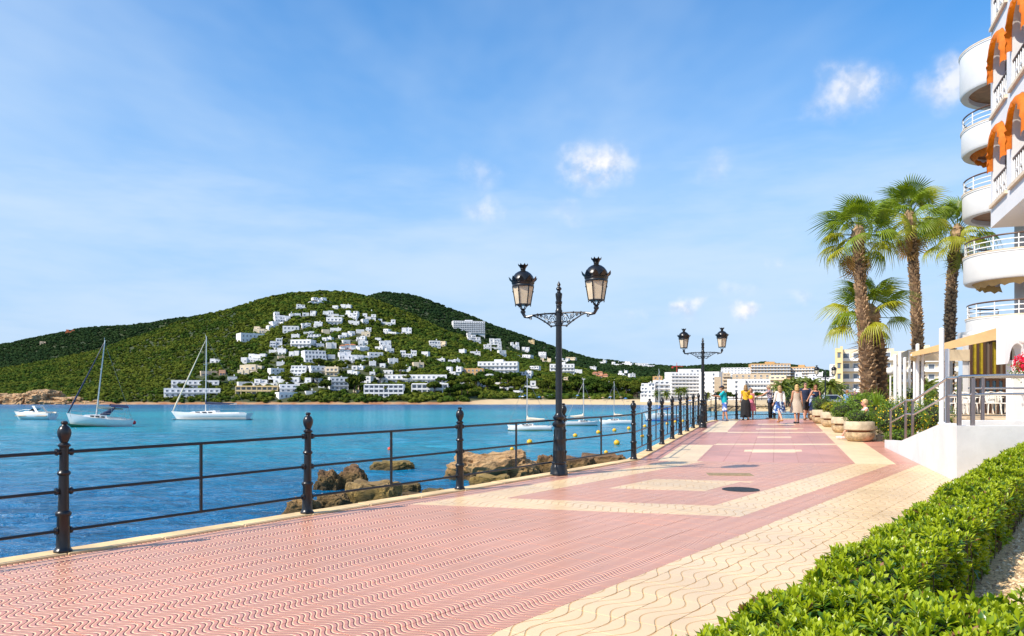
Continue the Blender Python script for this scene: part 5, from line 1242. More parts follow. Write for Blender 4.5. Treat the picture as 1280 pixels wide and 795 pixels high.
def fan_palm(name, label, base, path, r0, r1, crown_r, nleaf, seed, skirt=6, stubs=420, star=False):
    r = random.Random(seed); b = Vector(base); rt = thing(name, label, 'palm tree', b, 0, 'fan palms beside the hotel'); pts = [Vector(p) - b for p in path]
    # smooth path
    N = 40; sm = []
    for i in range(N + 1):
        t = i / N * (len(pts) - 1); k = min(int(t), len(pts) - 2); f = t - k; p0, p1, p2, p3 = pts[max(k - 1, 0)], pts[k], pts[k + 1], pts[min(k + 2, len(pts) - 1)]
        sm.append(.5 * ((2 * p1) + (p2 - p0) * f + (2 * p0 - 5 * p1 + 4 * p2 - p3) * f * f + (3 * p1 - p0 - 3 * p2 + p3) * f ** 3))
    rad = [(r0 + (r1 - r0) * min(1, (i / N) * 1.6)) * (1 + .05 * math.sin(i * 2.1)) + (.25 * r0 * max(0, 1 - i / 5)) for i in range(N + 1)]
    mb = MB(); mb.tube(sm, rad, 12); mb.build('trunk', TRK, rt, 60)
    mb = MB()
    for k in range(stubs):
        t = (k + r.random()) / stubs; i = min(N - 1, int(t * N)); p = sm[i].lerp(sm[i + 1], t * N - i); rr = rad[i]; a = k * 2.399 + r.gauss(0, .15); d = Vector((math.cos(a), math.sin(a), 0))
        w = rr * .36; up = .12 * r.uniform(.7, 1.3); o = rr * r.uniform(1.08, 1.42); sd = Vector((-d.y, d.x, 0))
        q = [p + d * rr * .9 - sd * w, p + d * rr * .9 + sd * w, p + d * o + Vector((0, 0, up)) + sd * w * .6, p + d * o + Vector((0, 0, up)) - sd * w * .6, p + d * rr * .85 + Vector((0, 0, up * 1.1)) - sd * w * .6, p + d * rr * .85 + Vector((0, 0, up * 1.1)) + sd * w * .6]
        mb.add([tuple(v) for v in q], [(0, 1, 2, 3), (3, 2, 5, 4), (1, 5, 2), (0, 3, 4)])
    tag(mb.build('leaf_bases', TRK2, rt), kind='stuff')
    top = sm[-1]
    for k in range(nleaf + skirt):
        dead = k >= nleaf; t = (k + .5) / nleaf; az = k * 2.399 + r.gauss(0, .2)
        if dead: el = R(r.uniform(-88, -74)); kind = 2 if r.random() < .7 else 1
        else:
            el = R((82 - 118 * t ** 1.15) if not star else (80 - 95 * t)) + r.gauss(0, .10); kind = 1 if (t > .62 and r.random() < .5) or r.random() < .1 else 0
        s = crown_r / 1.65 * r.uniform(.88, 1.1) * (.9 if t < .15 else 1); 
        M = Matrix.Translation(top + Vector((0, 0, .05 - .35 * t * r1 * 4))) @ Matrix.Rotation(az, 4, 'Z') @ Matrix.Rotation(el, 4, 'X') @ Matrix.Rotation(r.gauss(0, .35), 4, 'Y') @ Matrix.Scale(s, 4)
        o = link('fan_leaf', FANS[kind][k % 3], rt, M)
    mb = MB(); mb.lathe([(r1 * 1.0, -.5), (r1 * 1.5, -.2), (r1 * 1.2, .1), (r1 * .4, .35)], 9, 0, tuple(top)); mb.build('crown_shaft', TRK2, rt)
    return rt
Y1 = 33.0
fan_palm('fan_palm', 'tall fan palm with a thick shaggy trunk and drooping crown, twin of the short one', (at(1088, 500, Y1).x, Y1, .5), [(at(1088, 500, Y1).x, Y1, .5), at(1083, 440, Y1), at(1076, 370, Y1), at(1073, 291, Y1)], .34, .21, 1.58, 30, 1, 2, 520)
fan_palm('fan_palm', 'short fan palm with a star shaped crown leaning on the tall trunk', (at(1097, 500, Y1 + .8).x, Y1 + .8, .5), [(at(1099, 500, Y1 + .8).x, Y1 + .8, .5), at(1097, 450, Y1 + .8), at(1092, 420, Y1 + .8), at(1087, 390, Y1 + .8)], .36, .30, 1.7, 20, 2, 1, 260, True)
Y2 = 37.0
fan_palm('fan_palm', 'slender tallest fan palm between the shaggy palm and the hotel', (at(1148, 500, Y2).x, Y2, .7), [(at(1148, 500, Y2).x, Y2, .7), at(1147, 430, Y2), at(1143, 350, Y2), at(1137, 270, Y2)], .27, .21, 1.62, 28, 3, 2, 520)
Y3 = 40.5
fan_palm('fan_palm', 'slender fan palm leaning towards the hotel balconies', (at(1184, 500, Y3).x, Y3, .7), [(at(1184, 500, Y3).x, Y3, .7), at(1187, 420, Y3), at(1190, 350, Y3), at(1197, 288, Y3)], .29, .23, 1.75, 28, 4, 2, 480)

# ================================================================== DATE PALMS (far, by the harbour)
DPF = mat('date_palm_leaf', (.15, .185, .02), .5, var=.2, vs=.5, transl=.3); DPT = mat('date_palm_trunk', (.16, .11, .07), .95, var=.3, vs=3)
def date_crown(seed):
    r = random.Random(seed); mb = MB()
    for k in range(40):
        az = k * 2.399; el = R(80 - 115 * (k + .5) / 40) + r.gauss(0, .1); L = 2.6 * r.uniform(.85, 1.1); pts = []; M = Matrix.Rotation(az, 4, 'Z')
        for j in range(8):
            t = j / 7; d = L * t; pts.append(Vector((d * math.cos(el - .3 * t), 0, d * math.sin(el - .3 * t) - .9 * t ** 2.2)))
        for j in range(7):
            a, b = pts[j], pts[j + 1]; w = .34 * math.sin(math.pi * (.12 + .86 * (j + .5) / 7)); 
            for s in (-1, 1):
                mb.add([tuple(a), tuple(b), tuple(b.lerp(a, .3) + Vector((.15, s * w, -.22 * r.uniform(.6, 1.4)))), tuple(a + Vector((.10, s * w, -.22 * r.uniform(.6, 1.4))))], [(0, 1, 2, 3)], 0, M)
    return mb.mesh('crown', DPF)
DCR = [date_crown(s) for s in range(3)]
def date_palm(px, ytop, ybot, Y, i, lab, group, z0=None):
    p = at(px, ytop, Y); z = z0 if z0 is not None else max(terr(p.x, Y), .79) if Y > 210 else .79
    h = p.z - z; rt = thing('date_palm', lab, 'palm tree', (p.x, Y, z - .05), i * 1.3, group); s = max(.5, (ybot - ytop) * .30 * Y / 1000 / 1.6) if False else 1.0
    mb = MB(); mb.tube([(0, 0, 0), (.05, 0, h * .4), (0, 0, h * .82)], [.38, .3, .32], 8); mb.build('trunk', DPT, rt, 60)
    c = link('crown', DCR[i % 3], rt); c.location = (0, 0, h * .80); k = .78 if Y < 200 else 1.25; c.scale = (k, k, k)
# ================================================================== HOUSES ON THE HILL AND THE TOWN
WALLS = {'w': mat('house_white', (.74, .735, .73), .85, var=.06, vs=.3), 'c': mat('house_cream', (.74, .62, .44), .85, var=.08, vs=.3), 'y': mat('house_yellow', (.74, .57, .30), .85, var=.08, vs=.3), 'o': mat('house_ochre', (.60, .36, .15), .85, var=.1, vs=.3), 's': mat('house_salmon', (.66, .36, .22), .85, var=.1, vs=.3), 'r': mat('house_terracotta', (.48, .15, .06), .85, var=.1, vs=.3), 'b': mat('house_beige', (.58, .46, .32), .85, var=.1, vs=.3)}
WIN = mat('far_window', (.13, .155, .19), .12, spec=.6); WINF = mat('window_surround', (.72, .71, .70), .8); TILE = mat('clay_roof', (.42, .17, .08), .9, var=.3, vs=1.2); GREY = mat('flat_roof_gravel', (.55, .52, .47), .95)
def window_mesh():
    mb = MB(); mb.box(-.5, -.02, 0, .5, .25, 1, 0)
    for x0, x1, z0, z1 in ((-.62, -.5, -.12, 1.1), (.5, .62, -.12, 1.1), (-.5, .5, 1, 1.1), (-.5, .5, -.12, 0)): mb.box(x0, -.16, z0, x1, .2, z1, 1)
    return mb.mesh('window', [WIN, WINF])
WM = window_mesh()
house_n = 0
def house(px0, py0, px1, py1, col='w', style='step', label=None, storeys=None, yaw=None, D=None, group=None, name=None, cat='house', deep=None, cols=None, base_drop=8.0, parts=None, roof=None):
    """a building whose visible front fills the given pixel box; stands where its base meets the ground"""
    global house_n; house_n += 1; r = random.Random(house_n * 17 + 3)
    pc = (px0 + px1) / 2; p = at(pc, py1, D) if D else hit(pc, py1)
    k = p.y / 1000; Wd = (px1 - px0) * k; H = (py1 - py0) * k
    yw = math.atan2(-p.x, p.y) + (R(r.uniform(-22, 22)) if yaw is None else R(yaw)); Wd = Wd / (math.cos(yw + math.atan2(p.x, p.y)) + .35 * abs(math.sin(yw + math.atan2(p.x, p.y)))) if yaw is None else Wd
    dp = deep or min(16, max(6.5, Wd * .7)); ns = storeys or max(1, round(H / 3.1)); sh = H / ns
    big = parts if parts is not None else (px1 - px0) >= 24
    o = thing(name or ('villa' if ns < 3 else 'apartment_block'), label or 'x', cat, (p.x, p.y + dp * .5, p.z), yw, group)
    wm = WALLS[col]; mb = MB(); extra = MB(); wins = []; slabs = []; roofs = []
    def vol(x0, x1, z0, z1, y0, y1, parapet=.45): 
        mb.box(x0, y0, z0, x1, y1, z1); t = .25
        if roof != 'tile':
            for a in ((x0, y0, x1, y0 + t), (x0, y1 - t, x1, y1), (x0, y0 + t, x0 + t, y1 - t), (x1 - t, y0 + t, x1, y1 - t)): mb.box(a[0], a[1], z1, a[2], a[3], z1 + parapet)
        else: roofs.append((x0, x1, z1, y0, y1))
    def facade(x0, x1, z, y, n, w=1.25, h=1.35, zoff=.95, skip=.0):
        for i in range(n):
            if r.random() < skip: continue
            wins.append((x0 + (x1 - x0) * (i + .5) / n, y, z + zoff, min(w, (x1 - x0) / n * .62), h))
    hw = Wd / 2; hd = dp / 2
    if style == 'step':             # storeys stepping back up the slope, broken up in plan
        for s in range(ns):
            sb = s * dp * .22; seg = max(1, round(Wd / 4.8)); xs = [-hw + Wd * i / seg for i in range(seg + 1)]
            for i in range(seg):
                if s > 0 and seg > 2 and r.random() < (.45 if s == ns - 1 else .18): continue
                j = r.uniform(-2.2, 2.2); z1 = (s + 1) * sh - r.choice((0, .4, .9)); f = -hd + sb + j * .5
                vol(xs[i] + (.0 if i else r.uniform(0, .8) * (s > 0)), xs[i + 1] - .02, -base_drop if s == 0 else s * sh - .02, z1, f, hd + s * .01 + i * .013)
                facade(xs[i] + .3, xs[i + 1] - .3, s * sh, f, max(1, round((xs[i + 1] - xs[i]) / 3.0)), r.choice((1.0, 1.5)), r.choice((1.0, 1.5)), .6, .30)
                if s > 0 and r.random() < .6: slabs.append((xs[i] + .2, xs[i + 1] - .2, s * sh - .18, f - 1.3, f + .1, .16))
    elif style in ('block', 'hotel'):  # plain slab with ranks of balconies
        vol(-hw, hw, -base_drop, H, -hd, hd); n = cols or max(2, round(Wd / 3.6))
        for s in range(ns):
            facade(-hw + .4, hw - .4, s * sh, -hd, n, 1.6 if style == 'hotel' else 1.1, min(1.6, sh * .5), sh * .25)
            if style == 'hotel': slabs.append((-hw + .15, hw - .15, s * sh + .0, -hd - 1.25, -hd + .02, .9))
        if H > 8 and Wd > 14: vol(-hw * .2, hw * .25, H - .02, H + 2.2, -hd * .4, hd * .5, .2)
    elif style == 'terrace':        # slanting ranks of terraces
        for s in range(ns):
            f = -hd + s * 1.7; vol(-hw + s * .25, hw - s * .12, -base_drop if s == 0 else s * sh - .02, (s + 1) * sh, f, hd + 1.7 * ns + s * .01, .2); facade(-hw + .5, hw - .5, s * sh, f, max(3, round(Wd / 3)), 1.9, sh * .6, sh * .2)
            slabs.append((-hw + s * .25, hw - s * .12, s * sh + .05, f - 1.5, f + .02, .85))
        for x in np.linspace(-hw, hw, 5): mb.box(x - .12, -hd - 1.5, -base_drop, x + .12, -hd + 1, .9)
    elif style == 'arcade':         # long low wing with a row of arches / deep loggias
        n = cols or max(4, round(Wd / 3.4)); vol(-hw, hw, -base_drop, H, -hd, hd)
        for s in range(ns):
            for i in range(n + 1): x = -hw + Wd * i / n; extra.box(x - .3, -hd - 1.6, s * sh - (base_drop if s == 0 else 0), x + .3, -hd - .002, (s + 1) * sh - .35)
            slabs.append((-hw - .3, hw + .3, (s + 1) * sh - .36, -hd - 1.7, -hd + .02, .36)); facade(-hw, hw, s * sh, -hd, n, 2.1, sh * .62, .25)
            for i in range(n): x0, x1 = -hw + Wd * i / n + .3, -hw + Wd * (i + 1) / n - .3; extra.box(x0, -hd - 1.55, s * sh, x1, -hd - 1.4, s * sh + .8)
    for x0, x1, z, y0, y1, h in slabs: extra.box(x0, y0, z, x1, y1 + .004, z + h)
    if roofs:
        rb = MB()
        for x0, x1, z, y0, y1 in roofs:
            e = .4; zc = z + (y1 - y0) * .16; ym = (y0 + y1) / 2; rb.add([(x0 - e, y0 - e, z), (x1 + e, y0 - e, z), (x1 + e, y1 + e, z), (x0 - e, y1 + e, z), (x0 + 1.2, ym, zc), (x1 - 1.2, ym, zc)], [(0, 1, 5, 4), (1, 2, 5), (2, 3, 4, 5), (3, 0, 4), (3, 2, 1, 0)])
        rb.build('roof', TILE, o)
    if r.random() < .5: mb.box(hw * .3, 0, H, hw * .3 + .7, .7, H + 1.3)
    if big:
        mb.build('wall', wm, o)
        if extra.v: extra.build('balcony_fronts' if style != 'arcade' else 'arcade_piers', wm if style != 'hotel' else WALLS['w'], o)
        for x, y, z, w, h in wins: link('window', WM, o, Matrix.Translation((x, y, z)) @ Matrix.Diagonal((w, 1, h, 1)))
    else:
        for x, y, z, w, h in wins: mb.box(x - w / 2, y - .05, z, x + w / 2, y + .1, z + h, 1); mb.box(x - w / 2 - .12, y - .3, z + h, x + w / 2 + .12, y, z + h + .12, 0)
        mb.add(extra.v, extra.f, 0); mb.build('building_shell', [wm, WIN], o)
    return o
VG = 'white villas scattered over the hillside'; VL = 'small white flat roofed villa among the pines on the hillside'
big = [(383, 371, 407, 381, 'w', 'step', 'white villa complex at the very top of the hill'), (339, 390, 373, 403, 'w', 'step', 'stepped white houses along the left shoulder of the hill'),
 (329, 402, 356, 411, 'w', 'step', 'white stepped house just below the shoulder terrace'), (315, 407, 343, 416.5, 'c', 'step', 'cream villa stepping down the left shoulder of the hill'), (352, 408, 372, 417, 'w', 'block', 'white house with a wide dark glass front high on the hill'),
 (294, 417, 325, 428, 'w', 'block', 'long white terrace of houses at the left edge of the hill village'), (335, 423, 358, 435, 'w', 'step', 'white modern house with deep shaded terraces'), (363, 425, 391, 435.5, 'w', 'hotel', 'wide white house with a bluish strip of windows'),
 (401, 388, 428, 398, 'w', 'step', 'white terrace of villas below the summit clearing'), (407, 397, 427, 407, 'w', 'hotel', 'white two storey block below the villas under the summit'), (430, 388, 447, 399, 'w', 'step', 'bright white villa right of the summit terrace'),
 (471, 399, 493, 407, 'w', 'step', 'white houses climbing the right shoulder of the hill'), (472, 410, 498, 419, 'w', 'step', 'broad white villa on the right shoulder of the hill'), (422, 431, 443, 442, 'w', 'tile', 'white villa with a red tiled roof in mid slope'),
 (420, 439, 459, 454, 'w', 'step', 'stepped cluster of white row houses in mid slope'), (458, 441, 477, 449, 'w', 'block', 'white house beside the stepped row houses'), (376, 438, 405, 454, 'w', 'terrace', 'slanting white terraced apartment block with ranks of dark windows'),
 (301, 442, 332, 453, 'w', 'step', 'sprawling white villa on the left slope of the hill'), (296, 456, 326, 469, 'c', 'step', 'peach coloured apartment cluster on the lower left slope'), (361, 457, 382, 471, 'w', 'terrace', 'white terraced apartments above the shore complex'),
 (384, 458, 404, 469, 'w', 'hotel', 'white balconied block beside the terraced apartments'), (406, 459, 423, 471, 'c', 'hotel', 'cream balconied block above the shore pines'), (334, 461, 352, 470, 'w', 'block', 'plain white block with a blank end wall near the shore'),
 (314, 469, 356, 483, 'w', 'step', 'large white stepped apartment complex above the yellow arcade'), (355, 472, 388, 484, 'w', 'step', 'white holiday apartments stepping down to the shore pines'), (293, 483, 343, 494.5, 'y', 'arcade', 'long yellow building with a row of arches on the shore'),
 (347, 481, 369, 491, 'w', 'hotel', 'white balconied house at the right end of the yellow arcade'), (343, 491, 368, 498.5, 'w', 'block', 'low white beach house right above the sand'), (409, 472, 433, 488, 'w', 'hotel', 'white four storey block standing among shore pines'),
 (433, 471, 467, 480, 'w', 'block', 'long plain white wing behind the shore pines'), (470, 469, 558, 480, 'w', 'hotel', 'very long low white hotel with a row of balconies'), (455, 481, 503, 497, 'w', 'arcade', 'white shore hotel with arched loggias and rusty trim'),
 (515, 480, 560, 493, 'w', 'arcade', 'white arcaded holiday house above the rocky shore'), (564, 401.5, 606, 416, 'w', 'hotel', 'large white hotel with vertical piers high on the right slope'), (583, 415, 600, 428, 'w', 'step', 'white houses spilling down below the high hotel'),
 (557, 459, 578, 470, 'w', 'step', 'white villa next to the ochre house above the bay'), (578, 461, 605, 469, 'o', 'block', 'ochre house beside the white hotel above the bay'), (598, 452.5, 648, 468, 'w', 'hotel', 'white five storey hotel block above the bay pines'),
 (688, 455.5, 719, 468.5, 'w', 'hotel', 'white hotel block just right of the lamp post on the slope'), (741, 465, 761, 473, 's', 'tile', 'salmon house with a tiled roof among pines'), (203, 486, 269, 497, 'w', 'hotel', 'lower wing of the white apartments on the left shore'), (212, 476, 268, 486.5, 'w', 'hotel', 'upper wing of the white apartments on the left shore'),
 (600, 468, 648, 475, 'w', 'step', 'low white row houses at the foot of the hotel block'), (795, 454, 819, 459.5, 'w', 'step', 'long white house on the far right ridge'), (642, 443.5, 666, 449, 'w', 'step', 'string of white houses below the ridge'), (656, 476, 677, 488, 'w', 'step', 'white houses among the pines behind the beach')]
for x0, y0, x1, y1, c, st, lab in big: house(x0, y0, x1, y1, c, 'step' if st == 'tile' else st, lab, roof='tile' if st == 'tile' else None, cat='building' if st != 'step' else 'house', name='hillside_building' if st in ('hotel', 'arcade', 'terrace', 'block') else 'hillside_house', yaw=-6 if (x1 - x0) > 44 else None)
SEEN = {}
def near_label(x0, y0, x1, y1):
    c = ((x0 + x1) / 2, (y0 + y1) / 2); best = sorted(big, key=lambda b: math.hypot((b[0] + b[2]) / 2 - c[0], 1.6 * ((b[1] + b[3]) / 2 - c[1])))
    for b in best:
        dy = (b[1] + b[3]) / 2 - c[1]; rel = 'just uphill of' if dy > 4 else 'just downhill of' if dy < -4 else 'next to'
        lab = 'small white villa ' + rel + ' the ' + b[6]
        lab = ' '.join(lab.split()[:16])
        if lab.split()[-1] in ('the', 'of', 'a', 'and', 'with', 'at', 'on'): lab = ' '.join(lab.split()[:-1])
        if lab not in SEEN: SEEN[lab] = 1; return lab
for x0, y0, x1, y1 in [(369, 380, 385, 387), (383, 417, 400, 424), (452, 388, 469, 400), (501, 410, 514, 419), (427, 416, 440, 422), (447, 426, 459, 432), (473, 426, 488, 437), (446, 434, 460, 440), (499, 438.5, 520, 447), (535, 425, 550, 435), (295, 478, 313, 486), (567, 449, 574, 454), (495, 458, 513, 465), (717, 462, 728, 467.5), (737, 458, 746, 463.5), (612, 423, 627, 438), (638, 428, 649, 436), (673, 440, 683, 448), (746, 450, 759, 455), (778, 451.5, 792, 457.5), (773, 463, 785, 472), (649, 464, 666, 473), (540, 478, 559, 485), (642, 488, 654, 493), (262, 449, 275, 454), (604, 430, 614, 438), (652, 434, 662, 440), (700, 448, 712, 453), (574, 437, 582, 443), (527, 440, 536, 446), (283, 470, 294, 477), (393, 404, 402, 410), (480, 462, 491, 468), (690, 473, 704, 479), (720, 474, 732, 480), (620, 478, 632, 484), (576, 480, 590, 487), (760, 476, 772, 482), (345, 434, 353, 441), (785, 484, 800, 491)]:
    house(x0, y0, x1, y1, 'w', 'step', near_label(x0, y0, x1, y1), group=VG, name='villa')
taken = [b[:4] for b in big]; rv = random.Random(77); added = 0; tr_ = 0
while added < 62 and tr_ < 4000:
    tr_ += 1
    if added < 44: yy = rv.uniform(386, 494); t_ = (yy - 380) / 110; xx = rv.uniform(392 - 96 * t_, 440 + 90 * t_)
    else: xx = rv.uniform(545, 800); yy = rv.uniform(430 + (xx - 545) * .12, 492)
    w = rv.uniform(7, 15); h = rv.uniform(4.5, 7.5); bx = (xx - w / 2, yy - h, xx + w / 2, yy)
    if any(bx[0] < q[2] + 1 and bx[2] > q[0] - 1 and bx[1] < q[3] + 1 and bx[3] > q[1] - 1 for q in taken): continue
    taken.append(bx); added += 1; c_ = 'w' if rv.random() < .85 else rv.choice('cb'); lb = near_label(*bx)
    if c_ != 'w': lb = lb.replace('small white villa', 'small cream villa' if c_ == 'c' else 'small beige villa')
    house(*bx, c_, 'step', lb, group=VG if c_ == 'w' else None, name='villa')
for x0, y0, x1, y1, c, lab in [(451, 415, 462, 420.5, 'c', 'cream villa between white ones on the upper right slope'), (515, 452, 529, 459, 'c', 'cream villa on the right lower slope among dark pines'), (248, 463, 268, 470, 'b', 'low beige house behind the left shore apartments'), (81, 411.5, 91, 417, 'r', 'terracotta villa on the distant left ridge'), (49, 427, 56, 431, 'b', 'beige house in the woods of the distant left ridge'), (272, 463, 280, 470, 's', 'salmon cottage behind the left shore apartments'), (660, 425, 668, 431, 'y', 'yellow villa near the ridge')]:
    house(x0, y0, x1, y1, c, 'step', lab, name='villa')
# --- town on the right
DT = 520
house(838, 466, 880, 496, 'w', 'hotel', 'white seven storey hotel with ranks of windows behind the beach', 7, 14, DT, name='beach_hotel', cat='hotel', cols=9, deep=16, base_drop=6)
ht = house(880, 465.5, 905, 497, 'w', 'block', 'white hotel tower with a sandstone panel behind the second street lamp', 6, -12, DT - 12, name='hotel_tower', cat='hotel', cols=2, deep=14, base_drop=6)
p = at(897, 497, DT - 20); mb = MB(); w = 8 * .5; mb.box(-w / 2, -.2, 0, w / 2, .2, 13); o = mb.build('sandstone_panel', WALLS['b'], ht); o.location = Matrix.Rotation(-ht.rotation_euler.z, 3, 'Z') @ (p - ht.location); o.rotation_euler = (0, 0, -ht.rotation_euler.z)
house(832, 466, 847, 476, 'w', 'hotel', 'pale block peeping over the left end of the beach hotel', 3, 0, DT + 60, cat='building')
house(850, 462, 878, 468, 'w', 'block', 'penthouse storey behind the roof of the beach hotel', 2, 0, DT + 30, cat='building')
house(802, 479, 820, 497, 'w', 'step', 'white terraced house at the left end of the beach town', 4, -5, 500, cat='house'); house(818, 476, 838, 497, 'w', 'hotel', 'white balconied house adjoining the beach hotel', 4, 6, 505, cat='house'); house(817, 471, 829, 478, 'o', 'block', 'small ochre house above the beach town', 2, 0, 560, cat='house')
house(904, 459.5, 941, 471, 'w', 'terrace', 'white terraced apartments on the town hill', 4, 0, 720, cat='building')
house(941, 455, 989, 470, 'o', 'hotel', 'big ochre apartment block on the town hill', 4, 8, 740, cat='building', cols=12); house(989, 459, 1022, 470, 'o', 'hotel', 'lower ochre apartment wing beside the big ochre block', 3, -4, 745, cat='building', cols=9)
house(914, 475, 936, 497, 'w', 'block', 'blank white gable of the hotel behind the strollers', 4, 0, 430, cat='hotel', cols=1, deep=14); house(936, 475, 967, 497, 'w', 'hotel', 'white hotel wing with rows of dark windows behind the strollers', 4, 0, 431, cat='hotel', cols=8, deep=14)
house(905, 467, 915, 488, 'b', 'hotel', 'narrow beige block between the white hotels', 5, 0, 470, cat='building'); house(921, 468, 966, 476, 'b', 'block', 'beige flats over the roof of the white hotel wing', 2, 4, 520, cat='building'); house(965, 470, 985, 490, 'c', 'hotel', 'cream flats behind the date palms', 4, -5, 480, cat='building'); house(1000, 466, 1050, 480, 'w', 'step', 'pale houses over the tops of the date palms', 3, 0, 560, cat='house')
house(1043, 457, 1053, 490, 'w', 'hotel', 'white side wing of the near cream hotel', 4, 0, 240, cat='hotel', cols=2); house(1053, 437, 1062, 490, 'y', 'block', 'ochre stair tower of the near cream hotel', 4, 0, 236, cat='hotel', cols=1, deep=10)
house(1062, 438, 1124, 490, 'c', 'hotel', 'cream hotel with stacked white balconies behind the palm trunks', 4, 0, 238, cat='hotel', cols=5); house(1124, 440, 1205, 490, 'c', 'hotel', 'cream hotel wing behind the terrace poles', 4, 4, 244, cat='hotel', cols=7)
# construction crane
p = at(846, 482, 640); rt = thing('tower_crane', 'red and white tower crane above the beach hotel', 'crane', p); mb = MB(); mr, mw = mat('crane_red', (.55, .06, .05), .5), mat('crane_white', (.7, .68, .66), .5)
for k in range(12): mb.box(-.28, -.28, k * 1.3, .28, .28, k * 1.3 + 1.3, 0 if k > 7 else 1)
mb.build('mast', [mr, mw], rt); mb = MB(); mb.tube([(-4, 0, 15), (0, 0, 15.4), (5, 0, 15)], .2, 4); mb.tube([(0, 0, 15), (0, 0, 18.5)], [.3, .1], 4); mb.box(-4.2, -.5, 13.9, -2.8, .5, 15, 0); mb.build('jib', mr, rt)
# palms in the town
for i, (px, yt) in enumerate([(978, 474), (992, 470), (1003, 467), (1015, 470), (1027, 475), (1038, 471), (1047, 478), (985, 480), (1010, 478)]): date_palm(px, yt + 3, 500, 118 + (i * 7) % 17, i, 'date palm in the grove behind the strollers', 'date palm grove by the harbour')
for i, (px, yt) in enumerate([(848, 483), (855, 482), (822, 487), (833, 488), (884, 490)]): date_palm(px, yt + 2, 499, 440, i, 'date palm standing in front of the beach hotel', 'date palms along the beach', 1.7)
for i, (px, yt) in enumerate([(1107, 470), (1160, 478), (1210, 482)]): date_palm(px, yt, 505, 90, i, 'date palm beyond the restaurant terrace', 'date palms beyond the terrace')
# harbour wall of rough stones with sand above
mb = MB(); hw_ = thing('harbour_wall', 'low harbour wall of rough brown stones behind the strollers', 'wall', (0, 0, 0)); 
ST3 = [link_m for link_m in [rock_mesh('stone', 80 + s, (1.0, .7, .55), mat('harbour_stone', (.34, .25, .14), .95, var=.5, vs=.8), 2, .4) for s in range(4)]]
r_ = random.Random(6)
for row in range(3):
    for k in range(40):
        x = 50 + k * 1.7 + (row % 2) * .8; o = link('stone', ST3[r_.randrange(4)], hw_); o.location = (x, 206.5 + row * .5 - .004 * k, ZW + .1 + row * .55); o.rotation_euler = (r_.uniform(-.3, .3), r_.uniform(-.3, .3), r_.uniform(0, 6)); o.scale = (r_.uniform(.8, 1.15),) * 3
# beach bars, parasols, cliffs
for i, (x0, x1, lab) in enumerate([(666, 690, 'white beach bar tent with pitched canvas roofs left of its neighbour'), (692, 716, 'white beach bar tent with pitched canvas roofs behind the lamp post'), (728, 742, 'small white beach kiosk under the pines')]):
    p = at((x0 + x1) / 2, 502.4, 575); w = (x1 - x0) * .575; rt = thing('beach_bar', lab, 'beach bar', (p.x, p.y, p.z)); n = 3 if i < 2 else 1
    for k in range(n):
        a, b = -w / 2 + w * k / n, -w / 2 + w * (k + 1) / n - .3; mb = MB(); mb.add([(a, -3, 2.4), (b, -3, 2.4), (b, 3, 2.4), (a, 3, 2.4), ((a + b) / 2, 0, 3.9)], [(0, 1, 4), (1, 2, 4), (2, 3, 4), (3, 0, 4), (3, 2, 1, 0)]); mb.build('canopy', HULL, rt)
        mb = MB()
        for x, y in ((a + .15, -2.8), (b - .15, -2.8), (a + .15, 2.8), (b - .15, 2.8)): mb.box(x - .1, y - .1, -2, x + .1, y + .1, 2.4)
        mb.box(a + .5, -1, -1, b - .5, 2, 2.2, 1); mb.build('stall', [HULL, WALLS['b']], rt)
rr = random.Random(9)
for k in range(26):
    px = rr.uniform(640, 885); Y = float(np.interp(px, *SH)) + rr.uniform(8, 26); x = (px - 640) * Y / 1000; z = terr(x, Y); col = rr.choice(('parasol_straw', 'parasol_white', 'parasol_blue')); mm = mat(col, {'parasol_straw': (.42, .28, .13), 'parasol_white': (.8, .78, .75), 'parasol_blue': (.05, .2, .5)}[col], .8)
    rt = thing('beach_parasol', {'parasol_straw': 'straw beach parasol on the far sand', 'parasol_white': 'white beach parasol on the far sand', 'parasol_blue': 'blue beach parasol on the far sand'}[col], 'parasol', (x, Y, z - .1), 0, 'parasols on the far beach, ' + col.split('_')[1]); mb = MB(); mb.lathe([(1.2, 2.0), (.7, 2.35), (.05, 2.6)], 8); mb.build('canopy', mm, rt); mb = MB(); mb.tube([(0, 0, 0), (0, 0, 2.1)], .05, 5); mb.build('pole', RAILW, rt)
CLF = mat('sandstone_cliff', (.60, .40, .21), .95, var=.45, vs=.22, bump=2.0, bs=.5, coord='World', col2=(.36, .21, .10))
for i, (px, py, w, h, lab) in enumerate([(75, 504.5, 66, 19, 'broad golden sandstone cliff at the left shore'), (18, 504, 50, 26, 'fissured sandstone cliff at the far left of the shore'), (48, 492, 36, 20, 'pale rock face above the golden cliff'), (118, 505, 44, 12, 'low sandstone cliff fading into the wooded shore'), (160, 505, 40, 7, 'low reddish rocks along the shore below the woods'), (-40, 504, 70, 30, 'sandstone headland leading out of the bay'), (475, 505, 26, 5, 'brown shore rocks under the arched shore hotel'), (540, 505, 46, 6, 'reddish rocky bank under the arcaded house'), (572, 505, 30, 9, 'tan rock spur at the end of the sandy beach')]):
    Y = float(np.interp(px, *SH)) + 6; k = Y / 1000; p = at(px, py, Y); o = link('cliff', rock_mesh('cliff', 120 + i, (w * k * .52, 16 if h > 10 else 8, h * k * .62), CLF, 5, .42, 0, 2.3, .7)); o.location = (p.x, Y + 8, ZW - .5 if py > 500 else terr(p.x, Y + 8) + 1); tag(o, lab, 'cliff')

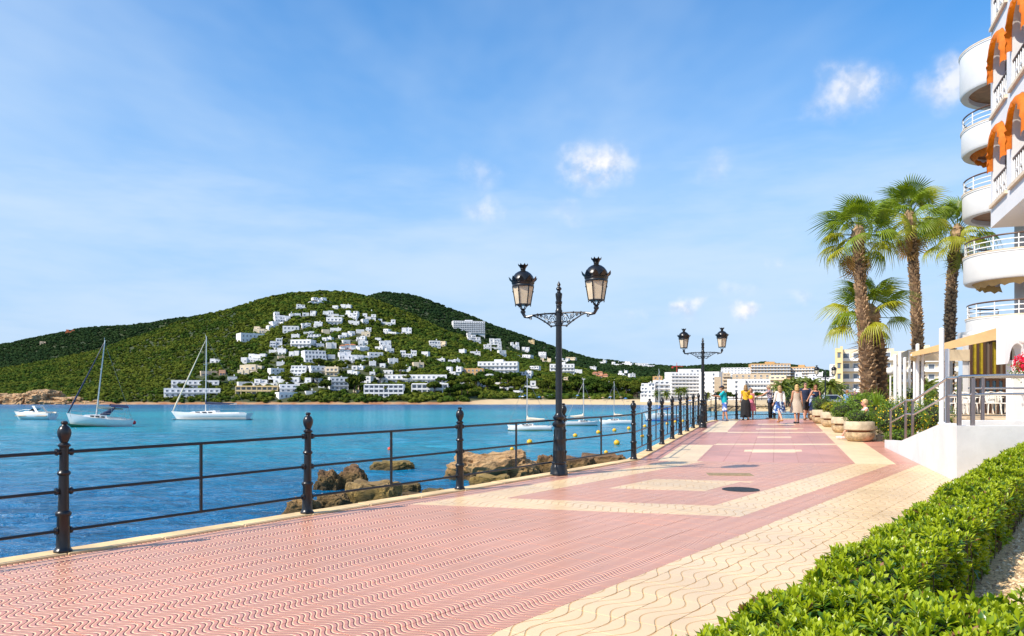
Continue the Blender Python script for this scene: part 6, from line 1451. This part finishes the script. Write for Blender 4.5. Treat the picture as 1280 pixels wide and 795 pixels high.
# ================================================================== FOREST AND SHORE TREES
def tree_mat(name, c1, c2, ov, transl=.1):
    """needles: two tones by woodland patch, plus a shift from tree to tree"""
    if name in MATS: return MATS[name]
    m = bpy.data.materials.new(name); m.use_nodes = True; MATS[name] = m; t = NT(m.node_tree); b = bsdf_of(m); b.inputs['Roughness'].default_value = 1.0; b.inputs['Specular IOR Level'].default_value = .08
    pos = t.new('ShaderNodeNewGeometry').outputs['Position']; oi = t.new('ShaderNodeObjectInfo').outputs['Random']
    f = t.ramp(t.math('ADD', t.noise(pos, .022, 5, .6), t.math('MULTIPLY', t.math('SUBTRACT', oi, .5), .34)), .34, .66)
    h = t.new('ShaderNodeHueSaturation'); t.set(h.inputs['Color'], t.mix(f, c1, c2)); t.set(h.inputs['Value'], t.math('MULTIPLY_ADD', t.math('FRACT', t.math('MULTIPLY', oi, 9.7)), ov * 2, 1 - ov))
    t.l.new(h.outputs[0], b.inputs['Base Color']); tr = t.new('ShaderNodeBsdfTranslucent'); t.l.new(h.outputs[0], tr.inputs[0]); mx = t.new('ShaderNodeMixShader'); mx.inputs[0].default_value = transl
    o = m.node_tree.nodes['Material Output']; t.l.new(b.outputs[0], mx.inputs[1]); t.l.new(tr.outputs[0], mx.inputs[2]); t.l.new(mx.outputs[0], o.inputs[0]); return m
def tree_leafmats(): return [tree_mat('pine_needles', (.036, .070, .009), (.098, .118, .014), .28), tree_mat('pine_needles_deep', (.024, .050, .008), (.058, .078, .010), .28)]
TL_BACK = [tree_mat('ridge_shade_needles', (.016, .038, .013), (.030, .056, .016), .25), tree_mat('ridge_shade_needles_deep', (.012, .028, .010), (.022, .042, .012), .25)]  # far ridge's haze and sun-angle darkening put into the needle colours
TL = tree_leafmats(); TTR = mat('pine_bark', (.10, .065, .045), .95)
def crown_mesh(name, seed, rad, nclump, nleaf, leaf, fwd):
    """crown of leafy clumps: each clump a small lumpy core wrapped in leaf faces"""
    r = np.random.default_rng(seed); Vs = []; Fs = []; mi = []; off = 0
    for c in range(nclump):
        d = r.normal(0, 1, 3); d /= np.linalg.norm(d); d[2] = abs(d[2]) * .9 - .25; cc = d * np.array(rad) * r.uniform(.35, .85); cr = np.array(rad).mean() * r.uniform(.30, .48)
        q = r.normal(0, 1, (nleaf, 3)); q /= np.linalg.norm(q, axis=1, keepdims=True); P = cc + q * cr * r.uniform(.75, 1.05, (nleaf, 1)) * np.array([1, 1, .75])
        N = q + r.normal(0, .55, (nleaf, 3)); N /= np.linalg.norm(N, axis=1, keepdims=True); T = np.cross(N, r.normal(0, 1, (nleaf, 3))); T /= np.linalg.norm(T, axis=1, keepdims=True); B = np.cross(N, T); s = leaf * r.uniform(.6, 1.3, (nleaf, 1))
        V = np.stack([P - T * s, P + B * s * .7, P + T * s, P - B * s * .7], 1).reshape(-1, 3); F = np.arange(nleaf)[:, None] * 4 + np.array([[0, 1, 2, 3]]) + off
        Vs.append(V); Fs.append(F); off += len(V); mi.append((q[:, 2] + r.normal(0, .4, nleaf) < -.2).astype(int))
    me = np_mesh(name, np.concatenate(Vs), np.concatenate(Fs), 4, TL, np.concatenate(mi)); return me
def core_mesh(name, seed, rad):
    bm = bmesh.new(); bmesh.ops.create_icosphere(bm, subdivisions=2, radius=1)
    for v in bm.verts: v.co = v.co * (1 + .35 * noise.noise(v.co * 1.7 + Vector((seed * 5.1, 0, 0))) + .18 * noise.noise(v.co * 4 + Vector((seed * 2.1, 3, 0)))); v.co = Vector((v.co.x * rad[0], v.co.y * rad[1], v.co.z * rad[2]))
    me = bpy.data.meshes.new(name); bm.to_mesh(me); bm.free(); me.materials.append(TL[0]); return me
# wood: one mass of crowns, instanced on points
def make_forest(back):
    src = bpy.data.collections.new('forest_source'); TLm = TL_BACK if back else TL
    for s in range(5):
        rad = (2.5, 2.5, 2.0)
        a = core_mesh('crown', s, tuple(q * .78 for q in rad)); b = crown_mesh('c', 50 + s, rad, 7, 26, .62, 0)
        bm = bmesh.new(); bm.from_mesh(a); n0 = len(bm.faces); bm.from_mesh(b); bm.faces.ensure_lookup_table(); mi = [0] * n0 + [p.material_index for p in b.polygons]
        for f, m in zip(bm.faces, mi): f.material_index = m
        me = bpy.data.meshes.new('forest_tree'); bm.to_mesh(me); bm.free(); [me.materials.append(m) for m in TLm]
        o = bpy.data.objects.new('forest_tree', me); src.objects.link(o)
    r = random.Random(21 + back); pts = []; sc = []; tries = 0
    # keep trees clear of buildings
    bl = [(o.location.x, o.location.y) for o in COL.objects if o.parent is None and o.type == 'EMPTY' and o.get('category') in ('house', 'building', 'hotel') and o.location.y > 300]
    cell = {}
    for x, y in bl: cell.setdefault((int(x // 20), int(y // 20)), []).append((x, y))
    while len(pts) < 45000 and tries < 90000:
        tries += 1; px = r.uniform(-260, 1150); Y = 500 + (985 - 500) * r.random() ** .9 if not back else r.uniform(985, 1480); X = (px - 640) * Y / 1000; z = terr(X, Y)
        if z < (2.2 if px > 585 else .0) + 1.0 * r.random() or (Y > DF + 60 and Y < 1030 and px < 500 and px > 250): continue
        if px > 790 and Y < 620: continue
        if any((X - x) ** 2 + ((Y - y + 4) * .8) ** 2 < 36 for i in (-1, 0, 1) for j in (-1, 0, 1) for x, y in cell.get((int(X // 20) + i, int(Y // 20) + j), ())): continue
        vil = 1.0 if not (280 < px < 760 and Y < 860) else .85
        if r.random() > vil + .25 * noise.noise(Vector((X * .03, Y * .03, 0))): continue
        left = px < 300 and Y < 900
        s = r.uniform(.6, 1.3) * (.74 if left else 1.0) * (1.15 if back else 1); pts.append((X, Y, z + .8 * s)); sc.append(s)
    me = bpy.data.meshes.new('forest'); me.from_pydata(pts, [], []); a = me.attributes.new('tree_scale', 'FLOAT', 'POINT'); a.data.foreach_set('value', sc)
    fo = tag(link('forest', me), 'pine forest with painted-in shade on the ridges behind the village hill' if back else 'olive green pine and scrub woodland covering the village hill', 'forest', kind='stuff')
    ng = bpy.data.node_groups.new('scatter_trees', 'GeometryNodeTree'); ng.interface.new_socket('Geometry', in_out='INPUT', socket_type='NodeSocketGeometry'); ng.interface.new_socket('Geometry', in_out='OUTPUT', socket_type='NodeSocketGeometry')
    n = ng.nodes; gi = n.new('NodeGroupInput'); go = n.new('NodeGroupOutput'); ip = n.new('GeometryNodeInstanceOnPoints'); ci = n.new('GeometryNodeCollectionInfo'); ci.inputs['Collection'].default_value = src; ci.inputs['Separate Children'].default_value = True; ci.inputs['Reset Children'].default_value = True
    rv = n.new('FunctionNodeRandomValue'); rv.data_type = 'FLOAT_VECTOR'; rv.inputs[0].default_value = (-.1, -.1, 0); rv.inputs[1].default_value = (.1, .1, 6.28)
    na = n.new('GeometryNodeInputNamedAttribute'); na.data_type = 'FLOAT'; na.inputs['Name'].default_value = 'tree_scale'
    l = ng.links; l.new(gi.outputs[0], ip.inputs['Points']); l.new(ci.outputs[0], ip.inputs['Instance']); ip.inputs['Pick Instance'].default_value = True; l.new(rv.outputs[0], ip.inputs['Rotation']); l.new(na.outputs[0], ip.inputs['Scale']); l.new(ip.outputs[0], go.inputs[0])
    md = fo.modifiers.new('scatter', 'NODES'); md.node_group = ng
make_forest(0); make_forest(1)
PC = [crown_mesh('crown', 70 + s, (4.2, 4.0, 2.9), 16, 60, .55, 0) for s in range(4)]
def limb_mesh(seed):
    r = random.Random(seed); mb = MB(); mb.tube([(0, 0, -1), (.2, 0, 2), (r.uniform(-.4, .4), 0, 4.2), (0, 0, 6)], [.34, .27, .2, .1], 7)
    for k in range(6): a = k * 1.05 + r.random(); z = 3 + k * .4; mb.tube([(.1, 0, z), (1.4 * math.cos(a), 1.4 * math.sin(a), z + 1.1), (2.7 * math.cos(a), 2.7 * math.sin(a), z + 1.7)], [.13, .08, .03], 5)
    return mb.mesh('trunk', TTR)
PT = [limb_mesh(s) for s in range(4)]
rr = random.Random(33)
def pine(px, Y, s, lab, grp):
    X = (px - 640) * Y / 1000; i = rr.randrange(4); rt = thing('pine_tree', lab, 'tree', (X, Y, terr(X, Y) - .1), rr.uniform(0, 6), grp); rt.scale = (s, s, s * rr.uniform(.85, 1.1)); link('trunk', PT[i], rt); c = link('crown', PC[rr.randrange(4)], rt); c.location = (0, 0, 5.6)
for k in range(96):
    px = rr.uniform(395, 800) if k < 40 else rr.uniform(530, 805); pine(px, float(np.interp(px, *SH)) + rr.uniform(14, 75) + (20 if px > 590 else 0), rr.uniform(.85, 1.45), 'broad crowned pine in the belt along the bay shore', 'pines along the bay shore')
for k in range(16):
    px = rr.uniform(225, 400); pine(px, 540 + rr.uniform(12, 40), rr.uniform(.6, .9), 'small pine between the left shore apartments and the beach house', 'small pines on the left shore')
for k in range(40):
    px = rr.uniform(805, 1045) if k % 2 else rr.uniform(898, 1045); Y = rr.uniform(560, 720) if k % 2 else rr.uniform(300, 420); pine(px, Y, rr.uniform(.75, 1.2) if k % 2 else rr.uniform(.35, .55), 'town pine between the hotels behind the harbour', 'pines among the town hotels')
# palm-like skyline pines by the terracotta villa and parked cars by the grove
def car(label, px, py, Y, rz, col):
    p = at(px, py, Y); rt = thing('parked_car', label, 'car', (p.x, Y, .79), rz); m = mat('paint_' + col[0], col[1], .25, .2); mb = MB()
    prof = [(-2.1, .35), (-2.15, .65), (-2.0, .85), (-1.3, .95), (-.7, 1.42), (.6, 1.45), (1.35, .98), (2.0, .85), (2.15, .6), (2.1, .35)]
    vs = [(x, -.85 + .12 * max(0, z - .95) / .5, z) for x, z in prof] + [(x, .85 - .12 * max(0, z - .95) / .5, z) for x, z in prof]; n = len(prof)
    mb.add(vs, [tuple(range(n - 1, -1, -1)), tuple(range(n, 2 * n))] + [(i, (i + 1) % n, n + (i + 1) % n, n + i) for i in range(n)]); mb.build('body', m, rt, 30)
    for s in (-1, 1):
        mb = MB(); mb.add([(-1.1, s * .86, 1.0), (-.65, s * .77, 1.36), (.55, s * .77, 1.38), (1.1, s * .86, 1.0)], [(0, 1, 2, 3)]); mb.add([(-1.1, s * .80, 1.0), (-.65, s * .72, 1.36), (.55, s * .72, 1.38), (1.1, s * .80, 1.0)], [(0, 1, 2, 3)]); mb.build('side_window', DARKG, rt)
        for x in (-1.3, 1.3): mb = MB(); mb.lathe([(.2, -.1), (.32, -.1), (.33, 0), (.32, .1), (.2, .1)], 14, 0, (0, 0, 0), Matrix.Translation((x, s * .8, .33)) @ Matrix.Rotation(R(90), 4, 'X')); mb.build('wheel', IRON, rt)
    for a, b in (((-1.25, .98), (-.72, 1.39)), ((1.3, 1.0), (.62, 1.42))): mb = MB(); dx = -.03 if a[0] < 0 else .03; mb.add([(a[0] + dx, -.7, a[1]), (a[0] + dx, .7, a[1]), (b[0] + dx, .62, b[1]), (b[0] + dx, -.62, b[1])], [(0, 1, 2, 3)]); mb.build('windscreen', DARKG, rt)
car('silver parked car behind the stone planters', 1034, 500, 78, R(15), ('silver', (.5, .52, .55))); car('white parked car beside the silver one under the palms', 1024, 500, 92, R(10), ('white', (.75, .76, .78)))
# ================================================================== PEOPLE
SKIN = mat('skin', (.58, .31, .20), .55, var=.08, vs=10); SKINT = mat('skin_tanned', (.50, .24, .14), .55, var=.08, vs=10)
def remesh(o, vox, smooth_it=3):
    m = o.modifiers.new('r', 'REMESH'); m.mode = 'VOXEL'; m.voxel_size = vox; s = o.modifiers.new('s', 'SMOOTH'); s.factor = .5; s.iterations = smooth_it
    dg = bpy.context.evaluated_depsgraph_get(); dg.update(); me = bpy.data.meshes.new_from_object(o.evaluated_get(dg)); old = o.data; mats = [m_ for m_ in old.materials]
    o.modifiers.clear(); o.data = me
    if not len(me.materials): [me.materials.append(m_) for m_ in mats]
    me.polygons.foreach_set('use_smooth', [True] * len(me.polygons)); bpy.data.meshes.remove(old); return o
def pattern_mat(name, cols, scale):
    if name in MATS: return MATS[name]
    m = bpy.data.materials.new(name); m.use_nodes = True; MATS[name] = m; t = NT(m.node_tree); b = bsdf_of(m); tc = t.new('ShaderNodeTexCoord')
    v = t.new('ShaderNodeTexVoronoi'); v.inputs['Scale'].default_value = scale; t.l.new(tc.outputs['Object'], v.inputs['Vector']); x, y, z = t.sep(v.outputs['Color'])
    c = t.mix(t.ramp(x, .45, .5), cols[0], cols[1])
    if len(cols) > 2: c = t.mix(t.ramp(y, .6, .64), c, cols[2])
    t.l.new(c, b.inputs['Base Color']); b.inputs['Roughness'].default_value = .85; return m
def cap(mb, pts, rs, n=10): mb.tube(pts, rs, n); [mb.ell(p, (r, r, r), n, 6) for p, r in zip(pts, rs)]
def person(label, loc, rz, h=1.70, female=False, skin=SKIN, top=None, top_mat=None, sleeves=.5, bottom=None, bottom_mat=None, hair=(.30, .18, .08), hair_long=False, stride=.0, arms=((.05, 0), (-.05, 0)), elbow=(15, 15), lean=0, cap_mat=None, glasses=False, sit=False, extras=None, shoes=(.1, .06, .04), crossed=False, reach=None):
    """x right, y forward. arms: (swing forward rad, spread rad) left,right"""
    rt = thing('person', label, 'person', loc, rz, None); k = h / 1.72; rt.scale = (k, k, k)
    hipz = .90; sw = .165 if female else .195; hw = .10 if female else .09; waist = .105 if female else .135; bodyL = Matrix.Rotation(lean, 4, 'X')
    def T(p): q = Vector(p); return (bodyL @ (q - Vector((0, 0, hipz)))) + Vector((0, 0, hipz))
    off = Vector((0, 0, -.42)) if sit else Vector((0, 0, 0))
    mb = MB(); J = {}
    # torso
    tor = [(0, 0, hipz - .02), (0, .0, 1.02), (0, .01, 1.14), (0, .01, 1.28), (0, 0, 1.38), (0, -.01, 1.44)]; rr = [hw * 1.45, waist, waist * .98, waist * 1.1, waist * 1.05, .07]
    mb.tube([T(p) + off for p in tor], rr, 14, 0, True, None, 1.28 if not female else 1.2)
    cap(mb, [T((-sw * .8, -.005, 1.40)) + off, T((sw * .8, -.005, 1.40)) + off], [.062, .062])
    neck = [T((0, -.01, 1.42)) + off, T((0, .01, 1.52)) + off]; cap(mb, neck, [.052, .05])
    hc = T((0, .025, 1.61)) + off; mb.ell(hc, (.073, .092, .108), 14, 10); mb.ell(hc + Vector((0, .035, -.06)), (.05, .055, .05), 10, 7)
    mb.ell(hc + Vector((0, .098, -.012)), (.013, .02, .022), 8, 6)      # nose
    mb.ell(hc + Vector((0, .092, -.055)), (.025, .01, .01), 8, 5)       # mouth
    for s in (-1, 1): mb.ell(hc + Vector((s * .075, -.005, -.005)), (.012, .02, .03), 7, 5)
    # arms with hands
    for si, s in enumerate((-1, 1)):
        f, sp = arms[si]; sh = T((s * sw, -.005, 1.395)) + off; up = Vector((s * math.sin(sp), math.sin(f) * math.cos(sp), -math.cos(f) * math.cos(sp))); el = sh + up * .28
        if reach and reach[0] == s: hand = Vector(reach[1]); el = sh.lerp(hand, .5) + Vector((s * .03, -.02, -.05)); fo = (hand - el).normalized(); wr = hand
        else:
            e = R(elbow[si]); fo = (Matrix.Rotation(e, 4, Vector((1, 0, 0))) @ up).normalized(); wr = el + fo * .25
        cap(mb, [sh, sh.lerp(el, .5), el], [.052, .047, .038]); cap(mb, [el, el.lerp(wr, .35), wr], [.038, .037, .026])
        pal = wr + fo * .05; cap(mb, [wr, pal], [.026, .033]); sd = fo.cross(Vector((0, 1, 0)) if abs(fo.y) < .8 else Vector((0, 0, 1))).normalized(); nn = sd.cross(fo)
        for q in range(4):
            b0 = pal + sd * ((q - 1.5) * .021) + fo * .02; ln = (.062, .072, .068, .052)[q]; mb.tube([b0, b0 + fo * ln * .55 + nn * .008, b0 + fo * ln + nn * .028], [.0115, .011, .0095], 6)
        b0 = wr + fo * .02 + sd * -.03; mb.tube([b0, b0 + fo * .03 - sd * .02, b0 + fo * .062 - sd * .022 + nn * .012], [.013, .012, .010], 6); J['hand%d' % s] = pal; J['el%d' % s] = el; J['sh%d' % s] = sh
    # legs
    for s in (-1, 1):
        hp = Vector((s * hw, 0, hipz)) + off; a = stride * s
        if sit: kn = hp + Vector((s * .02, .43, .03)); an = kn + Vector((s * .02, .20 + .05 * s, -.40))
        else: kn = hp + Vector((s * .005, .43 * math.sin(a), -.43 * math.cos(a))); b = a - (.35 if a < 0 else .08) * abs(stride) * 2; an = kn + Vector((0, .40 * math.sin(b), -.40 * math.cos(b)))
        cap(mb, [hp, hp.lerp(kn, .5), kn], [.088, .074, .055]); cap(mb, [kn, kn.lerp(an, .35), an], [.053, .054, .034]); toe = an + Vector((s * .025, .15, -.045)); J['kn%d' % s] = kn; J['an%d' % s] = an; J['hp%d' % s] = hp
        cap(mb, [an + Vector((0, -.03, -.04)), an + Vector((s * .01, .07, -.05)), toe], [.036, .035, .024])
    body = remesh(mb.build('body', skin, rt), .0125)
    for s in (-1, 1):
        an = J['an%d' % s]; ms = MB(); cap(ms, [an + Vector((0, -.035, -.05)), an + Vector((s * .01, .07, -.057)), an + Vector((s * .027, .16, -.057))], [.042, .044, .034], 9); ms.box(an.x - .04, an.y - .07, an.z - .085, an.x + .045, an.y + .19, an.z - .07); ms.build('shoe', mat('shoe_%.2f_%.2f' % shoes[:2], shoes, .6), rt, 50)
        me = MB(); me.ell(hc + Vector((s * .030, .083, .012)), (.011, .009, .008), 7, 5); me.build('eye', mat('eye_dark', (.03, .02, .015), .2), rt, 179)
    if glasses:
        mg = MB()
        for s in (-1, 1): mg.ell(hc + Vector((s * .034, .092, .012)), (.03, .010, .022), 8, 5)
        mg.box(hc.x - .06, hc.y + .088, hc.z + .015, hc.x + .06, hc.y + .098, hc.z + .022); mg.build('sunglasses', mat('sunglass_black', (.01, .01, .01), .1), rt, 60)
    # hair
    hm = mat('hair_%.2f_%.2f' % hair[:2], hair, .6, var=.6, vs=22); mh = MB(); mh.ell(hc + Vector((0, -.02, .024)), (.092, .102, .108), 14, 9)
    if hair_long: mh.ell(hc + Vector((0, -.05, -.06)), (.108, .075, .12), 12, 8); mh.tube([hc + Vector((0, -.06, -.02)), hc + Vector((0, -.075, -.14)), hc + Vector((0, -.07, -.2))], [.088, .092, .06], 12, 0, True, None, 1.15)
    ho = mh.build('hair', hm, rt); remesh(ho, .014, 2)
    for v in ho.data.vertices:
        q = v.co - hc
        if q.y > .045 and q.z < .055: v.co.y = hc.y + .03
    if cap_mat:
        mc = MB(); mc.ell(hc + Vector((0, -.012, .05)), (.092, .104, .075), 14, 8); mc.tube([hc + Vector((0, .08, .055)), hc + Vector((0, .16, .04))], [.075, .06], 10, 0, True, None, 1.0); [0]; c_ = mc.build('cap', cap_mat, rt, 60)
        for v in c_.data.vertices:
            if v.co.y > hc.y + .085: v.co.z = hc.z + .045 + (v.co.z - hc.z - .05) * .15
    # clothes
    if top_mat:
        mt = MB(); zlow = .86 if top != 'tank' else .88
        pts = [(0, 0, zlow)] + tor[1:5] ; rt_ = [hw * 1.62, waist * 1.16, waist * 1.12, waist * 1.2, waist * 1.12]; mt.tube([T(p) + off for p in pts], rt_, 16, 0, True, None, 1.28 if not female else 1.2)
        cap(mt, [T((-sw * .82, -.005, 1.395)) + off, T((sw * .82, -.005, 1.395)) + off], [.07, .07])
        for s in (-1, 1):
            sh, el = J['sh%d' % s], J['el%d' % s]; 
            if sleeves > 0: cap(mt, [sh, sh.lerp(el, min(1, sleeves))], [.068, .06]); 
            if sleeves > 1: wr = J['hand%d' % s]; cap(mt, [el, el.lerp(wr, (sleeves - 1))], [.052, .045])
        mt.tube([T((0, -.01, 1.40)) + off, T((0, 0, 1.455)) + off], [.075, .068], 12); remesh(mt.build('shirt', top_mat, rt), .016, 3)
    if bottom in ('shorts', 'trousers'):
        m2 = MB(); m2.tube([Vector((0, 0, .80)) + off, Vector((0, 0, .9)) + off, Vector((0, 0, 1.0)) + off], [hw * 1.62, hw * 1.68, waist * 1.14], 16, 0, True, None, 1.2)
        for s in (-1, 1):
            hp, kn, an = J['hp%d' % s], J['kn%d' % s], J['an%d' % s]; cap(m2, [hp, hp.lerp(kn, .5), hp.lerp(kn, .92)], [.102, .095, .088])
            if bottom == 'trousers': cap(m2, [kn, kn.lerp(an, .5), kn.lerp(an, .93)], [.075, .068, .062])
        remesh(m2.build(bottom, bottom_mat, rt), .016, 3)
    elif bottom in ('skirt', 'dress', 'long_skirt'):
        zt = {'skirt': 1.03, 'long_skirt': 1.03, 'dress': 1.40}[bottom]; zb = {'skirt': .50, 'long_skirt': .12, 'dress': .47}[bottom]; n = 36; vs = []; K = 12
        for j in range(K + 1):
            z = zt + (zb - zt) * j / K
            if z > 1.02: r = waist * np.interp(z, [1.02, 1.14, 1.28, 1.40], [1.22, 1.15, 1.25, 1.05])
            else: r = np.interp(z, [zb, .85, 1.02], [hw * (2.5 if bottom != 'long_skirt' else 2.1), hw * 1.85, waist * 1.22])
            for i in range(n):
                a = 2 * math.pi * i / n; fold = 1 + .07 * max(0, (1.0 - z)) * math.sin(a * 7 + 1.3); yoff = .05 * stride * max(0, .9 - z)
                vs.append(T((r * 1.24 * fold * math.cos(a), r * fold * math.sin(a) * .95 + (.01 if z > 1 else 0) + yoff, z)) + off)
        m2 = MB(); m2.add([tuple(v) for v in vs], [(j * n + i, (j + 1) * n + i, (j + 1) * n + (i + 1) % n, j * n + (i + 1) % n) for j in range(K) for i in range(n)])
        if bottom == 'dress': cap(m2, [T((-sw * .72, -.005, 1.385)) + off, T((sw * .72, -.005, 1.385)) + off], [.068, .068])
        m2.build(bottom, bottom_mat, rt, 60)
    if extras: extras(rt, J, hc)
    return rt
def strap_bag(m, side=1, z=.95, sz=(.14, .06, .13)):
    def f(rt, J, hc):
        b = MB(); b.ell((side * .24, -.06, z), (sz[0], sz[1], sz[2]), 14, 9); b.build('handbag', m, rt); b = MB(); b.tube([(side * .24, -.07, z + sz[2]), (side * .1, -.16, 1.2), (-side * .12, -.07, 1.46), (-side * .1, .13, 1.3), (side * .22, .02, z + sz[2])], .012, 5); b.build('bag_strap', m, rt)
    return f
def on(px, py): p = g(px, py); return (p.x, p.y, p.z + .002)
cl = lambda n, c: mat('cloth_' + n, c, .85, var=.12, vs=9)
person('man in turquoise polo, patterned shorts and navy cap leaning on the railing', on(906, 526.0), R(78), 1.66, top='polo', top_mat=cl('turquoise', (.0, .42, .48)), sleeves=.75, bottom='shorts', bottom_mat=pattern_mat('cloth_blue_white_shorts', ((.75, .75, .78), (.08, .16, .5)), 9), cap_mat=cl('navy_cap', (.01, .015, .04)), hair=(.1, .06, .03), skin=SKINT, arms=((.75, .1), (.75, .1)), elbow=(55, 55), lean=R(-9), shoes=(.06, .1, .2), stride=.1)
person('woman in mustard top and long black skirt with a yellow bag', on(932, 524.8), R(-12), 1.68, True, top_mat=cl('mustard', (.62, .38, .02)), sleeves=.3, bottom='long_skirt', bottom_mat=cl('black_skirt', (.012, .012, .014)), hair=(.28, .16, .06), hair_long=True, arms=((.2, .1), (.5, .1)), elbow=(30, 70), extras=strap_bag(mat('yellow_leather', (.85, .55, .01), .45), 1, 1.12, (.11, .06, .11)), shoes=(.02, .02, .02))
person('girl in pink dress half hidden behind the woman with the yellow bag', on(938.5, 524.2), R(160), 1.52, True, bottom='dress', bottom_mat=cl('pink', (.75, .22, .30)), hair=(.35, .18, .08), hair_long=True, shoes=(.3, .1, .1))
person('person in patterned sleeveless top and black trousers reaching to the railing', on(963, 523.4), R(50), 1.68, True, skin=SKINT, top='tank', top_mat=pattern_mat('cloth_pink_floral', ((.72, .45, .45), (.16, .12, .16), (.75, .70, .68)), 16), sleeves=.15, bottom='trousers', bottom_mat=cl('black_trousers', (.015, .015, .02)), hair=(.45, .33, .2), glasses=True, arms=((.2, .1), (.2, .1)), reach=(-1, (-.36, .55, 1.12)), lean=R(-6), extras=strap_bag(cl('denim_bag', (.12, .18, .35)), -1, .92), shoes=(.5, .1, .1))
person('woman in white blouse and blue floral skirt walking away', on(974.5, 529.6), R(8), 1.66, True, top_mat=cl('white_blouse', (.78, .74, .68)), sleeves=1.5, bottom='skirt', bottom_mat=pattern_mat('cloth_blue_floral', ((.03, .10, .34), (.50, .60, .68), (.02, .04, .12)), 15), hair=(.36, .22, .09), hair_long=True, stride=.42, arms=((.25, .08), (-.3, .08)), elbow=(12, 20), shoes=(.35, .15, .06))
person('woman in a beige sleeveless dress with blonde hair walking away', on(996, 529.2), R(-4), 1.70, True, skin=SKINT, bottom='dress', bottom_mat=cl('beige_linen', (.50, .41, .32)), hair=(.50, .32, .12), hair_long=True, stride=.2, arms=((.1, .16), (-.1, .14)), elbow=(8, 14), shoes=(.02, .02, .03))
person('man in navy polo and dark shorts walking towards the camera', on(1006.5, 525.2), R(176), 1.80, top='polo', top_mat=cl('navy_polo', (.012, .022, .06)), sleeves=.75, bottom='shorts', bottom_mat=cl('charcoal_shorts', (.03, .03, .032)), hair=(.06, .035, .02), glasses=True, stride=.3, arms=((.5, .08), (-.25, .12)), elbow=(65, 20), shoes=(.12, .06, .03))
person('child in pale shirt and blue shorts between the couple in navy', on(1013.5, 523.4), R(170), 1.50, top_mat=cl('pale_blue_shirt', (.5, .55, .7)), sleeves=.6, bottom='shorts', bottom_mat=cl('royal_blue', (.02, .06, .28)), hair=(.2, .11, .05), stride=.15)
person('woman in a sleeveless navy dress with long auburn hair', on(1019.5, 525.6), R(172), 1.68, True, skin=SKINT, bottom='dress', bottom_mat=cl('navy_dress', (.006, .014, .055)), hair=(.22, .08, .03), hair_long=True, glasses=True, stride=.25, arms=((.15, .12), (.3, .5)), elbow=(40, 25), extras=strap_bag(mat('teal_strap', (.1, .5, .5), .5), -1, .95), shoes=(.3, .18, .1))
pj = at(1059, 513, 46.0); person('person in a light blue shirt and white trousers beyond the planters', (pj.x, 46.0, .795), R(10), 1.50, top_mat=cl('sky_blue_shirt', (.22, .42, .72)), sleeves=1.4, bottom='trousers', bottom_mat=cl('white_trousers', (.75, .74, .72)), hair=(.35, .14, .05), stride=.2)
pj = at(1068.5, 513, 45.0); person('white haired woman in a purple top beyond the planters', (pj.x, 45.0, .795), R(-15), 1.58, True, skin=SKINT, top='tank', top_mat=cl('purple_top', (.28, .05, .32)), sleeves=.0, bottom='trousers', bottom_mat=cl('white_trousers', (.75, .74, .72)), hair=(.75, .70, .60), stride=.15)
# seated woman on a low bench behind the planter
ps = Vector((10.78, 24.55, gz(24.55) + .032))
mb = MB(); bt = thing('stone_bench', 'low stone bench under the seated woman behind the planter', 'bench', (ps.x + .1, ps.y, ps.z - .002), R(78)); mb.cbox(-.45, -.22, .34, .45, .22, .42, .02); mb.build('seat', PLC, bt); 
for s in (-1, 1): mb = MB(); mb.cbox(s * .33 - .06, -.18, 0, s * .33 + .06, .18, .345, .01); mb.build('leg', PLC, bt)
person('short haired blonde woman in a white strapless top seated behind the planter', tuple(ps + Vector((.06, .0, .0))), R(76), 1.62, True, skin=mat('skin_sunburnt', (.66, .30, .20), .55), top='tank', top_mat=cl('white_tube_top', (.75, .73, .72)), sleeves=0, bottom='shorts', bottom_mat=cl('dark_shorts', (.05, .04, .05)), hair=(.55, .38, .18), glasses=True, sit=True, arms=((.35, .12), (.3, .12)), elbow=(45, 45), shoes=(.75, .55, .52))
